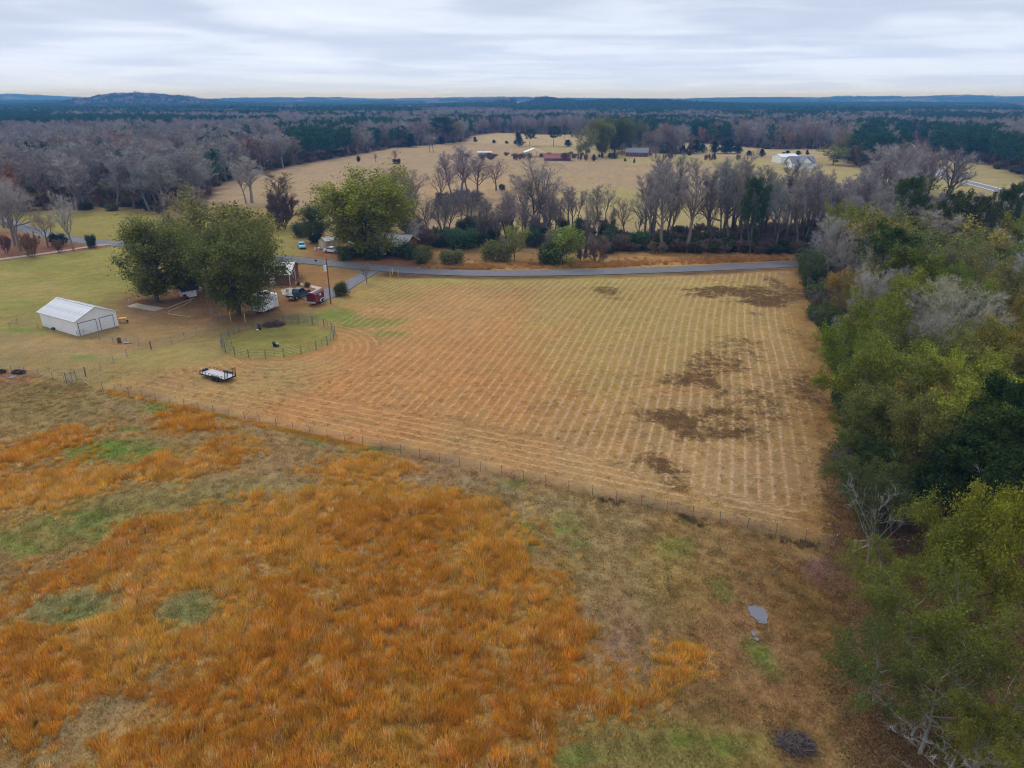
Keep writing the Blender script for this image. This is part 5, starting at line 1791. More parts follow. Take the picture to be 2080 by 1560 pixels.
# ------------------------------------------------------------------ buildings
M_ROOFW = mat('white_metal_roof', (0.70, 0.71, 0.72), 0.45, var=0.10, scale=1.2, dirt=(0.42, 0.40, 0.38), dirt_scale=0.6, dirt_amt=0.6)
M_ROOFG = mat('grey_metal_roof', (0.50, 0.52, 0.55), 0.45, var=0.12, scale=1.5, dirt=(0.33, 0.28, 0.24), dirt_scale=0.7, dirt_amt=0.6)
M_SHING = mat('grey_shingles', (0.20, 0.21, 0.235), 0.9, var=0.3, scale=6)
M_SHINGB = mat('blue_roofing', (0.03, 0.045, 0.10), 0.6, var=0.3, scale=3)
M_REDROOF = mat('red_rusty_roof', (0.25, 0.07, 0.07), 0.7, var=0.25, scale=1.0, dirt=(0.42, 0.25, 0.2), dirt_scale=0.4)
M_BRICK = mat('red_brick', (0.30, 0.085, 0.05), 0.9, var=0.3, scale=9)
M_BRICKD = mat('brown_brick', (0.17, 0.085, 0.075), 0.9, var=0.3, scale=9)
M_TANW = mat('tan_siding', (0.62, 0.56, 0.40), 0.7, var=0.06)
M_TRIM = mat('dark_trim', (0.05, 0.055, 0.06), 0.6)
M_GLASS = mat('window_glass', (0.02, 0.028, 0.035), 0.08, var=0.02, spec=0.8)
M_CREAM = mat('cream_paint', (0.70, 0.62, 0.45), 0.6, var=0.06)
M_GREYW = mat('blue_grey_siding', (0.40, 0.46, 0.52), 0.7, var=0.08)
M_STEEL = mat('galvanised_steel', (0.26, 0.27, 0.28), 0.5, metal=0.5, var=0.1)
M_GREENM = mat('weathered_green_steel', (0.10, 0.15, 0.12), 0.55, metal=0.2, var=0.2, dirt=(0.2, 0.17, 0.14), dirt_scale=3)
M_BLACK = mat('black_paint', (0.018, 0.018, 0.022), 0.4, var=0.1)
M_RUB = mat('tyre_rubber', (0.018, 0.018, 0.018), 0.85, var=0.1)
M_WOODG = mat('weathered_timber', (0.36, 0.31, 0.26), 0.9, var=0.25, scale=6, bump=0.2)
M_WOODY = mat('new_timber', (0.52, 0.36, 0.18), 0.85, var=0.2, scale=6)
M_WOODB = mat('creosoted_pole', (0.20, 0.085, 0.055), 0.85, var=0.2, scale=4)
M_CHROME = mat('bright_metal', (0.72, 0.73, 0.75), 0.25, metal=0.8, var=0.03)
M_RED = mat('red_lamp', (0.5, 0.015, 0.015), 0.25, var=0.05)
M_YEL = mat('yellow_plastic', (0.80, 0.55, 0.06), 0.5, var=0.06)
M_ORY = mat('orange_yellow_paint', (0.75, 0.33, 0.02), 0.45, var=0.08)


def gable(name, label, cat, c, rz, L, W, he, hr, wall_m, roof_m, over=0.4, sheets=0, openings=(), trim_m=None, thick=0.10, extra=None, wall_open=None):
    """ridge runs along local x; openings: (face, along, width, z0, z1, kind) with kind door / window / garage_door"""
    z = float(terrain(np.array([c[0]]), np.array([c[1]]))[0])
    t = thing(name, label, cat, (c[0], c[1], z), rz)
    b = MB()
    prof = [(-W / 2, -0.2), (W / 2, -0.2), (W / 2, he), (0, hr), (-W / 2, he)]
    vs = [(x, y, z_) for x in (-L / 2, L / 2) for y, z_ in prof]
    b.add(vs, [(4, 3, 2, 1, 0), (5, 6, 7, 8, 9), (0, 1, 6, 5), (1, 2, 7, 6), (2, 3, 8, 7), (3, 4, 9, 8), (4, 0, 5, 9)])
    b.build('wall', wall_m, t)
    run = W / 2 + over
    sl = (hr - he) / (W / 2)
    Lr = L + 2 * over
    n = max(1, sheets)
    if sheets:
        roof = obj('roof', None, t)
        sm = []
        for s in (-1, 1):
            m = MB()
            w_ = Lr / n - 0.012
            y0, z0 = 0.0, hr + 0.06
            y1, z1 = s * run, hr + 0.06 - sl * run
            vs = [(-w_ / 2, y0, z0), (w_ / 2, y0, z0), (w_ / 2, y1, z1), (-w_ / 2, y1, z1)]
            vs += [(x, y, z_ - thick * 0.5) for x, y, z_ in vs]
            m.add(vs, [(0, 1, 2, 3), (7, 6, 5, 4), (0, 4, 5, 1), (1, 5, 6, 2), (2, 6, 7, 3), (3, 7, 4, 0)])
            vs = [(w_ / 2 - 0.07, y0, z0), (w_ / 2, y0, z0), (w_ / 2, y1, z1), (w_ / 2 - 0.07, y1, z1)]
            vs += [(x, y, z_ + 0.018) for x, y, z_ in vs]
            m.add(vs, [(0, 1, 2, 3), (7, 6, 5, 4), (0, 4, 5, 1), (1, 5, 6, 2), (2, 6, 7, 3), (3, 7, 4, 0)])
            me_ = m.mesh('roof_sheet', roof_m)
            for i in range(n):
                obj('roof_sheet', me_, roof, (-Lr / 2 + (i + 0.5) * Lr / n, 0, 0.004 * (i % 2)))
        MB().box((0, 0, hr + 0.085), (Lr, 0.3, 0.05)).build('ridge_cap', roof_m, roof)
    else:
        m = MB()
        vs = []
        for x in (-Lr / 2, Lr / 2):
            vs += [(x, -run, hr - sl * run + 0.04), (x, 0, hr + 0.04), (x, run, hr - sl * run + 0.04), (x, run, hr - sl * run + 0.04 + thick), (x, 0, hr + 0.04 + thick), (x, -run, hr - sl * run + 0.04 + thick)]
        m.add(vs, [(0, 1, 4, 5), (1, 2, 3, 4), (11, 10, 7, 6), (10, 9, 8, 7), (5, 4, 10, 11), (4, 3, 9, 10), (0, 6, 7, 1), (1, 7, 8, 2), (0, 5, 11, 6), (3, 2, 8, 9)])
        m.build('roof', roof_m, t)
    if trim_m:
        m = MB()
        for x in (-Lr / 2, Lr / 2):
            for s in (-1, 1):
                a, e = (x, 0, hr + 0.02), (x, s * run, hr - sl * run + 0.02)
                m.tube(a, e, 0.09, 0.09, 4)
        m.build('fascia', trim_m, t)
    for face, al, w, z0, z1, kd in openings:
        d = {'door': (M_WHITE, 'door'), 'window': (M_GLASS, 'window'), 'garage_door': (M_WHITE, 'garage_door')}[kd]
        hz_ = z1 - z0
        if face in ('+x', '-x'):
            s = 1 if face == '+x' else -1
            pos, sz = (s * (L / 2 + 0.02), al, (z0 + z1) / 2), (0.06, w, hz_)
            fr = [((s * (L / 2 + 0.03), al - w / 2 - 0.05, (z0 + z1) / 2), (0.1, 0.1, hz_ + 0.1)), ((s * (L / 2 + 0.03), al + w / 2 + 0.05, (z0 + z1) / 2), (0.1, 0.1, hz_ + 0.1)), ((s * (L / 2 + 0.03), al, z1 + 0.06), (0.1, w + 0.2, 0.12))]
        else:
            s = 1 if face == '+y' else -1
            pos, sz = (al, s * (W / 2 + 0.02), (z0 + z1) / 2), (w, 0.06, hz_)
            fr = [((al - w / 2 - 0.05, s * (W / 2 + 0.03), (z0 + z1) / 2), (0.1, 0.1, hz_ + 0.1)), ((al + w / 2 + 0.05, s * (W / 2 + 0.03), (z0 + z1) / 2), (0.1, 0.1, hz_ + 0.1)), ((al, s * (W / 2 + 0.03), z1 + 0.06), (w + 0.2, 0.1, 0.12))]
        m = MB()
        if kd == 'garage_door':
            for q in range(4):
                zq = z0 + (q + 0.5) * hz_ / 4
                m.box((pos[0] + 0.004 * q * (1 if face == '+x' else 0), pos[1], zq), (sz[0], sz[1], hz_ / 4 - 0.03) if face in ('+x', '-x') else (sz[0], sz[1], hz_ / 4 - 0.03))
        else:
            m.box(pos, sz)
        p_ = m.build(d[1], d[0], t)
        m = MB()
        for c_, s_ in fr:
            m.box(c_, s_)
        m.build('frame', mat('grey_trim', (0.22, 0.23, 0.25), 0.6) if kd == 'garage_door' else M_WHITE, p_)
    return t


# white metal garage: front corner, back corner and far corner read off the ground
c0, c1, c2 = G(160, 683), G(87, 662), G(241, 661)
av = c0 - c1
bv = c2 - c0
rz_g = math.atan2(av[1], av[0])
Lg, Wg = float(np.linalg.norm(av)), float(np.linalg.norm(bv))
ctr = c1 + av / 2 + bv / 2
gar = gable('white_garage', 'white metal garage with pale roof and two roll up doors', 'garage', ctr, rz_g, Lg, Wg, 2.75, 4.35, M_WHITE, M_ROOFW, over=0.35, sheets=12,
            openings=[('+x', -Wg / 2 + 0.25 + 1.6, 3.0, 0.05, 2.15, 'garage_door'), ('+x', 1.65, 2.35, 0.05, 2.15, 'garage_door')])
m = MB()
for i in range(18):
    m.box((-Lg / 2 + 0.35 + i * (Lg - 0.5) / 17, -Wg / 2 - 0.006, 1.35), (0.05, 0.02, 2.7))
for i in range(12):
    m.box((-Lg / 2 + 0.35 + i * (Lg - 0.5) / 11, Wg / 2 + 0.015, 1.35), (0.05, 0.04, 2.7))
m.build('siding_rib', M_WHITE, gar)
MB().box((-Lg / 2 + 4.0, -Wg / 2 - 0.25, 0.18), (0.5, 0.4, 0.45)).build('meter_box', M_TRIM, gar)

# farm house under the yard oaks; only the porch corner shows
hc = G(597, 580)
ha = gable('farm_house', 'low farm house hidden under the yard oaks, grey roof corner and cream porch post showing', 'house', (hc[0] - 9.0, hc[1] + 4.2), 0.05, 15.5, 9.0, 2.7, 4.3, M_BRICKD, M_ROOFG, over=0.7, sheets=16, trim_m=M_CREAM,
           openings=[('-y', -4, 1.4, 0.9, 2.1, 'window'), ('-y', 1, 1.4, 0.9, 2.1, 'window'), ('-y', 4.2, 1.0, 0.1, 2.15, 'door'), ('+x', 0, 1.4, 0.9, 2.1, 'window')])
MB().box((8.0, -4.6, 1.35), (0.16, 0.16, 2.7)).build('porch_post', M_CREAM, ha)
MB().box((8.0, 0.4, 1.35), (0.16, 0.16, 2.7)).build('porch_post', M_CREAM, ha)

# brick house across the road
hb0, hb1 = G(722, 515), G(818, 519)
vb = hb1 - hb0
rzb = math.atan2(vb[1], vb[0]) - 0.10
hb = gable('brick_house', 'long red brick house with pale metal roof beneath the huge green oak', 'house', ((hb0 + hb1) / 2 + np.array((0.6, 5.0))), rzb, 15.5, 8.5, 2.7, 4.6, M_BRICK, M_ROOFG, over=0.7, sheets=15, trim_m=M_WHITE,
           openings=[('-y', 5.6, 1.5, 0.9, 2.2, 'window'), ('-y', -5, 1.5, 0.9, 2.2, 'window'), ('-y', 1.4, 1.0, 0.1, 2.2, 'door'), ('+x', -1.5, 1.2, 1.0, 2.2, 'window')])
for x_ in (0.2, 2.8):
    MB().box((x_, -4.75, 1.35), (0.3, 0.2, 2.7)).build('porch_post', M_WHITE, hb)
MB().box((6.6, -4.3, 1.35), (1.5, 0.06, 2.6)).build('wall_panel', M_GREYW, hb)

# tan garden shed
sc0, sc1 = G(643, 505), G(664, 507)
gs = gable('tan_shed', 'tan wooden garden shed with double doors behind the white car', 'shed', (sc0 + sc1) / 2 + np.array((1.6, 2.2)), 0.95, 4.9, 2.9, 2.2, 3.0, M_TANW, mat('cream_roof', (0.72, 0.70, 0.62), 0.6, var=0.15), over=0.15, sheets=6, trim_m=M_TRIM)
m = MB()
for k in range(-3, 4):
    m.box((-2.46, k * 0.42, 1.1), (0.05, 0.05, 2.1))
m.build('batten', M_TRIM, gs)
MB().box((-2.475, 0, 1.0), (0.05, 1.5, 1.9)).build('door', M_TANW, gs)

# little pump shed with blue-black roof
gable('small_shed', 'tiny white shed with blue black roof in the shade of the yard oaks', 'shed', G(383, 601), 0.75, 2.6, 2.2, 1.7, 2.4, M_WHITE, M_SHINGB, over=0.55)

# far farmsteads
gable('grey_shed', 'small grey green shed with white roof alone on the far pasture', 'shed', G(984, 317), 0.03, 9.5, 4.5, 2.6, 3.3, M_GREYW, M_ROOFW, over=0.4, openings=[('-y', 3.2, 2.6, 0.1, 2.3, 'window')])
ob = G(1084, 318)
z = float(terrain(np.array([ob[0]]), np.array([ob[1]]))[0])
t = thing('open_barn', 'open sided hay barn under a bright white roof', 'barn', (ob[0], ob[1], z), 0.1)
m = MB()
m.add([(-7, -5, 3.0), (0, -5, 5.6), (0, 5, 5.6), (-7, 5, 3.0), (-7, -5, 3.12), (0, -5, 5.72), (0, 5, 5.72), (-7, 5, 3.12)], [(0, 1, 2, 3), (7, 6, 5, 4), (0, 4, 5, 1), (3, 2, 6, 7), (0, 3, 7, 4)])
m.add([(0, -5, 5.6), (7.5, -5, 2.8), (7.5, 5, 2.8), (0, 5, 5.6), (0, -5, 5.72), (7.5, -5, 2.92), (7.5, 5, 2.92), (0, 5, 5.72)], [(0, 1, 2, 3), (7, 6, 5, 4), (0, 4, 5, 1), (1, 5, 6, 2), (3, 2, 6, 7)])
m.build('roof', mat('bright_roof', (0.82, 0.83, 0.84), 0.4, var=0.05), t)
for x_ in (-6.8, -2.5, 2.5, 7.2):
    for y_ in (-4.8, 4.8):
        MB().box((x_, y_, 1.4), (0.25, 0.25, 2.8)).build('post', M_WOODG, t)
MB().box((-5.6, -1.5, 1.35), (3.0, 6.0, 2.7)).build('store_room', M_GREYW, t)
gable('red_barn', 'long low barn with rusty red roof beside the open hay barn', 'barn', G(1132, 326), -0.03, 17.5, 8, 2.0, 4.3, mat('barn_boards', (0.16, 0.09, 0.08), 0.9), M_REDROOF, over=0.7, sheets=12)
gable('far_brick_house', 'far brown brick house with blue grey roof under bare trees', 'house', G(1294, 317), -0.25, 15, 10, 2.9, 5.4, M_BRICKD, M_SHING, over=0.6, openings=[('-y', -4, 1.4, 1, 2.2, 'window'), ('-y', 3, 1.4, 1, 2.2, 'window')])
gable('white_workshop', 'white metal workshop building left of the white gabled house', 'workshop', G(1600, 331) + np.array((0, 5.0)), 0.25, 13, 10, 3.6, 5.2, M_WHITE, mat('bright_roof', None), over=0.2, openings=[('+x', 0, 2.5, 0.1, 2.6, 'window')])
wh = gable('gabled_house', 'white house with grey hipped looking roof and big front gable in the right pasture', 'house', G(1632, 342) + np.array((0, 6)), 0.06, 14, 10, 3.0, 6.3, M_WHITE, M_SHING, over=0.6, openings=[('-y', -5, 1.2, 0.9, 2.3, 'window')])
m = MB()
m.add([(-3.6, -7.4, 2.9), (4.4, -7.4, 2.9), (0.4, -7.4, 6.0), (-3.6, -1, 2.9), (4.4, -1, 2.9), (0.4, 0, 6.0)], [(0, 1, 2), (0, 3, 4, 1), (3, 5, 4)])
m.build('front_gable', M_WHITE, wh)
m = MB()
m.add([(-4.2, -7.8, 2.75), (0.4, -7.8, 6.3), (0.4, 0, 6.3), (-4.2, 0, 2.75), (-4.2, -7.8, 2.9), (0.4, -7.8, 6.45), (0.4, 0, 6.45), (-4.2, 0, 2.9)], [(0, 1, 2, 3), (7, 6, 5, 4), (0, 4, 5, 1), (3, 2, 6, 7), (0, 3, 7, 4)])
m.add([(5.0, -7.8, 2.75), (0.4, -7.8, 6.3), (0.4, 0, 6.3), (5.0, 0, 2.75), (5.0, -7.8, 2.9), (0.4, -7.8, 6.45), (0.4, 0, 6.45), (5.0, 0, 2.9)], [(3, 2, 1, 0), (4, 5, 6, 7), (1, 5, 4, 0), (7, 6, 2, 3), (4, 7, 3, 0)])
m.build('gable_roof', M_SHING, wh)
for k in range(6):
    MB().box((-6.4 + k * 2.5, -7.3, 1.4), (0.28, 0.28, 2.8)).build('porch_column', M_WHITE, wh)
MB().box((-0.3, -6.2, 0.2), (13, 2.6, 0.4)).build('porch_floor', M_WHITE, wh)
MB().box((0.4, 2.5, 6.4), (1.0, 0.8, 1.2)).build('chimney', M_WHITE, wh)
MB().box((0, 0, 0.3), (11, 0.4, 0.8)).build('cream_wall', M_CREAM, thing('low_wall', 'low cream wall in front of the white workshop', 'wall', (*G(1588, 341), 0.0), 0.0))
gable('far_house', 'far pink brown house in the trees left of the big dark pine', 'house', G(864, 277), -0.1, 24, 12, 3.0, 6.5, mat('pink_brick', (0.34, 0.2, 0.17), 0.9), mat('brown_roof', (0.30, 0.22, 0.22), 0.9), over=0.6)
gable('far_cottage', 'small white roofed cottage below the far pink brown house', 'cottage', G(880, 287), -0.2, 12, 7, 2.6, 4.0, M_BRICKD, M_ROOFW, over=0.4)


# ------------------------------------------------------------------ vehicles
def wheel(par, x, y, r=0.36, w=0.24, rim=None):
    m = MB().tube((x, y - w / 2, r), (x, y + w / 2, r), r, r, 18)
    t_ = m.build('wheel', M_RUB, par, smooth=False)
    s = 1 if y > 0 else -1
    MB().tube((x, y + s * (w / 2 - 0.02), r), (x, y + s * (w / 2 + 0.012), r), r * 0.58, r * 0.52, 12).build('rim', rim or M_CHROME, t_)


def heading(pa, pb):
    a, b = G(*pa), G(*pb)
    return math.atan2(b[1] - a[1], b[0] - a[0])


def sedan(label, c, rz, m_body, L=4.7, old=False):
    t = thing('parked_car', label, 'car', (c[0], c[1], 0.06), rz)
    h = L / 2
    W = 1.8
    b = MB()
    low = [(-h, 0.30), (-h + 0.05, 0.80), (-h + 0.15, 0.92), (-h * 0.62, 0.98), (h * 0.35, 0.93), (h - 0.25, 0.80), (h, 0.62), (h - 0.02, 0.28)]
    b.prism(low, -W / 2, W / 2, 0.07, 0.75)
    b.build('body', m_body, t, bevel=0.04)
    top = [(-h * 0.72, 0.94), (-h * 0.42, 1.38), (h * 0.06, 1.42), (h * 0.20, 1.34), (h * 0.46, 0.92)]
    MB().prism(top, -W / 2 + 0.08, W / 2 - 0.08, 0.16, 1.2).build('cabin', M_GLASS, t)
    rf = [(-h * 0.43, 1.37), (-h * 0.40, 1.43), (h * 0.04, 1.46), (h * 0.20, 1.36), (h * 0.05, 1.41)]
    MB().prism(rf, -W / 2 + 0.22, W / 2 - 0.22).build('roof', m_body, t)
    m = MB()
    for s in (-1, 1):
        for xa, xb in ((-h * 0.72, -h * 0.42), (h * 0.46, h * 0.16), (-h * 0.12, -h * 0.12)):
            m.tube((xa, s * (W / 2 - 0.08), 0.95), (xb, s * (W / 2 - 0.21), 1.41), 0.035, 0.035, 4)
    m.build('window_pillar', m_body, t)
    for x_ in (-h * 0.60, h * 0.62):
        for s in (-1, 1):
            wheel(t, x_, s * (W / 2 - 0.1), 0.33, 0.22)
    for s in (-1, 1):
        MB().box((-h - 0.005, s * 0.65, 0.72), (0.05, 0.36, 0.14)).build('tail_light', M_RED, t)
        MB().box((h - 0.05, s * 0.62, 0.64), (0.08, 0.36, 0.14)).build('headlight', M_CHROME, t)
    return t


rzc = heading((662, 512), (692, 515))
sedan('white four door car parked in front of the tan shed', G(675.5, 513), rzc, M_WHITE, 4.8)
sedan('pale blue old car facing the road beside the dark bush', G(613, 503), heading((608, 493), (616, 504)), mat('pale_blue_paint', (0.22, 0.62, 0.78), 0.35, var=0.05), 4.9)
sedan('white car half hidden under the largest yard oak behind the cargo trailer', G(540, 606), 0.4, M_WHITE, 4.6)
fc = sedan('dark red far car on the highway with its amber lights on', (342.0, 590.0), 1.1, mat('dark_red_paint', (0.16, 0.02, 0.02), 0.3), 4.8)
for s in (-1, 1):
    MB().box((-2.43, s * 0.62, 0.7), (0.08, 0.42, 0.22)).build('lamp', mat('lit_lamp', (0.9, 0.4, 0.05), 0.4, emis=(1.0, 0.42, 0.06, 9.0)), fc)
fc.location = (*G(1861, 306), float(terrain(np.array([G(1861, 306)[0]]), np.array([G(1861, 306)[1]]))[0]) + 0.25)

# pickup
rzp = heading((604, 609.5), (627.5, 599.5))
M_NAVY = mat('dark_navy_paint', (0.012, 0.022, 0.032), 0.18, var=0.05, coat=0.5)
t = thing('pickup_truck', 'dark navy crew cab pickup parked at the end of the driveway', 'pickup', (*G(607, 604), 0.08), rzp)
b = MB()
b.prism([(-2.9, 0.5), (-2.9, 1.02), (-0.98, 1.02), (-0.98, 0.62), (0.9, 0.62), (0.9, 0.48)], -0.98, -0.82)
b.prism([(-2.9, 0.5), (-2.9, 1.02), (-0.98, 1.02), (-0.98, 0.62), (0.9, 0.62), (0.9, 0.48)], 0.82, 0.98)
b.box((-1.9, 0, 0.62), (1.9, 1.64, 0.2))
b.box((-2.86, 0, 0.80), (0.09, 1.64, 0.52))
b.build('bed', M_NAVY, t, bevel=0.02)
MB().prism([(-0.97, 0.46), (-0.97, 1.12), (1.25, 1.14), (2.75, 1.02), (2.92, 0.85), (2.92, 0.46)], -0.99, 0.99, 0.05, 0.9).build('body', M_NAVY, t, bevel=0.05)
MB().prism([(-0.94, 1.12), (-0.80, 1.78), (0.65, 1.82), (1.42, 1.12)], -0.86, 0.86, 0.14, 1.4).build('cab_glass', M_GLASS, t)
MB().prism([(-0.84, 1.77), (-0.8, 1.84), (0.64, 1.88), (0.78, 1.79)], -0.72, 0.72).build('cab_roof', M_NAVY, t)
m = MB()
for s in (-1, 1):
    for xa, xb in ((-0.94, -0.80), (0.12, 0.10), (1.42, 0.66)):
        m.tube((xa, s * 0.87, 1.12), (xb, s * 0.73, 1.8), 0.045, 0.045, 4)
m.build('window_pillar', M_NAVY, t)
MB().box((-1.9, 0, 1.035), (1.75, 1.55, 0.03)).build('bed_cover', mat('glossy_cover', (0.03, 0.05, 0.055), 0.08, spec=1.0), t)
for x_ in (-1.95, 1.95):
    for s in (-1, 1):
        wheel(t, x_, s * 0.88, 0.40, 0.27)
MB().box((-2.98, 0, 0.52), (0.16, 1.9, 0.2)).build('rear_bumper', M_CHROME, t)
MB().box((3.0, 0, 0.55), (0.16, 1.9, 0.26)).build('front_bumper', M_CHROME, t)
for s in (-1, 1):
    MB().box((-2.925, s * 0.88, 0.83), (0.05, 0.17, 0.36)).build('tail_light', M_RED, t)
    MB().box((2.93, s * 0.74, 0.84), (0.06, 0.34, 0.2)).build('headlight', M_CHROME, t)
    MB().box((0.1, s * 1.0, 0.42), (2.4, 0.12, 0.06)).build('running_board', M_CHROME, t)
MB().box((-2.935, -0.3, 0.68), (0.02, 0.35, 0.16)).build('number_plate', M_WHITE, t)
for k, (dx, dy) in enumerate(((0, 0), (1.3, 0.4))):
    lc = G(583, 598) + np.array((dx, dy))
    t = thing('lawn_chair', ('cream wooden lawn chair left behind the pickup', 'cream wooden lawn chair nearer the pickup')[k], 'chair', (*lc, 0.12), 2.2 + 0.5 * k)
    m = MB()
    for q in range(4):
        m.box((0.0, -0.24 + q * 0.16, 0.38), (0.55, 0.13, 0.03), ry=0.15)
    m.build('seat', M_CREAM, t)
    m = MB()
    for q in range(4):
        m.box((-0.42, -0.24 + q * 0.16, 0.72), (0.03, 0.13, 0.85), ry=-0.35)
    m.build('backrest', M_CREAM, t)
    for sx_, sy_ in ((0.25, 0.3), (0.25, -0.3), (-0.3, 0.3), (-0.3, -0.3)):
        MB().box((sx_, sy_, 0.25), (0.06, 0.05, 0.5)).build('leg', M_CREAM, t)

# enclosed cargo trailer
ca, cb = G(534.6, 639), G(570, 624.5)
rzt = math.atan2(*(cb - ca)[::-1])
Lt = float(np.linalg.norm(cb - ca))
nrm = np.array((-math.sin(rzt), math.cos(rzt)))
cc = (ca + cb) / 2 + nrm * 1.15
t = thing('cargo_trailer', 'white enclosed cargo trailer with tandem wheels under the largest yard oak', 'trailer', (*cc, 0.06), rzt)
h = Lt / 2
b = MB()
b.poly([(-h, -1.15), (h - 0.5, -1.15), (h + 0.25, 0), (h - 0.5, 1.15), (-h, 1.15)], 0.42, 2.45)
b.build('box_body', M_WHITE, t, bevel=0.05)
MB().poly([(-h + 0.05, -1.08), (h - 0.5, -1.08), (h + 0.2, 0), (h - 0.5, 1.08), (-h + 0.05, 1.08)], 2.452, 2.50).build('roof', mat('mossy_roof', (0.33, 0.34, 0.33), 0.8, var=0.3, scale=3, dirt=(0.12, 0.09, 0.06), dirt_scale=2), t)
MB().box((h * 0.48, -1.16, 1.35), (0.85, 0.03, 1.75)).build('side_door', mat('off_white_panel', (0.66, 0.68, 0.70), 0.5), t)
m = MB()
for xx in (h * 0.48 - 0.44, h * 0.48 + 0.44):
    m.box((xx, -1.175, 1.35), (0.03, 0.02, 1.8))
m.box((h * 0.48, -1.175, 2.25), (0.9, 0.02, 0.03))
for yy in (-1.13, 1.13):
    m.box((-h - 0.012, yy, 1.44), (0.03, 0.06, 2.0))
m.box((-h - 0.012, 0, 2.42), (0.03, 2.25, 0.05))
m.build('trim', M_TRIM, t)
MB().box((-h - 0.005, 0, 1.42), (0.04, 2.1, 1.85)).build('rear_ramp', mat('off_white_panel', None), t)
for x_ in (-0.55, 0.32):
    for s in (-1, 1):
        wheel(t, x_, s * 1.08, 0.35, 0.22)
for s in (-1, 1):
    MB().prism([(-1.05, 0.55), (-0.9, 0.80), (0.7, 0.80), (0.85, 0.55)], s * 1.16 - 0.06, s * 1.16 + 0.06).build('fender', M_WHITE, t)
MB().path([(h - 0.4, -0.7, 0.4), (h + 1.3, 0, 0.42), (h - 0.4, 0.7, 0.4)], 0.05).build('tongue', M_BLACK, t)

# horse trailer
M_MAR = mat('maroon_paint', (0.16, 0.012, 0.03), 0.3, var=0.08, coat=0.3)
hr_ = G(633, 620.5)
hdir = rzp + 0.1
hx = np.array((math.cos(hdir), math.sin(hdir)))
t = thing('horse_trailer', 'maroon horse trailer with white window vent standing beside the power pole', 'trailer', (*(hr_ + hx * 2.1), 0.06), hdir)
b = MB()
prof = [(-0.95, 0.45), (0.95, 0.45), (0.95, 2.0), (0.78, 2.28), (0.3, 2.42), (-0.3, 2.42), (-0.78, 2.28), (-0.95, 2.0)]
n_ = len(prof)
vs = [(-2.1, y, z_) for y, z_ in prof] + [(1.5, y, z_) for y, z_ in prof] + [(2.15, y * 0.7, min(z_, 2.2)) for y, z_ in prof]
fs = [tuple(range(n_ - 1, -1, -1)), tuple(range(2 * n_, 3 * n_))]
for a in (0, n_):
    fs += [(a + i, a + (i + 1) % n_, a + n_ + (i + 1) % n_, a + n_ + i) for i in range(n_)]
b.add(vs, fs)
b.build('box_body', M_MAR, t)
MB().box((-2.12, 0, 0.55), (0.06, 1.85, 0.34)).build('rear_bumper', mat('silver_panel', (0.55, 0.56, 0.58), 0.4, metal=0.3), t)
MB().box((0.0, -0.955, 1.72), (0.5, 0.04, 0.4)).build('window', M_WHITE, t)
MB().box((-1.2, -0.955, 1.72), (0.7, 0.03, 0.35)).build('vent', M_GLASS, t)
m = MB()
m.box((-2.13, 0, 1.35), (0.04, 0.05, 1.6))
m.box((-2.13, 0, 2.0), (0.04, 1.7, 0.05))
m.build('door_seam', M_BLACK, t)
for x_ in (-0.1, 0.75):
    for s in (-1, 1):
        wheel(t, x_, s * 1.02, 0.35, 0.2)
for s in (-1, 1):
    m = MB()
    pts_ = [(-0.62, 0.45), (-0.5, 0.72), (-0.15, 0.86), (0.8, 0.86), (1.15, 0.72), (1.25, 0.45)]
    for a_, b_ in zip(pts_[:-1], pts_[1:]):
        m.tube((a_[0], s * 1.12, a_[1]), (b_[0], s * 1.12, b_[1]), 0.07, 0.07, 5)
    m.build('fender', M_WHITE, t)
m = MB()
m.box((-0.4, 0, 2.45), (3.2, 0.5, 0.03))
m.build('roof_strip', mat('pinkish_white', (0.62, 0.45, 0.45), 0.5), t)
MB().path([(1.9, -0.5, 0.45), (3.1, 0, 0.45), (1.9, 0.5, 0.45)], 0.05).build('tongue', M_BLACK, t)
MB().tube((3.0, 0, 0.0), (3.0, 0, 0.7), 0.04).build('jack', M_BLACK, t)

# flatbed trailer
fa, fb = G(407, 766), G(458, 779.5)
rzf = math.atan2(*(fb - fa)[::-1])
Lf = float(np.linalg.norm(fb - fa))
nf_ = np.array((-math.sin(rzf), math.cos(rzf)))
Wf = 2.0
cf = (fa + fb) / 2 + nf_ * Wf / 2
t = thing('flatbed_trailer', 'black utility trailer with pale plank deck and two ramps standing up', 'trailer', (*cf, 0.04), rzf)
h = Lf / 2
m = MB()
for s in (-1, 1):
    m.box((0, s * Wf / 2, 0.50), (Lf, 0.08, 0.16))
for x_ in (-h, h):
    m.box((x_, 0, 0.50), (0.08, Wf, 0.16))
for k in range(7):
    m.box((-h + (k + 0.5) * Lf / 7, 0, 0.44), (0.06, Wf, 0.06))
m.path([(-h, -0.8, 0.5), (-h - 1.2, 0, 0.5), (-h, 0.8, 0.5)], 0.05)
m.build('frame', M_BLACK, t)
pl = MB().box((0, 0, 0), (Lf - 0.12, 0.222, 0.045)).mesh('deck_plank', mat('grey_planks', (0.62, 0.60, 0.60), 0.85, var=0.15, scale=3, dirt=(0.42, 0.36, 0.34), dirt_scale=1.0))
for k in range(8):
    obj('deck_plank', pl, t, (0, -Wf / 2 + 0.16 + k * 0.24, 0.60 + 0.004 * (k % 3)))
m = MB()
for s in (-1, 1):
    m.tube((-h, s * Wf / 2, 0.95), (h, s * Wf / 2, 0.95), 0.028, n=5)
m.tube((-h, -Wf / 2, 0.95), (-h, Wf / 2, 0.95), 0.028, n=5)
m.build('rail', M_BLACK, t)
st_ = MB().box((0, 0, 0.18), (0.05, 0.05, 0.40)).mesh('stake', M_BLACK)
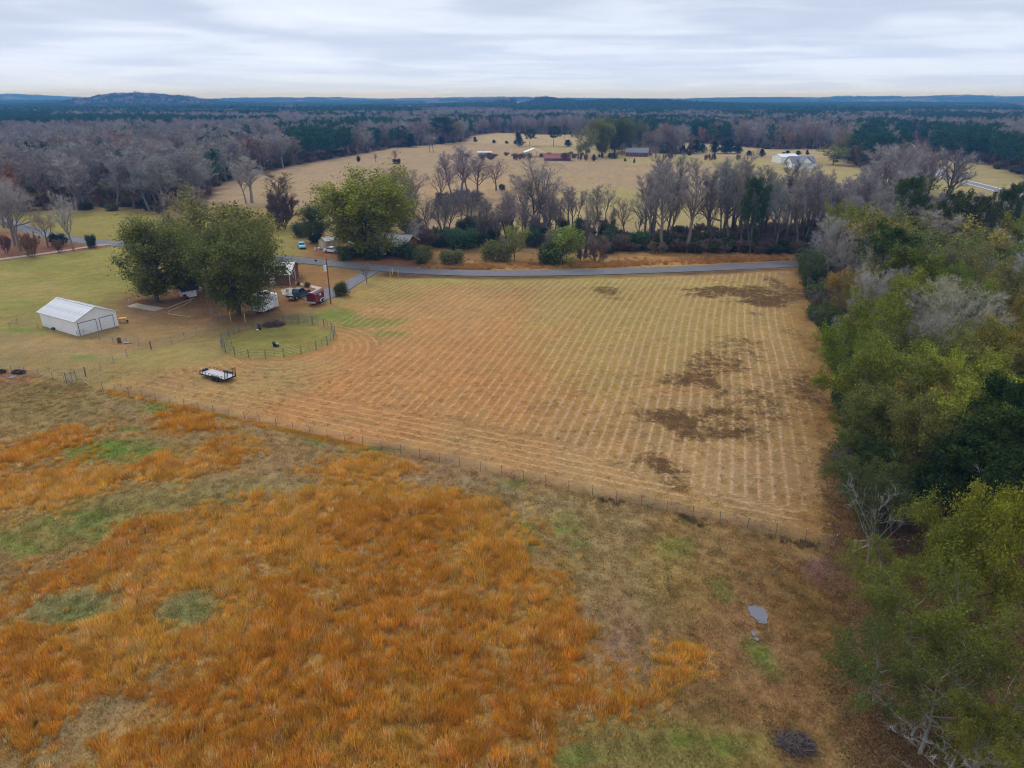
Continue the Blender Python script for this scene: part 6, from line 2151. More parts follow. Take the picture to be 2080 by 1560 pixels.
for s in (-1, 1):
    for k in range(9):
        obj('stake', st_, t, (-h + k * Lf / 8, s * Wf / 2, 0.57))
for k in range(1, 4):
    obj('stake', st_, t, (-h, -Wf / 2 + k * Wf / 4, 0.57))
for s in (-1, 1):
    MB().prism([(-0.1, 0.62), (0.0, 0.82), (1.55, 0.82), (1.65, 0.62)], s * (Wf / 2 + 0.13) - 0.13, s * (Wf / 2 + 0.13) + 0.13).build('fender', M_BLACK, t)
    for x_ in (0.35, 1.15):
        wheel(t, x_, s * (Wf / 2 + 0.15), 0.33, 0.2, M_BLACK)
for s in (-1, 1):
    m = MB()
    for yy in (-0.26, 0.26):
        m.box((h + 0.05, s * 0.68 + yy, 1.20), (0.07, 0.06, 1.45), ry=0.12)
    for k in range(7):
        m.box((h - 0.03 + k * 0.026, s * 0.68, 0.62 + k * 0.2), (0.05, 0.52, 0.05))
    m.build('ramp', M_BLACK, t)
m = MB()
m.box((-h - 0.15, 0.1, 0.72), (0.35, 0.7, 0.3))
m.build('tool_box', M_BLACK, t)

# ------------------------------------------------------------------ fences
def tpost_mesh(h):
    m = MB()
    m.box((0, 0, h / 2 - 0.15), (0.035, 0.04, h + 0.3))
    m.cur = 1
    m.box((0, 0, h - 0.05), (0.042, 0.046, 0.11))
    return m


M_TPOST = mat('t_post_green', (0.11, 0.10, 0.085), 0.7, var=0.2)
M_TIP = mat('white_tip', (0.80, 0.80, 0.78), 0.6, var=0.03)
M_WIRE = mat('fence_wire', (0.30, 0.29, 0.28), 0.5, metal=0.4)


def wire_fence(label, pts, h, spacing, strands, post_mesh, name='wire_fence', wr=0.008, skip_posts=False, lean=0.05):
    pts = [np.array(p) for p in pts]
    t = thing(name, label, 'fence', (*pts[0], 0))
    wm = MB()
    k = 0
    for a, b in zip(pts[:-1], pts[1:]):
        Ls = np.linalg.norm(b - a)
        n = max(1, round(Ls / spacing))
        prev = None
        for i in range(n + 1):
            p = a + (b - a) * i / n - pts[0]
            if not (i == 0 and k > 0):
                pr = obj('post', post_mesh, t, (p[0], p[1], 0.0))
                pr.rotation_euler = (random.uniform(-lean, lean), random.uniform(-lean, lean), random.uniform(0, 3))
        for z_ in strands:
            wm.tube((*(a - pts[0]), z_), (*(b - pts[0]), z_), wr, wr, 3)
        k += 1
    wm.build('wire', M_WIRE, t)
    return t


def chainlink(par, a, b, h, step=0.11):
    """woven wire between two points, real crossing wires"""
    a, b = np.array(a), np.array(b)
    L_ = np.linalg.norm(b - a)
    d = (b - a) / L_
    nrm_ = np.array((-d[1], d[0]))
    V, F_ = [], []
    w = 0.010
    for sgn in (1, -1):
        s0 = np.arange(-h, L_ + h, step)
        for s in s0:
            p0, p1 = (s, 0.0), (s + sgn * h, h)
            lo, hi = max(min(p0[0], p1[0]), 0), min(max(p0[0], p1[0]), L_)
            if hi - lo < 0.05:
                continue
            q = []
            for xx in (lo, hi):
                zz_ = (xx - s) / sgn
                q.append((xx, zz_))
            k = len(V)
            for xx, zz_ in q:
                P_ = a + d * xx
                V.append((P_[0], P_[1], zz_ + 0.03))
                V.append((P_[0] + d[0] * w, P_[1] + d[1] * w, zz_ + 0.03))
            F_.append((k, k + 1, k + 3, k + 2))
    me_ = mesh_np('chain_link', np.array(V), np.array(F_), [M_WIRE])
    return obj('chain_link', me_, par)


tp = tpost_mesh(1.38).mesh('t_post', [M_TPOST, M_TIP])
wire_fence('long barbed wire fence with white tipped steel posts crossing in front of the hay field', [G(209, 791.5), G(1696, 1112)], 1.38, 2.57, (0.25, 0.5, 0.75, 1.0, 1.2), tp)
wire_fence('short wire fence from the left frame edge to the metal gate', [G(-60, 742), G(24, 757), G(51, 760.5), G(80, 765), G(107, 771), G(132, 778)], 1.3, 2.9, (0.3, 0.6, 0.9, 1.15), tp)
wp = MB().box((0, 0, 0.55), (0.09, 0.09, 1.5)).mesh('wooden_post', M_WOODG)
wire_fence('sagging old fence from the metal gate towards the yard', [G(175, 764), G(205, 753), G(231, 738), G(258, 724)], 1.1, 3.5, (0.4, 0.8), wp, lean=0.12)


def brace(label, pa, pb, h, m_, r=0.075, diag=True, extra=False):
    a, b = G(*pa), G(*pb)
    t = thing('fence_brace', label, 'fence brace', (*a, 0))
    d = b - a
    MB().tube((0, 0, -0.2), (0, 0, h), r, n=8).build('post', m_, t)
    MB().tube((*d, -0.2), (*d, h), r, n=8).build('post', m_, t)
    MB().tube((0, 0, h * 0.88), (*d, h * 0.88), r * 0.8, n=8).build('rail', m_, t)
    if diag:
        MB().tube((0, 0, h * 0.85), (*d, 0.1), r * 0.8, n=8).build('diagonal', m_, t)
    return t, d


brace('yellow brown wooden brace between the metal gate and the long fence', (168, 783), (186, 787), 1.35, M_WOODY)
t, d = brace('broken grey timber fence corner at the edge of the wood', (1732, 1124), (1768, 1121), 1.45, M_WOODG, 0.085, diag=False)
MB().tube((0, 0, 1.2), (*(d * 0.45), 0.35), 0.07, n=8).build('diagonal', M_WOODG, t)
MB().tube((0.05, 0, 0.2), (*(d * 0.75), 0.75), 0.07, n=8).build('diagonal', M_WOODG, t)
MB().tube((*(d * 0.88 + np.array((0, -0.3))), 0.0), (*(d * 0.85 + np.array((-0.1, 1.2))), 2.2), 0.05, n=6).build('leaning_pole', mat('bleached_wood', (0.40, 0.37, 0.32), 0.9, var=0.25, scale=6), t)
# metal gate and corral panels by it
ga, gb = G(135, 778), G(175, 764)
d = gb - ga
t = thing('metal_gate', 'grey tubular metal gate standing open beside the wooden brace', 'gate', (*ga, 0))
m = MB()
Lg_ = float(np.linalg.norm(d))
for k in range(7):
    z_ = 0.22 + k * 0.2
    m.tube((0, 0, z_), (*d, z_), 0.022, n=5)
m.build('rail', M_STEEL, t)
for k, f in enumerate((0.02, 0.30, 0.5, 0.98)):
    MB().tube((*(d * f), -0.1), (*(d * f), 1.5), 0.05 if k in (0, 3) else 0.03, n=6).build('post', mat('rusty_steel', (0.10, 0.06, 0.06), 0.8, var=0.2), t)
e = G(153, 781) - ga
m = MB()
for k in range(7):
    z_ = 0.22 + k * 0.2
    m.tube((0, 0, z_), (*e, z_), 0.022, n=5)
m.build('side_rail', M_STEEL, t)

# round pen
t = thing('round_pen', 'round livestock pen of weathered steel panels on green grass', 'pen', (*PEN_C, 0))
NP = 21
pl_ = 2 * PEN_R * math.tan(PI / NP) - 0.12
m = MB()
for k in range(6):
    m.tube((-pl_ / 2, 0, 0.22 + k * 0.26), (pl_ / 2, 0, 0.22 + k * 0.26), 0.022, n=5)
for x_ in (-pl_ / 2, pl_ / 2):
    m.tube((x_, 0, 0.0), (x_, 0, 1.58), 0.034, n=6)
m.tube((0, 0, 0.2), (0, 0, 1.52), 0.02, n=5)
pm = m.mesh('panel', M_GREENM)
for k in range(NP):
    a = 2 * PI * (k + 0.5) / NP
    o_ = obj('panel', pm, t, (PEN_R * math.cos(a), PEN_R * math.sin(a), 0.0), a + PI / 2)
pw_ = G(449, 702) - PEN_C
o_ = obj('panel', pm, t, (pw_[0] + 1.3, pw_[1] - 0.7, 0.0), -0.55)
# timber gate posts at the back of the pen
for k in range(3):
    a = PI / 2 - 0.35 + 0.09 * k
    MB().tube((PEN_R * math.cos(a), PEN_R * math.sin(a) + 0.2, -0.1), (PEN_R * math.cos(a), PEN_R * math.sin(a) + 0.2, 1.7), 0.05, n=6).build('gate_post', M_WOODG, t)

# chain link fences of the yard
cl = thing('chain_link_fence', 'chain link fence running from the garage corner across the yard', 'fence', (0, 0, 0))
line = [G(158, 686), G(172, 683), G(203, 692), G(258, 701), G(307, 709), G(349, 698), G(400, 680), G(449, 655), G(470, 651)]
ps = MB().tube((0, 0, -0.1), (0, 0, 1.25), 0.035, n=6).mesh('steel_post', M_STEEL)
for a_, b_ in zip(line[:-1], line[1:]):
    L_ = float(np.linalg.norm(b_ - a_))
    n_ = max(1, round(L_ / 3.0))
    for i in range(n_):
        p_ = a_ + (b_ - a_) * i / n_
        obj('post', ps, cl, (p_[0], p_[1], 0))
    chainlink(cl, a_, b_, 1.15)
    MB().tube((*a_, 1.2), (*b_, 1.2), 0.022, n=4).build('top_rail', M_STEEL, cl)
MB().box((*G(307, 709), 0.65), (0.14, 0.14, 1.5)).build('corner_post', M_WOODB, cl)
cl2 = thing('chain_link_fence', 'short chain link fence at the back corner of the garage', 'fence', (0, 0, 0))
line = [G(20, 668), G(37, 660), G(78, 668), G(86, 671)]
for a_, b_ in zip(line[:-1], line[1:]):
    obj('post', ps, cl2, (a_[0], a_[1], 0))
    chainlink(cl2, a_, b_, 1.15)
    MB().tube((*a_, 1.2), (*b_, 1.2), 0.022, n=4).build('top_rail', M_STEEL, cl2)
for k, (px, py, ph_) in enumerate(((469, 653, 1.7), (498.5, 655, 1.75))):
    c_ = G(px, py)
    t = thing('wooden_post', ('yellow wooden gate post left of the round pen', 'yellow wooden gate post nearer the cargo trailer')[k], 'post', (*c_, 0))
    MB().tube((0, 0, -0.2), (0, 0, ph_), 0.075, n=8).build('shaft', M_WOODY, t)
    MB().tube((0, 0, ph_), (0, 0, ph_ + 0.03), 0.08, 0.05, n=8).build('cap', M_WOODY, t)

# yellow marker posts by the road
for k, (px, py) in enumerate(((793, 567), (797.5, 558), (809, 561))):
    t = thing('marker_post', ('nearest yellow marker post at the field corner', 'middle yellow marker post standing further back', 'right hand yellow marker post near the road')[k], 'marker post', (*G(px, py), 0))
    MB().tube((0, 0, -0.1), (0, 0, 1.45), 0.06, n=8).build('tube', M_YEL, t)
    MB().tube((0, 0, 1.45), (0, 0, 1.5), 0.06, 0.03, n=8).build('cap', M_WHITE, t)

# poles
def pole(label, px, pb, pt, m_, transformer=True, r=0.15, arm=True):
    c_ = G(px, pb)
    h_ = height_at(px, pb, pt)
    z_ = float(terrain(np.array([c_[0]]), np.array([c_[1]]))[0])
    t = thing('power_pole', label, 'power pole', (*c_, z_), 0.0)
    MB().tube((0, 0, -0.3), (0, 0, h_), r, r * 0.65, n=10).build('shaft', m_, t)
    if transformer:
        tr = MB().tube((-0.42, -0.1, h_ - 2.6), (-0.42, -0.1, h_ - 1.5), 0.32, n=14).build('transformer', mat('pale_transformer', (0.72, 0.80, 0.78), 0.5, var=0.03), t)
        MB().tube((-0.42, -0.1, h_ - 1.5), (-0.42, -0.1, h_ - 1.3), 0.06, n=6).build('bushing', M_TRIM, tr)
    if arm:
        MB().box((0.1, 0, h_ - 0.9), (1.3, 0.09, 0.1)).build('cross_arm', M_WOODG, t)
        for x_ in (-0.4, 0.1, 0.6):
            MB().tube((x_, 0, h_ - 0.85), (x_, 0, h_ - 0.62), 0.05, 0.035, n=6).build('insulator', M_WHITE, t)
    return t


pole('brown power pole with white transformer beside the maroon horse trailer', 672, 616, 524, M_WOODB)
pole('bare pale wooden pole standing among the creek bushes', 990, 491, 447, mat('pale_pole', (0.55, 0.40, 0.30), 0.9, var=0.15), transformer=False, arm=False, r=0.17)
pole('leaning dark pole with transformer on the lawn by the highway', 1954, 353, 318, M_WOODG, r=0.16)
pole('thin far pole between the trees left of the highway', 1837, 318, 303, M_WOODG, transformer=False)

# ------------------------------------------------------------------ small yard things
def lathe(prof, n=16):
    m = MB()
    vs = [(r * math.cos(2 * PI * i / n), r * math.sin(2 * PI * i / n), z_) for r, z_ in prof for i in range(n)]
    fs = [(k * n + i, k * n + (i + 1) % n, (k + 1) * n + (i + 1) % n, (k + 1) * n + i) for k in range(len(prof) - 1) for i in range(n)]
    m.add(vs, fs + [tuple(range(n - 1, -1, -1)), tuple(range((len(prof) - 1) * n, len(prof) * n))])
    return m


t = thing('wheelbarrow', 'bright yellow wheelbarrow standing by the garage corner', 'wheelbarrow', (*G(250, 655), 0.03), 0.3)
MB().prism([(-0.55, 0.82), (-0.35, 0.45), (0.3, 0.45), (0.75, 0.85)], -0.36, 0.36, -0.08, 0.6).build('tray', M_ORY, t)
MB().path([(-1.1, -0.3, 0.62), (0.2, -0.22, 0.42), (0.75, 0, 0.22), (0.2, 0.22, 0.42), (-1.1, 0.3, 0.62)], 0.025).build('handle', M_WOODG, t)
MB().tube((0.75, -0.05, 0.2), (0.75, 0.05, 0.2), 0.2, n=14).build('wheel', M_RUB, t)
for s in (-1, 1):
    MB().path([(-0.5, s * 0.25, 0.5), (-0.45, s * 0.25, 0.0)], 0.025).build('leg', M_BLACK, t)
t = thing('steel_drum', 'dark rusty steel drum on the grass in front of the garage', 'drum', (*G(243, 696), 0.0))
lathe([(0.29, 0), (0.29, 0.3), (0.305, 0.31), (0.29, 0.33), (0.29, 0.6), (0.305, 0.61), (0.29, 0.63), (0.29, 0.9)]).build('drum_shell', mat('rust_drum', (0.10, 0.035, 0.03), 0.8, var=0.3, scale=5), t, smooth=True)
lathe([(0.30, 0.89), (0.30, 0.93), (0.26, 0.93)]).build('rim', M_BLACK, t)
t = thing('steel_drum', 'black burn barrel with white bowl beside the round pen brush pile', 'drum', (*G(527, 669), 0.0))
lathe([(0.30, 0), (0.30, 0.35), (0.315, 0.37), (0.30, 0.39), (0.30, 0.95)]).build('drum_shell', M_BLACK, t, smooth=True)
lathe([(0.16, 0), (0.24, 0.14), (0.27, 0.16)]).build('bowl', M_WHITE, t, loc=(-0.1, -0.6, 0))
t = thing('steel_sheet', 'pale bent metal sheet lying beside the rusty steel drum', 'metal sheet', (*G(258, 697), 0.04), 0.2)
MB().box((0, 0, 0.06), (1.1, 0.5, 0.02), ry=0.08).build('sheet', M_STEEL, t)
MB().box((0.5, 0, 0.11), (0.25, 0.5, 0.02), ry=-0.4).build('bent_edge', M_STEEL, t)
hp = gp([(390, 608), (388, 612), (378, 618), (366, 624), (350, 630), (343, 633), (341, 637), (346, 639), (358, 640), (366, 642), (376, 643), (388, 643.5)])
tag(MB().path([(x_, y_, 0.09) for x_, y_ in hp], 0.05, 5).build('garden_hose', mat('pale_yellow_hose', (0.68, 0.56, 0.28), 0.6)), 'pale yellow garden hose looping over the brown yard', 'hose')
t = thing('standpipe', 'short white standpipe beside the bare concrete slab', 'standpipe', (*G(263, 616), 0))
MB().tube((0, 0, 0), (0, 0, 0.85), 0.06, n=8).build('pipe', M_WHITE, t)
MB().box((0.08, 0, 0.82), (0.2, 0.06, 0.06)).build('tap', M_STEEL, t)
t = thing('riding_mower', 'small dark red riding mower with yellow wheel hubs outside the tiny shed', 'mower', (*G(376, 607), 0.02), 2.3)
MB().prism([(0.1, 0.35), (0.1, 0.75), (0.8, 0.72), (0.9, 0.35)], -0.25, 0.25).build('hood', mat('mower_red', (0.35, 0.015, 0.02), 0.35), t, bevel=0.03)
MB().prism([(-0.7, 0.3), (-0.75, 0.6), (0.1, 0.45), (0.1, 0.3)], -0.38, 0.38).build('rear_deck', mat('mower_red', None), t)
MB().prism([(-0.55, 0.6), (-0.62, 1.0), (-0.52, 1.02), (-0.42, 0.68), (-0.1, 0.68), (-0.1, 0.6)], -0.2, 0.2).build('seat', M_BLACK, t)
for x_, r_ in ((-0.5, 0.27), (0.7, 0.19)):
    for s in (-1, 1):
        wheel(t, x_, s * 0.42, r_, 0.18, M_YEL)
MB().tube((0.15, 0, 0.75), (-0.1, 0, 1.0), 0.02).build('steering_column', M_BLACK, t)
# hay feeder rings leaning at the tree
def ring(label, px, py, R_, rz_, tilt):
    t = thing('hay_ring', label, 'hay ring', (*G(px, py), 0), rz_)
    for k, dz_ in enumerate((0, 0.45)):
        pts_ = []
        for i in range(25):
            a = 2 * PI * i / 24
            pts_.append((R_ * math.cos(a), dz_ * math.cos(tilt) - R_ * math.sin(a) * 0.0, R_ + R_ * math.sin(a)))
        MB().path(pts_, 0.035, 5).build('hoop', M_STEEL, t)
    m_ = MB()
    for i in range(12):
        a = 2 * PI * i / 12
        m_.tube((R_ * math.cos(a), 0, R_ + R_ * math.sin(a)), (R_ * math.cos(a), 0.45 * math.cos(tilt), R_ + R_ * math.sin(a)), 0.02, n=4)
    m_.build('spacer', M_STEEL, t)


ring('upright steel hay ring standing under the left side of the largest yard oak', 441, 645, 0.95, 0.9, 0.0)
t = thing('feed_tub', 'black tub and pale bucket tipped over on the grass inside the pen', 'tub', (*G(557, 703), 0.05), 0.4)
lathe([(0.30, 0), (0.42, 0.42), (0.45, 0.44), (0.40, 0.44), (0.28, 0.06)]).build('tub', M_BLACK, t, loc=(-0.2, 0, 0.3)).rotation_euler = (0, 1.2, 0)
lathe([(0.16, 0), (0.2, 0.36), (0.22, 0.37)]).build('bucket', mat('pale_bucket', (0.5, 0.55, 0.58), 0.5), t, loc=(0.35, 0.1, 0.16)).rotation_euler = (0.3, 1.4, 0.6)
lathe([(0.45, 0), (0.5, 0.12), (0.47, 0.13), (0.4, 0.03)]).build('pan', M_BLACK, t, loc=(0.3, -0.3, 0.0))


def brushpile(label, px, py, rx, ry, h, seed, tint, n=260, name='brush_pile'):
    r = np.random.RandomState(seed)
    c_ = G(px, py)
    ax = rx * mpp(px, py)
    ay = max(0.5, abs(G(px, py - ry)[1] - G(px, py + ry)[1]) / 2)
    a = r.uniform(0, 6.28, n)
    q = np.sqrt(r.rand(n)) * 0.9
    P0 = np.stack([q * np.cos(a) * ax, q * np.sin(a) * ay, np.abs(r.normal(0.1, 0.35, n)) * h * (1 - q ** 2)], 1)
    D = r.normal(0, 1, (n, 3))
    D[:, 2] *= 0.25
    D *= (r.uniform(0.4, 1.3, n) / np.linalg.norm(D, axis=1))[:, None]
    S = np.c_[P0 - D / 2, P0 + D / 2, r.uniform(0.015, 0.05, n), r.uniform(0.005, 0.02, n), np.zeros(n)]
    V, F_ = tubes(S, 3)
    V[:, 2] = np.maximum(V[:, 2], 0.0)
    me_ = mesh_np(name, V, F_, [M_TWIG], attrs={'v': ('FLOAT', np.repeat(r.rand(n), 6))})
    o_ = obj(name, me_, None, (c_[0], c_[1], 0.0))
    o_.color = (*tint, 1)
    return tag(o_, label, 'brush pile')


brushpile('dark brush pile heaped behind the round pen', 556, 661, 24, 5, 1.4, 3, (0.15, 0.10, 0.09), 420)
brushpile('grey pile of cut branches in the grass at the lower right', 1616, 1512, 36, 24, 0.6, 4, (0.15, 0.12, 0.105), 300)
# fallen forked stick
c_ = G(1562, 1172)
t = thing('fallen_branch', 'forked pale dead branch lying on the brown grass', 'branch', (*c_, 0.08))
e1 = G(1582, 1152) - c_
MB().tube((0, 0, 0.03), (*(e1 * 0.6), 0.12), 0.018, 0.03, n=6).tube((*(e1 * 0.6), 0.12), (*e1, 0.1), 0.03, 0.042, n=6).build('stem', mat('dead_stick', (0.24, 0.20, 0.16), 0.9, var=0.3, scale=8), t)
MB().tube((*(e1 * 0.6), 0.12), (*(e1 * 0.45 + np.array((-0.45, 0.15))), 0.1), 0.03, 0.012, n=5).build('side_twig', mat('dead_stick', (0.24, 0.20, 0.16), 0.9, var=0.3, scale=8), t)
MB().tube((*(e1 * 0.35), 0.08), (*(e1 * 0.2 + np.array((0.35, -0.3))), 0.05), 0.025, 0.01, n=5).build('side_twig', mat('dead_stick', (0.24, 0.20, 0.16), 0.9, var=0.3, scale=8), t)
# tyres at the left edge
for k, (px, py, lb) in enumerate(((3, 757, 'black tyre lying at the very left frame edge'), (34, 757, 'left tyre of the black pair beside the red puddle'), (43, 758, 'right tyre of the black pair beside the red puddle'))):
    t = thing('old_tyre', lb, 'tyre', (*G(px, py), 0.02), 0.3 * k)
    prof = [(0.36, 0.05), (0.50, 0.0), (0.62, 0.06), (0.64, 0.18), (0.62, 0.30), (0.50, 0.36), (0.36, 0.31)]
    n = 20
    m = MB()
    vs = [(r_ * math.cos(2 * PI * i / n), r_ * math.sin(2 * PI * i / n), z_) for r_, z_ in prof for i in range(n)]
    kk_ = len(prof)
    m.add(vs, [(a_ * n + i, a_ * n + (i + 1) % n, ((a_ + 1) % kk_) * n + (i + 1) % n, ((a_ + 1) % kk_) * n + i) for a_ in range(kk_) for i in range(n)])
    m.build('tread', M_RUB, t, smooth=True)
# mailbox, trash and grill at the roadside
t = thing('mailbox', 'black mailbox on a post at the edge of the road by the driveway', 'mailbox', (*G(643, 539), 0), 0.1)
MB().box((0, 0, 0.5), (0.1, 0.1, 1.2)).build('post', M_WOODG, t)
MB().prism([(-0.3, 1.05), (-0.3, 1.28), (-0.15, 1.4), (0.15, 1.4), (0.3, 1.28), (0.3, 1.05)], -0.25, 0.25).build('box_shell', M_BLACK, t)
MB().box((0.45, 0, 1.2), (0.15, 0.18, 0.25)).build('newspaper_tube', M_WHITE, t)
t = thing('garden_grill', 'dark barbecue grill with pale lid in front of the brick house', 'grill', (*G(774, 522), 0), 0.2)
MB().prism([(-0.7, 0.7), (-0.7, 1.0), (-0.5, 1.35), (0.5, 1.35), (0.7, 1.0), (0.7, 0.7)], -0.4, 0.4).build('lid', mat('silver_panel', None), t)
MB().box((0.1, 0, 0.5), (1.9, 0.8, 0.35)).build('cabinet', M_BLACK, t)
for x_ in (-0.7, 0.9):
    for s in (-1, 1):
        MB().tube((x_, s * 0.35 - 0.04, 0.18), (x_, s * 0.35 + 0.04, 0.18), 0.18, n=10).build('wheel', M_RUB, t)
for k, (px, py) in enumerate(((640.5, 508), (648, 507))):
    t = thing('white_bucket', ('white bucket left of the tan shed door', 'white bucket right of the tan shed door')[k], 'bucket', (*G(px, py), 0.03))
    lathe([(0.24, 0), (0.3, 0.5), (0.32, 0.52)]).build('pail', M_WHITE, t)
    lathe([(0.33, 0.52), (0.33, 0.56), (0.1, 0.58)]).build('lid', M_WHITE, t)

# ------------------------------------------------------------------ grass
def blades(seed, n, h, rad, w, lean, flat=False, segs=2):
    r = np.random.RandomState(seed)
    a = r.uniform(0, 6.28, n)
    q = np.sqrt(r.rand(n)) * rad
    B = np.stack([q * np.cos(a), q * np.sin(a), np.full(n, -0.03)], 1)
    L_ = h * r.uniform(0.55, 1.15, n)
    da = a + r.normal(0, 0.8, n)
    ln = np.abs(r.normal(lean, lean * 0.5, n))
    D = np.stack([np.cos(da) * ln, np.sin(da) * ln, np.ones(n)], 1)
    if flat:
        D[:, 2] = r.uniform(0.0, 0.35, n)
        D[:, :2] = np.stack([np.cos(da), np.sin(da)], 1)
        B[:, 2] = r.uniform(0.02, 0.12, n)
    D /= np.linalg.norm(D, axis=1)[:, None]
    X_ = np.stack([-np.sin(da + r.normal(0, 1, n)), np.cos(da + r.normal(0, 1, n)), np.zeros(n)], 1)
    M = B + D * (L_ * 0.55)[:, None]
    T = M + (D + np.stack([np.cos(da) * lean * 0.8, np.sin(da) * lean * 0.8, np.full(n, -0.15)], 1)) * (L_ * 0.5)[:, None]
    V = np.stack([B - X_ * w / 2, B + X_ * w / 2, M + X_ * w * 0.42, M - X_ * w * 0.42, T], 1).reshape(-1, 3)
    k = np.arange(n)[:, None] * 5
    Q = np.concatenate([k, k + 1, k + 2, k + 3], 1)
    Tr = np.concatenate([k + 3, k + 2, k + 4], 1)
    v = np.repeat(r.rand(n), 5)
    return V, [Q, Tr], v


I_GRASS = plant_mat('grass_blades', (1, 1, 1), instanced=True, transl=0.25, vary=0.4, rough=0.8)
TALL = [mesh_np("tuft", *blades(10 + i, 58, 0.80, 0.34, 0.024, 0.17)[:2], [I_GRASS], attrs={'v': ('FLOAT', blades(10 + i, 58, 0.80, 0.34, 0.024, 0.17)[2])}) for i in range(5)]
SHORT = [mesh_np("sward", *blades(30 + i, 34, 0.20, 0.42, 0.030, 0.55)[:2], [I_GRASS], attrs={'v': ('FLOAT', blades(30 + i, 34, 0.20, 0.42, 0.030, 0.55)[2])}) for i in range(4)]
STRAW = [mesh_np("straw", *blades(50 + i, 30, 0.26, 0.17, 0.028, 0.3, True)[:2], [I_GRASS], attrs={'v': ('FLOAT', blades(50 + i, 30, 0.26, 0.17, 0.028, 0.3, True)[2])}) for i in range(4)]
rg = np.random.RandomState(5)


def zground(x, y):
    return terrain(x, y) + (fbm(x, y, 1.5, 40, 3) - 0.5) * 0.10 - 0.03


def uniform_pts(n, x0, x1, y0, y1):
    x, y = rg.uniform(x0, x1, n), rg.uniform(y0, y1, n)
    k = in_view(x, y, 0, 40)
    return x[k], y[k]


def tall_mask(x, y):
    m = np.zeros(len(x))
    w1 = (fbm(x, y, 6, 11) - 0.5)
    w3 = (fbm(x, y, 2.2, 71, 3) - 0.5)
    for P_ in TALLGRASS:
        m = np.maximum(m, sstep(-3.2, 2.4, sdf(x, y, P_) + 5.0 * w1 + 6.5 * w3))
    for px, py, rx, ry in HOLES:
        m = m * (1 - 0.95 * blob(x, y, px, py, rx, ry, 0.35, 0.4, 3, 2))
    m = m * (1 - 0.6 * sstep(0.58, 0.72, fbm(x, y, 2.6, 83, 3)))
    return m


nf_at = lambda x, y: 0.3916 * x + 0.920 * y - 60.2
# tall broomsedge
x, y = uniform_pts(76000, -75, 30, 24, 90)
m = tall_mask(x, y)
k = (rg.rand(len(x)) < m) & (nf_at(x, y) < -0.5)
x, y = x[k], y[k]
# fringe of tall grass along the fence
s_ = rg.rand(2600)
fxv = -57 + 40 * s_
fyv = 90.2 - 0.4255 * (fxv + 58.2) - np.abs(rg.normal(0.25, 0.45, len(s_))) + 0.2
kf_ = rg.rand(len(s_)) < 0.75 * sstep(0.35, 0.55, vnoise(fxv, fyv, 5, 8)) + 0.2
x, y = np.concatenate([x, fxv[kf_]]), np.concatenate([y, fyv[kf_]])
n = len(x)
big = fbm(x, y, 7, 91, 3)
fine = fbm(x, y, 1.8, 93, 3)
hs = (0.55 + 0.6 * sstep(0.3, 0.7, fine)) * (0.45 + 0.55 * sstep(0.2, 0.9, tall_mask(x, y))) * rg.uniform(0.75, 1.2, n) * np.where(nf_at(x, y) > -1.5, 0.62, 0.92)
A_, B_, C__ = np.array((0.82, 0.48, 0.085)), np.array((0.76, 0.385, 0.05)), np.array((0.84, 0.60, 0.27))
tint = A_[None] * (1 - sstep(0.4, 0.6, big))[:, None] + B_[None] * sstep(0.4, 0.6, big)[:, None]
pale = (rg.rand(n) < 0.10 + 0.2 * sstep(0.6, 0.7, fbm(x, y, 3, 97)))[:, None]
tint = np.where(pale, C__[None], tint) * rg.uniform(0.75, 1.2, (n, 1))
tint *= (0.78 + 0.44 * fbm(x, y, 1.1, 101, 3))[:, None]
tint[:, 1] *= rg.uniform(0.88, 1.14, n)
scl = np.stack([hs ** 0.5 * 1.05, hs ** 0.5 * 1.05, hs], 1)
rot = np.stack([rg.normal(0.05, 0.13, n), rg.normal(0.04, 0.13, n), rg.uniform(0, 6.28, n)], 1)
scatter_obj("tall_grass", TALL, np.c_[x, y, zground(x, y)], rot, scl, rg.randint(0, 5, n), tint, 'tall rust orange broomsedge grass covering the nearest pasture', 'grass')
# short pasture sward in front and on the field edges
x, y = uniform_pts(70000, -90, 60, 24, 98)
sw = sdf(x, y, EDGE_L + [(400, -20), (400, 173)])
k = ((nf_at(x, y) < 0.4) | (rg.rand(len(x)) < 0.16)) & (rg.rand(len(x)) < np.where(y > 62, 0.6, 1.0)) & (rg.rand(len(x)) > tall_mask(x, y) * 0.75) & ((sw < 1.0) | (rg.rand(len(x)) < 0.3))
pd = [G(1541, 1248), G(1531, 1290)]
for c_, r_ in ((pd[0], 0.95), (pd[1], 0.5)):
    k &= np.hypot(x - c_[0], (y - c_[1])) > r_
x, y = x[k], y[k]
n = len(x)
gc = ground_color(x, y)
q = rg.rand(n, 1)
pale = np.array((0.50, 0.36, 0.19))
tint = gc * rg.uniform(0.85, 1.5, (n, 1)) * 1.12
tint = np.where(q < 0.18, tint * 0.5 + pale * 0.5, tint)
tint = np.where((q > 0.90), np.array((0.17, 0.20, 0.045)) * rg.uniform(0.8, 1.3, (n, 1)), tint)
hs = rg.uniform(0.5, 1.3, n)
scatter_obj("short_grass", SHORT, np.c_[x, y, zground(x, y)], np.stack([rg.normal(0, 0.1, n), rg.normal(0, 0.1, n), rg.uniform(0, 6.28, n)], 1), np.stack([rg.uniform(0.8, 1.3, n)] * 2 + [hs], 1), rg.randint(0, 4, n), np.clip(tint, 0, 1), 'short brown and green pasture grass in front of the long fence', 'grass')
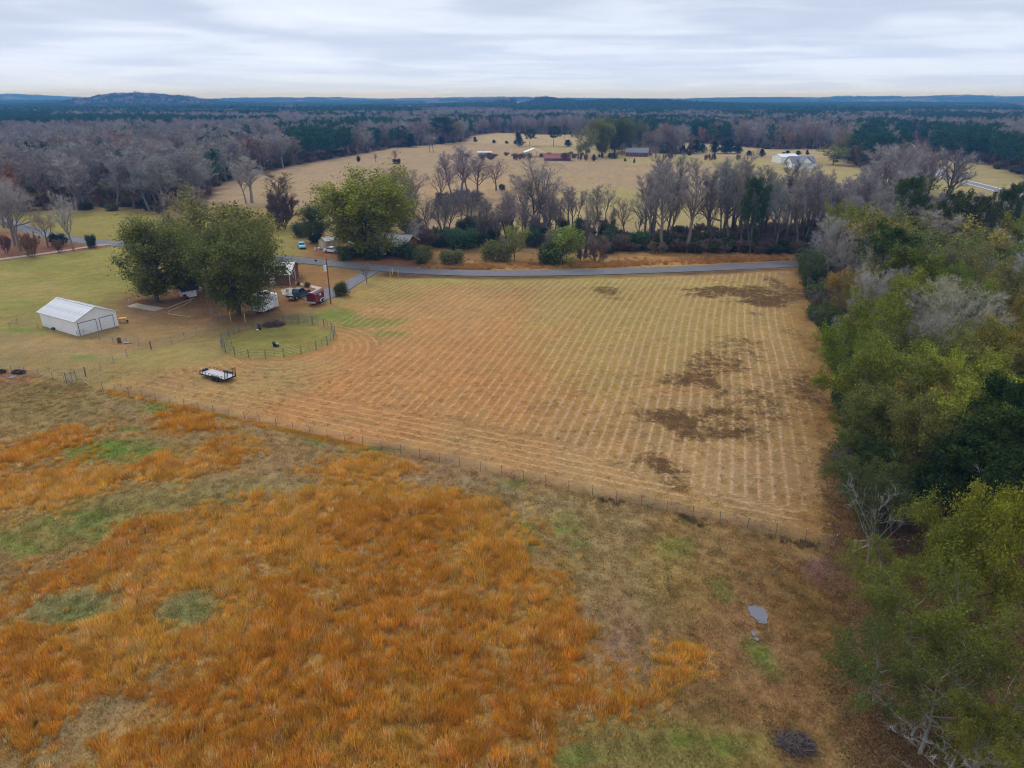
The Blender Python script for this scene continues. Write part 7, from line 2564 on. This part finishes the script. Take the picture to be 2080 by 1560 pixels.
# raked rows of cut hay
x, y = uniform_pts(330000, -62, 75, 48, 166)
u, mm_ = row_coord(x, y)
u2 = u + (fbm(x, y, 4.5, 15, 2) - 0.5) * 0.2
fr = np.abs((u2 / 1.38) % 1 - 0.5)
stain = stain_at(x, y)
k = (rg.rand(len(x)) < mm_ * 1.15) & (rg.rand(len(x)) < np.where(fr < 0.06 + 0.05 * vnoise(x, y, 2.5, 19), 0.85, 0.06)) & (rg.rand(len(x)) > 1.3 * stain) & (fbm(x, y, 2.5, 17, 3) > 0.27)
x, y = x[k], y[k]
n = len(x)
gc = ground_color(x, y)
w_ = np.where(x < 5, 0.0, 1.0)[:, None] * 0.6
straw = np.array((0.92, 0.58, 0.29)) * (1 - w_) + np.array((0.90, 0.68, 0.44)) * w_
tint = (gc * 0.25 + straw * 0.75) * rg.uniform(0.8, 1.2, (n, 1))
scatter_obj("hay_rows", STRAW, np.c_[x, y, zground(x, y)], np.stack([np.zeros(n), np.zeros(n), rg.uniform(0, 6.28, n)], 1), np.stack([rg.uniform(0.5, 0.95, n)] * 2 + [rg.uniform(0.4, 0.8, n)], 1), rg.randint(0, 4, n), np.clip(tint, 0, 1), 'pale raked rows of cut hay striping the mown field', 'hay')
# leaf litter flakes on the wood floor at the lower right
x, y = uniform_pts(42000, 20, 75, 22, 72)
sw = sdf(x, y, EDGE_L + [(400, -20), (400, 173)])
k = sw > -3 * rg.rand(len(x))
x, y = x[k], y[k]
n = len(x)
LIT = []
for i in range(3):
    r = np.random.RandomState(i)
    C = np.c_[r.normal(0, 0.35, (26, 2)), r.uniform(0.01, 0.06, 26)]
    V, F_, v = leaves(r, C, 1, 0.12, 0.01, flat=3.0)
    LIT.append(mesh_np("litter", V, F_, [I_GRASS], attrs={'v': ('FLOAT', v)}))
tint = np.array((0.215, 0.13, 0.055))[None] * rg.uniform(0.5, 1.5, (n, 1)) * np.stack([np.ones(n), rg.uniform(0.85, 1.1, n), rg.uniform(0.8, 1.2, n)], 1)
scatter_obj("leaf_litter", LIT, np.c_[x, y, zground(x, y)], np.stack([np.zeros(n), np.zeros(n), rg.uniform(0, 6.28, n)], 1), np.ones((n, 3)), rg.randint(0, 3, n), tint, 'brown fallen leaves on the floor of the near wood', 'fallen leaves')
# rough weeds under the fence on the right and on the road verge
n = 110
fx_ = rg.uniform(9, 28, n)
fy_ = 90.2 - 0.4255 * (fx_ + 58.2) - rg.uniform(0.0, 1.5, n)
dk = vnoise(fx_, fy_, 2.0, 4) > 0.42
fx_, fy_ = fx_[dk], fy_[dk]
vx, vy = [], []
R_ = np.array(gp([(850, 548), (1000, 549), (1200, 546), (1400, 538), (1620, 529)]))
for i in range(len(R_) - 1):
    tt = rg.rand(900, 1)
    pp_ = R_[i] * (1 - tt) + R_[i + 1] * tt
    vx.append(pp_[:, 0])
    vy.append(pp_[:, 1] + np.abs(rg.normal(0, 3.2, 900)) + 0.8)
vx, vy = np.concatenate(vx), np.concatenate(vy)
nn = vnoise(vx, vy, 6, 4)
kq = rg.rand(len(vx)) < sstep(0.3, 0.6, nn) * 0.8 + 0.15
vx, vy = vx[kq], vy[kq]
x, y = np.concatenate([fx_, vx]), np.concatenate([fy_, vy])
n = len(x)
tint = np.where((np.arange(n) < len(fx_))[:, None], np.array((0.20, 0.14, 0.07)), np.array((0.62, 0.34, 0.12))) * rg.uniform(0.6, 1.25, (n, 1))
hs = rg.uniform(0.5, 1.1, n) * np.where(np.arange(n) < len(fx_), 0.45, 0.9)
scatter_obj("rough_weeds", TALL, np.c_[x, y, zground(x, y)], np.stack([np.zeros(n), np.zeros(n), rg.uniform(0, 6.28, n)], 1), np.stack([hs * 1.3 + 0.3, hs * 1.3 + 0.3, hs], 1), rg.randint(0, 5, n), tint, 'rough weeds along the fence and orange verge grass beside the road', 'weeds')

# ------------------------------------------------------------------ haze
hm = bpy.data.materials.new("haze")
hm.use_nodes = True
t = hm.node_tree
t.nodes.clear()
pv = nd(t, 'ShaderNodeVolumePrincipled')
pv.inputs['Color'].default_value = (0.13, 0.40, 1.0, 1)
pv.inputs['Absorption Color'].default_value = (0.9, 0.9, 0.9, 1)
pv.inputs['Density'].default_value = 0.00023
pv.inputs['Anisotropy'].default_value = 0.0
ho = nd(t, 'ShaderNodeOutputMaterial')
t.links.new(pv.outputs[0], ho.inputs['Volume'])
hm.cycles.homogeneous_volume = True
zlo, zhi = float(gz.min()) - 1.0, float(gz.max()) + 30.0
tag(MB().box((0, 4600, (zlo + zhi) / 2), (18600, 10600, zhi - zlo)).build('haze', hm), 'thin blue haze over the whole countryside', 'haze', kind='stuff')
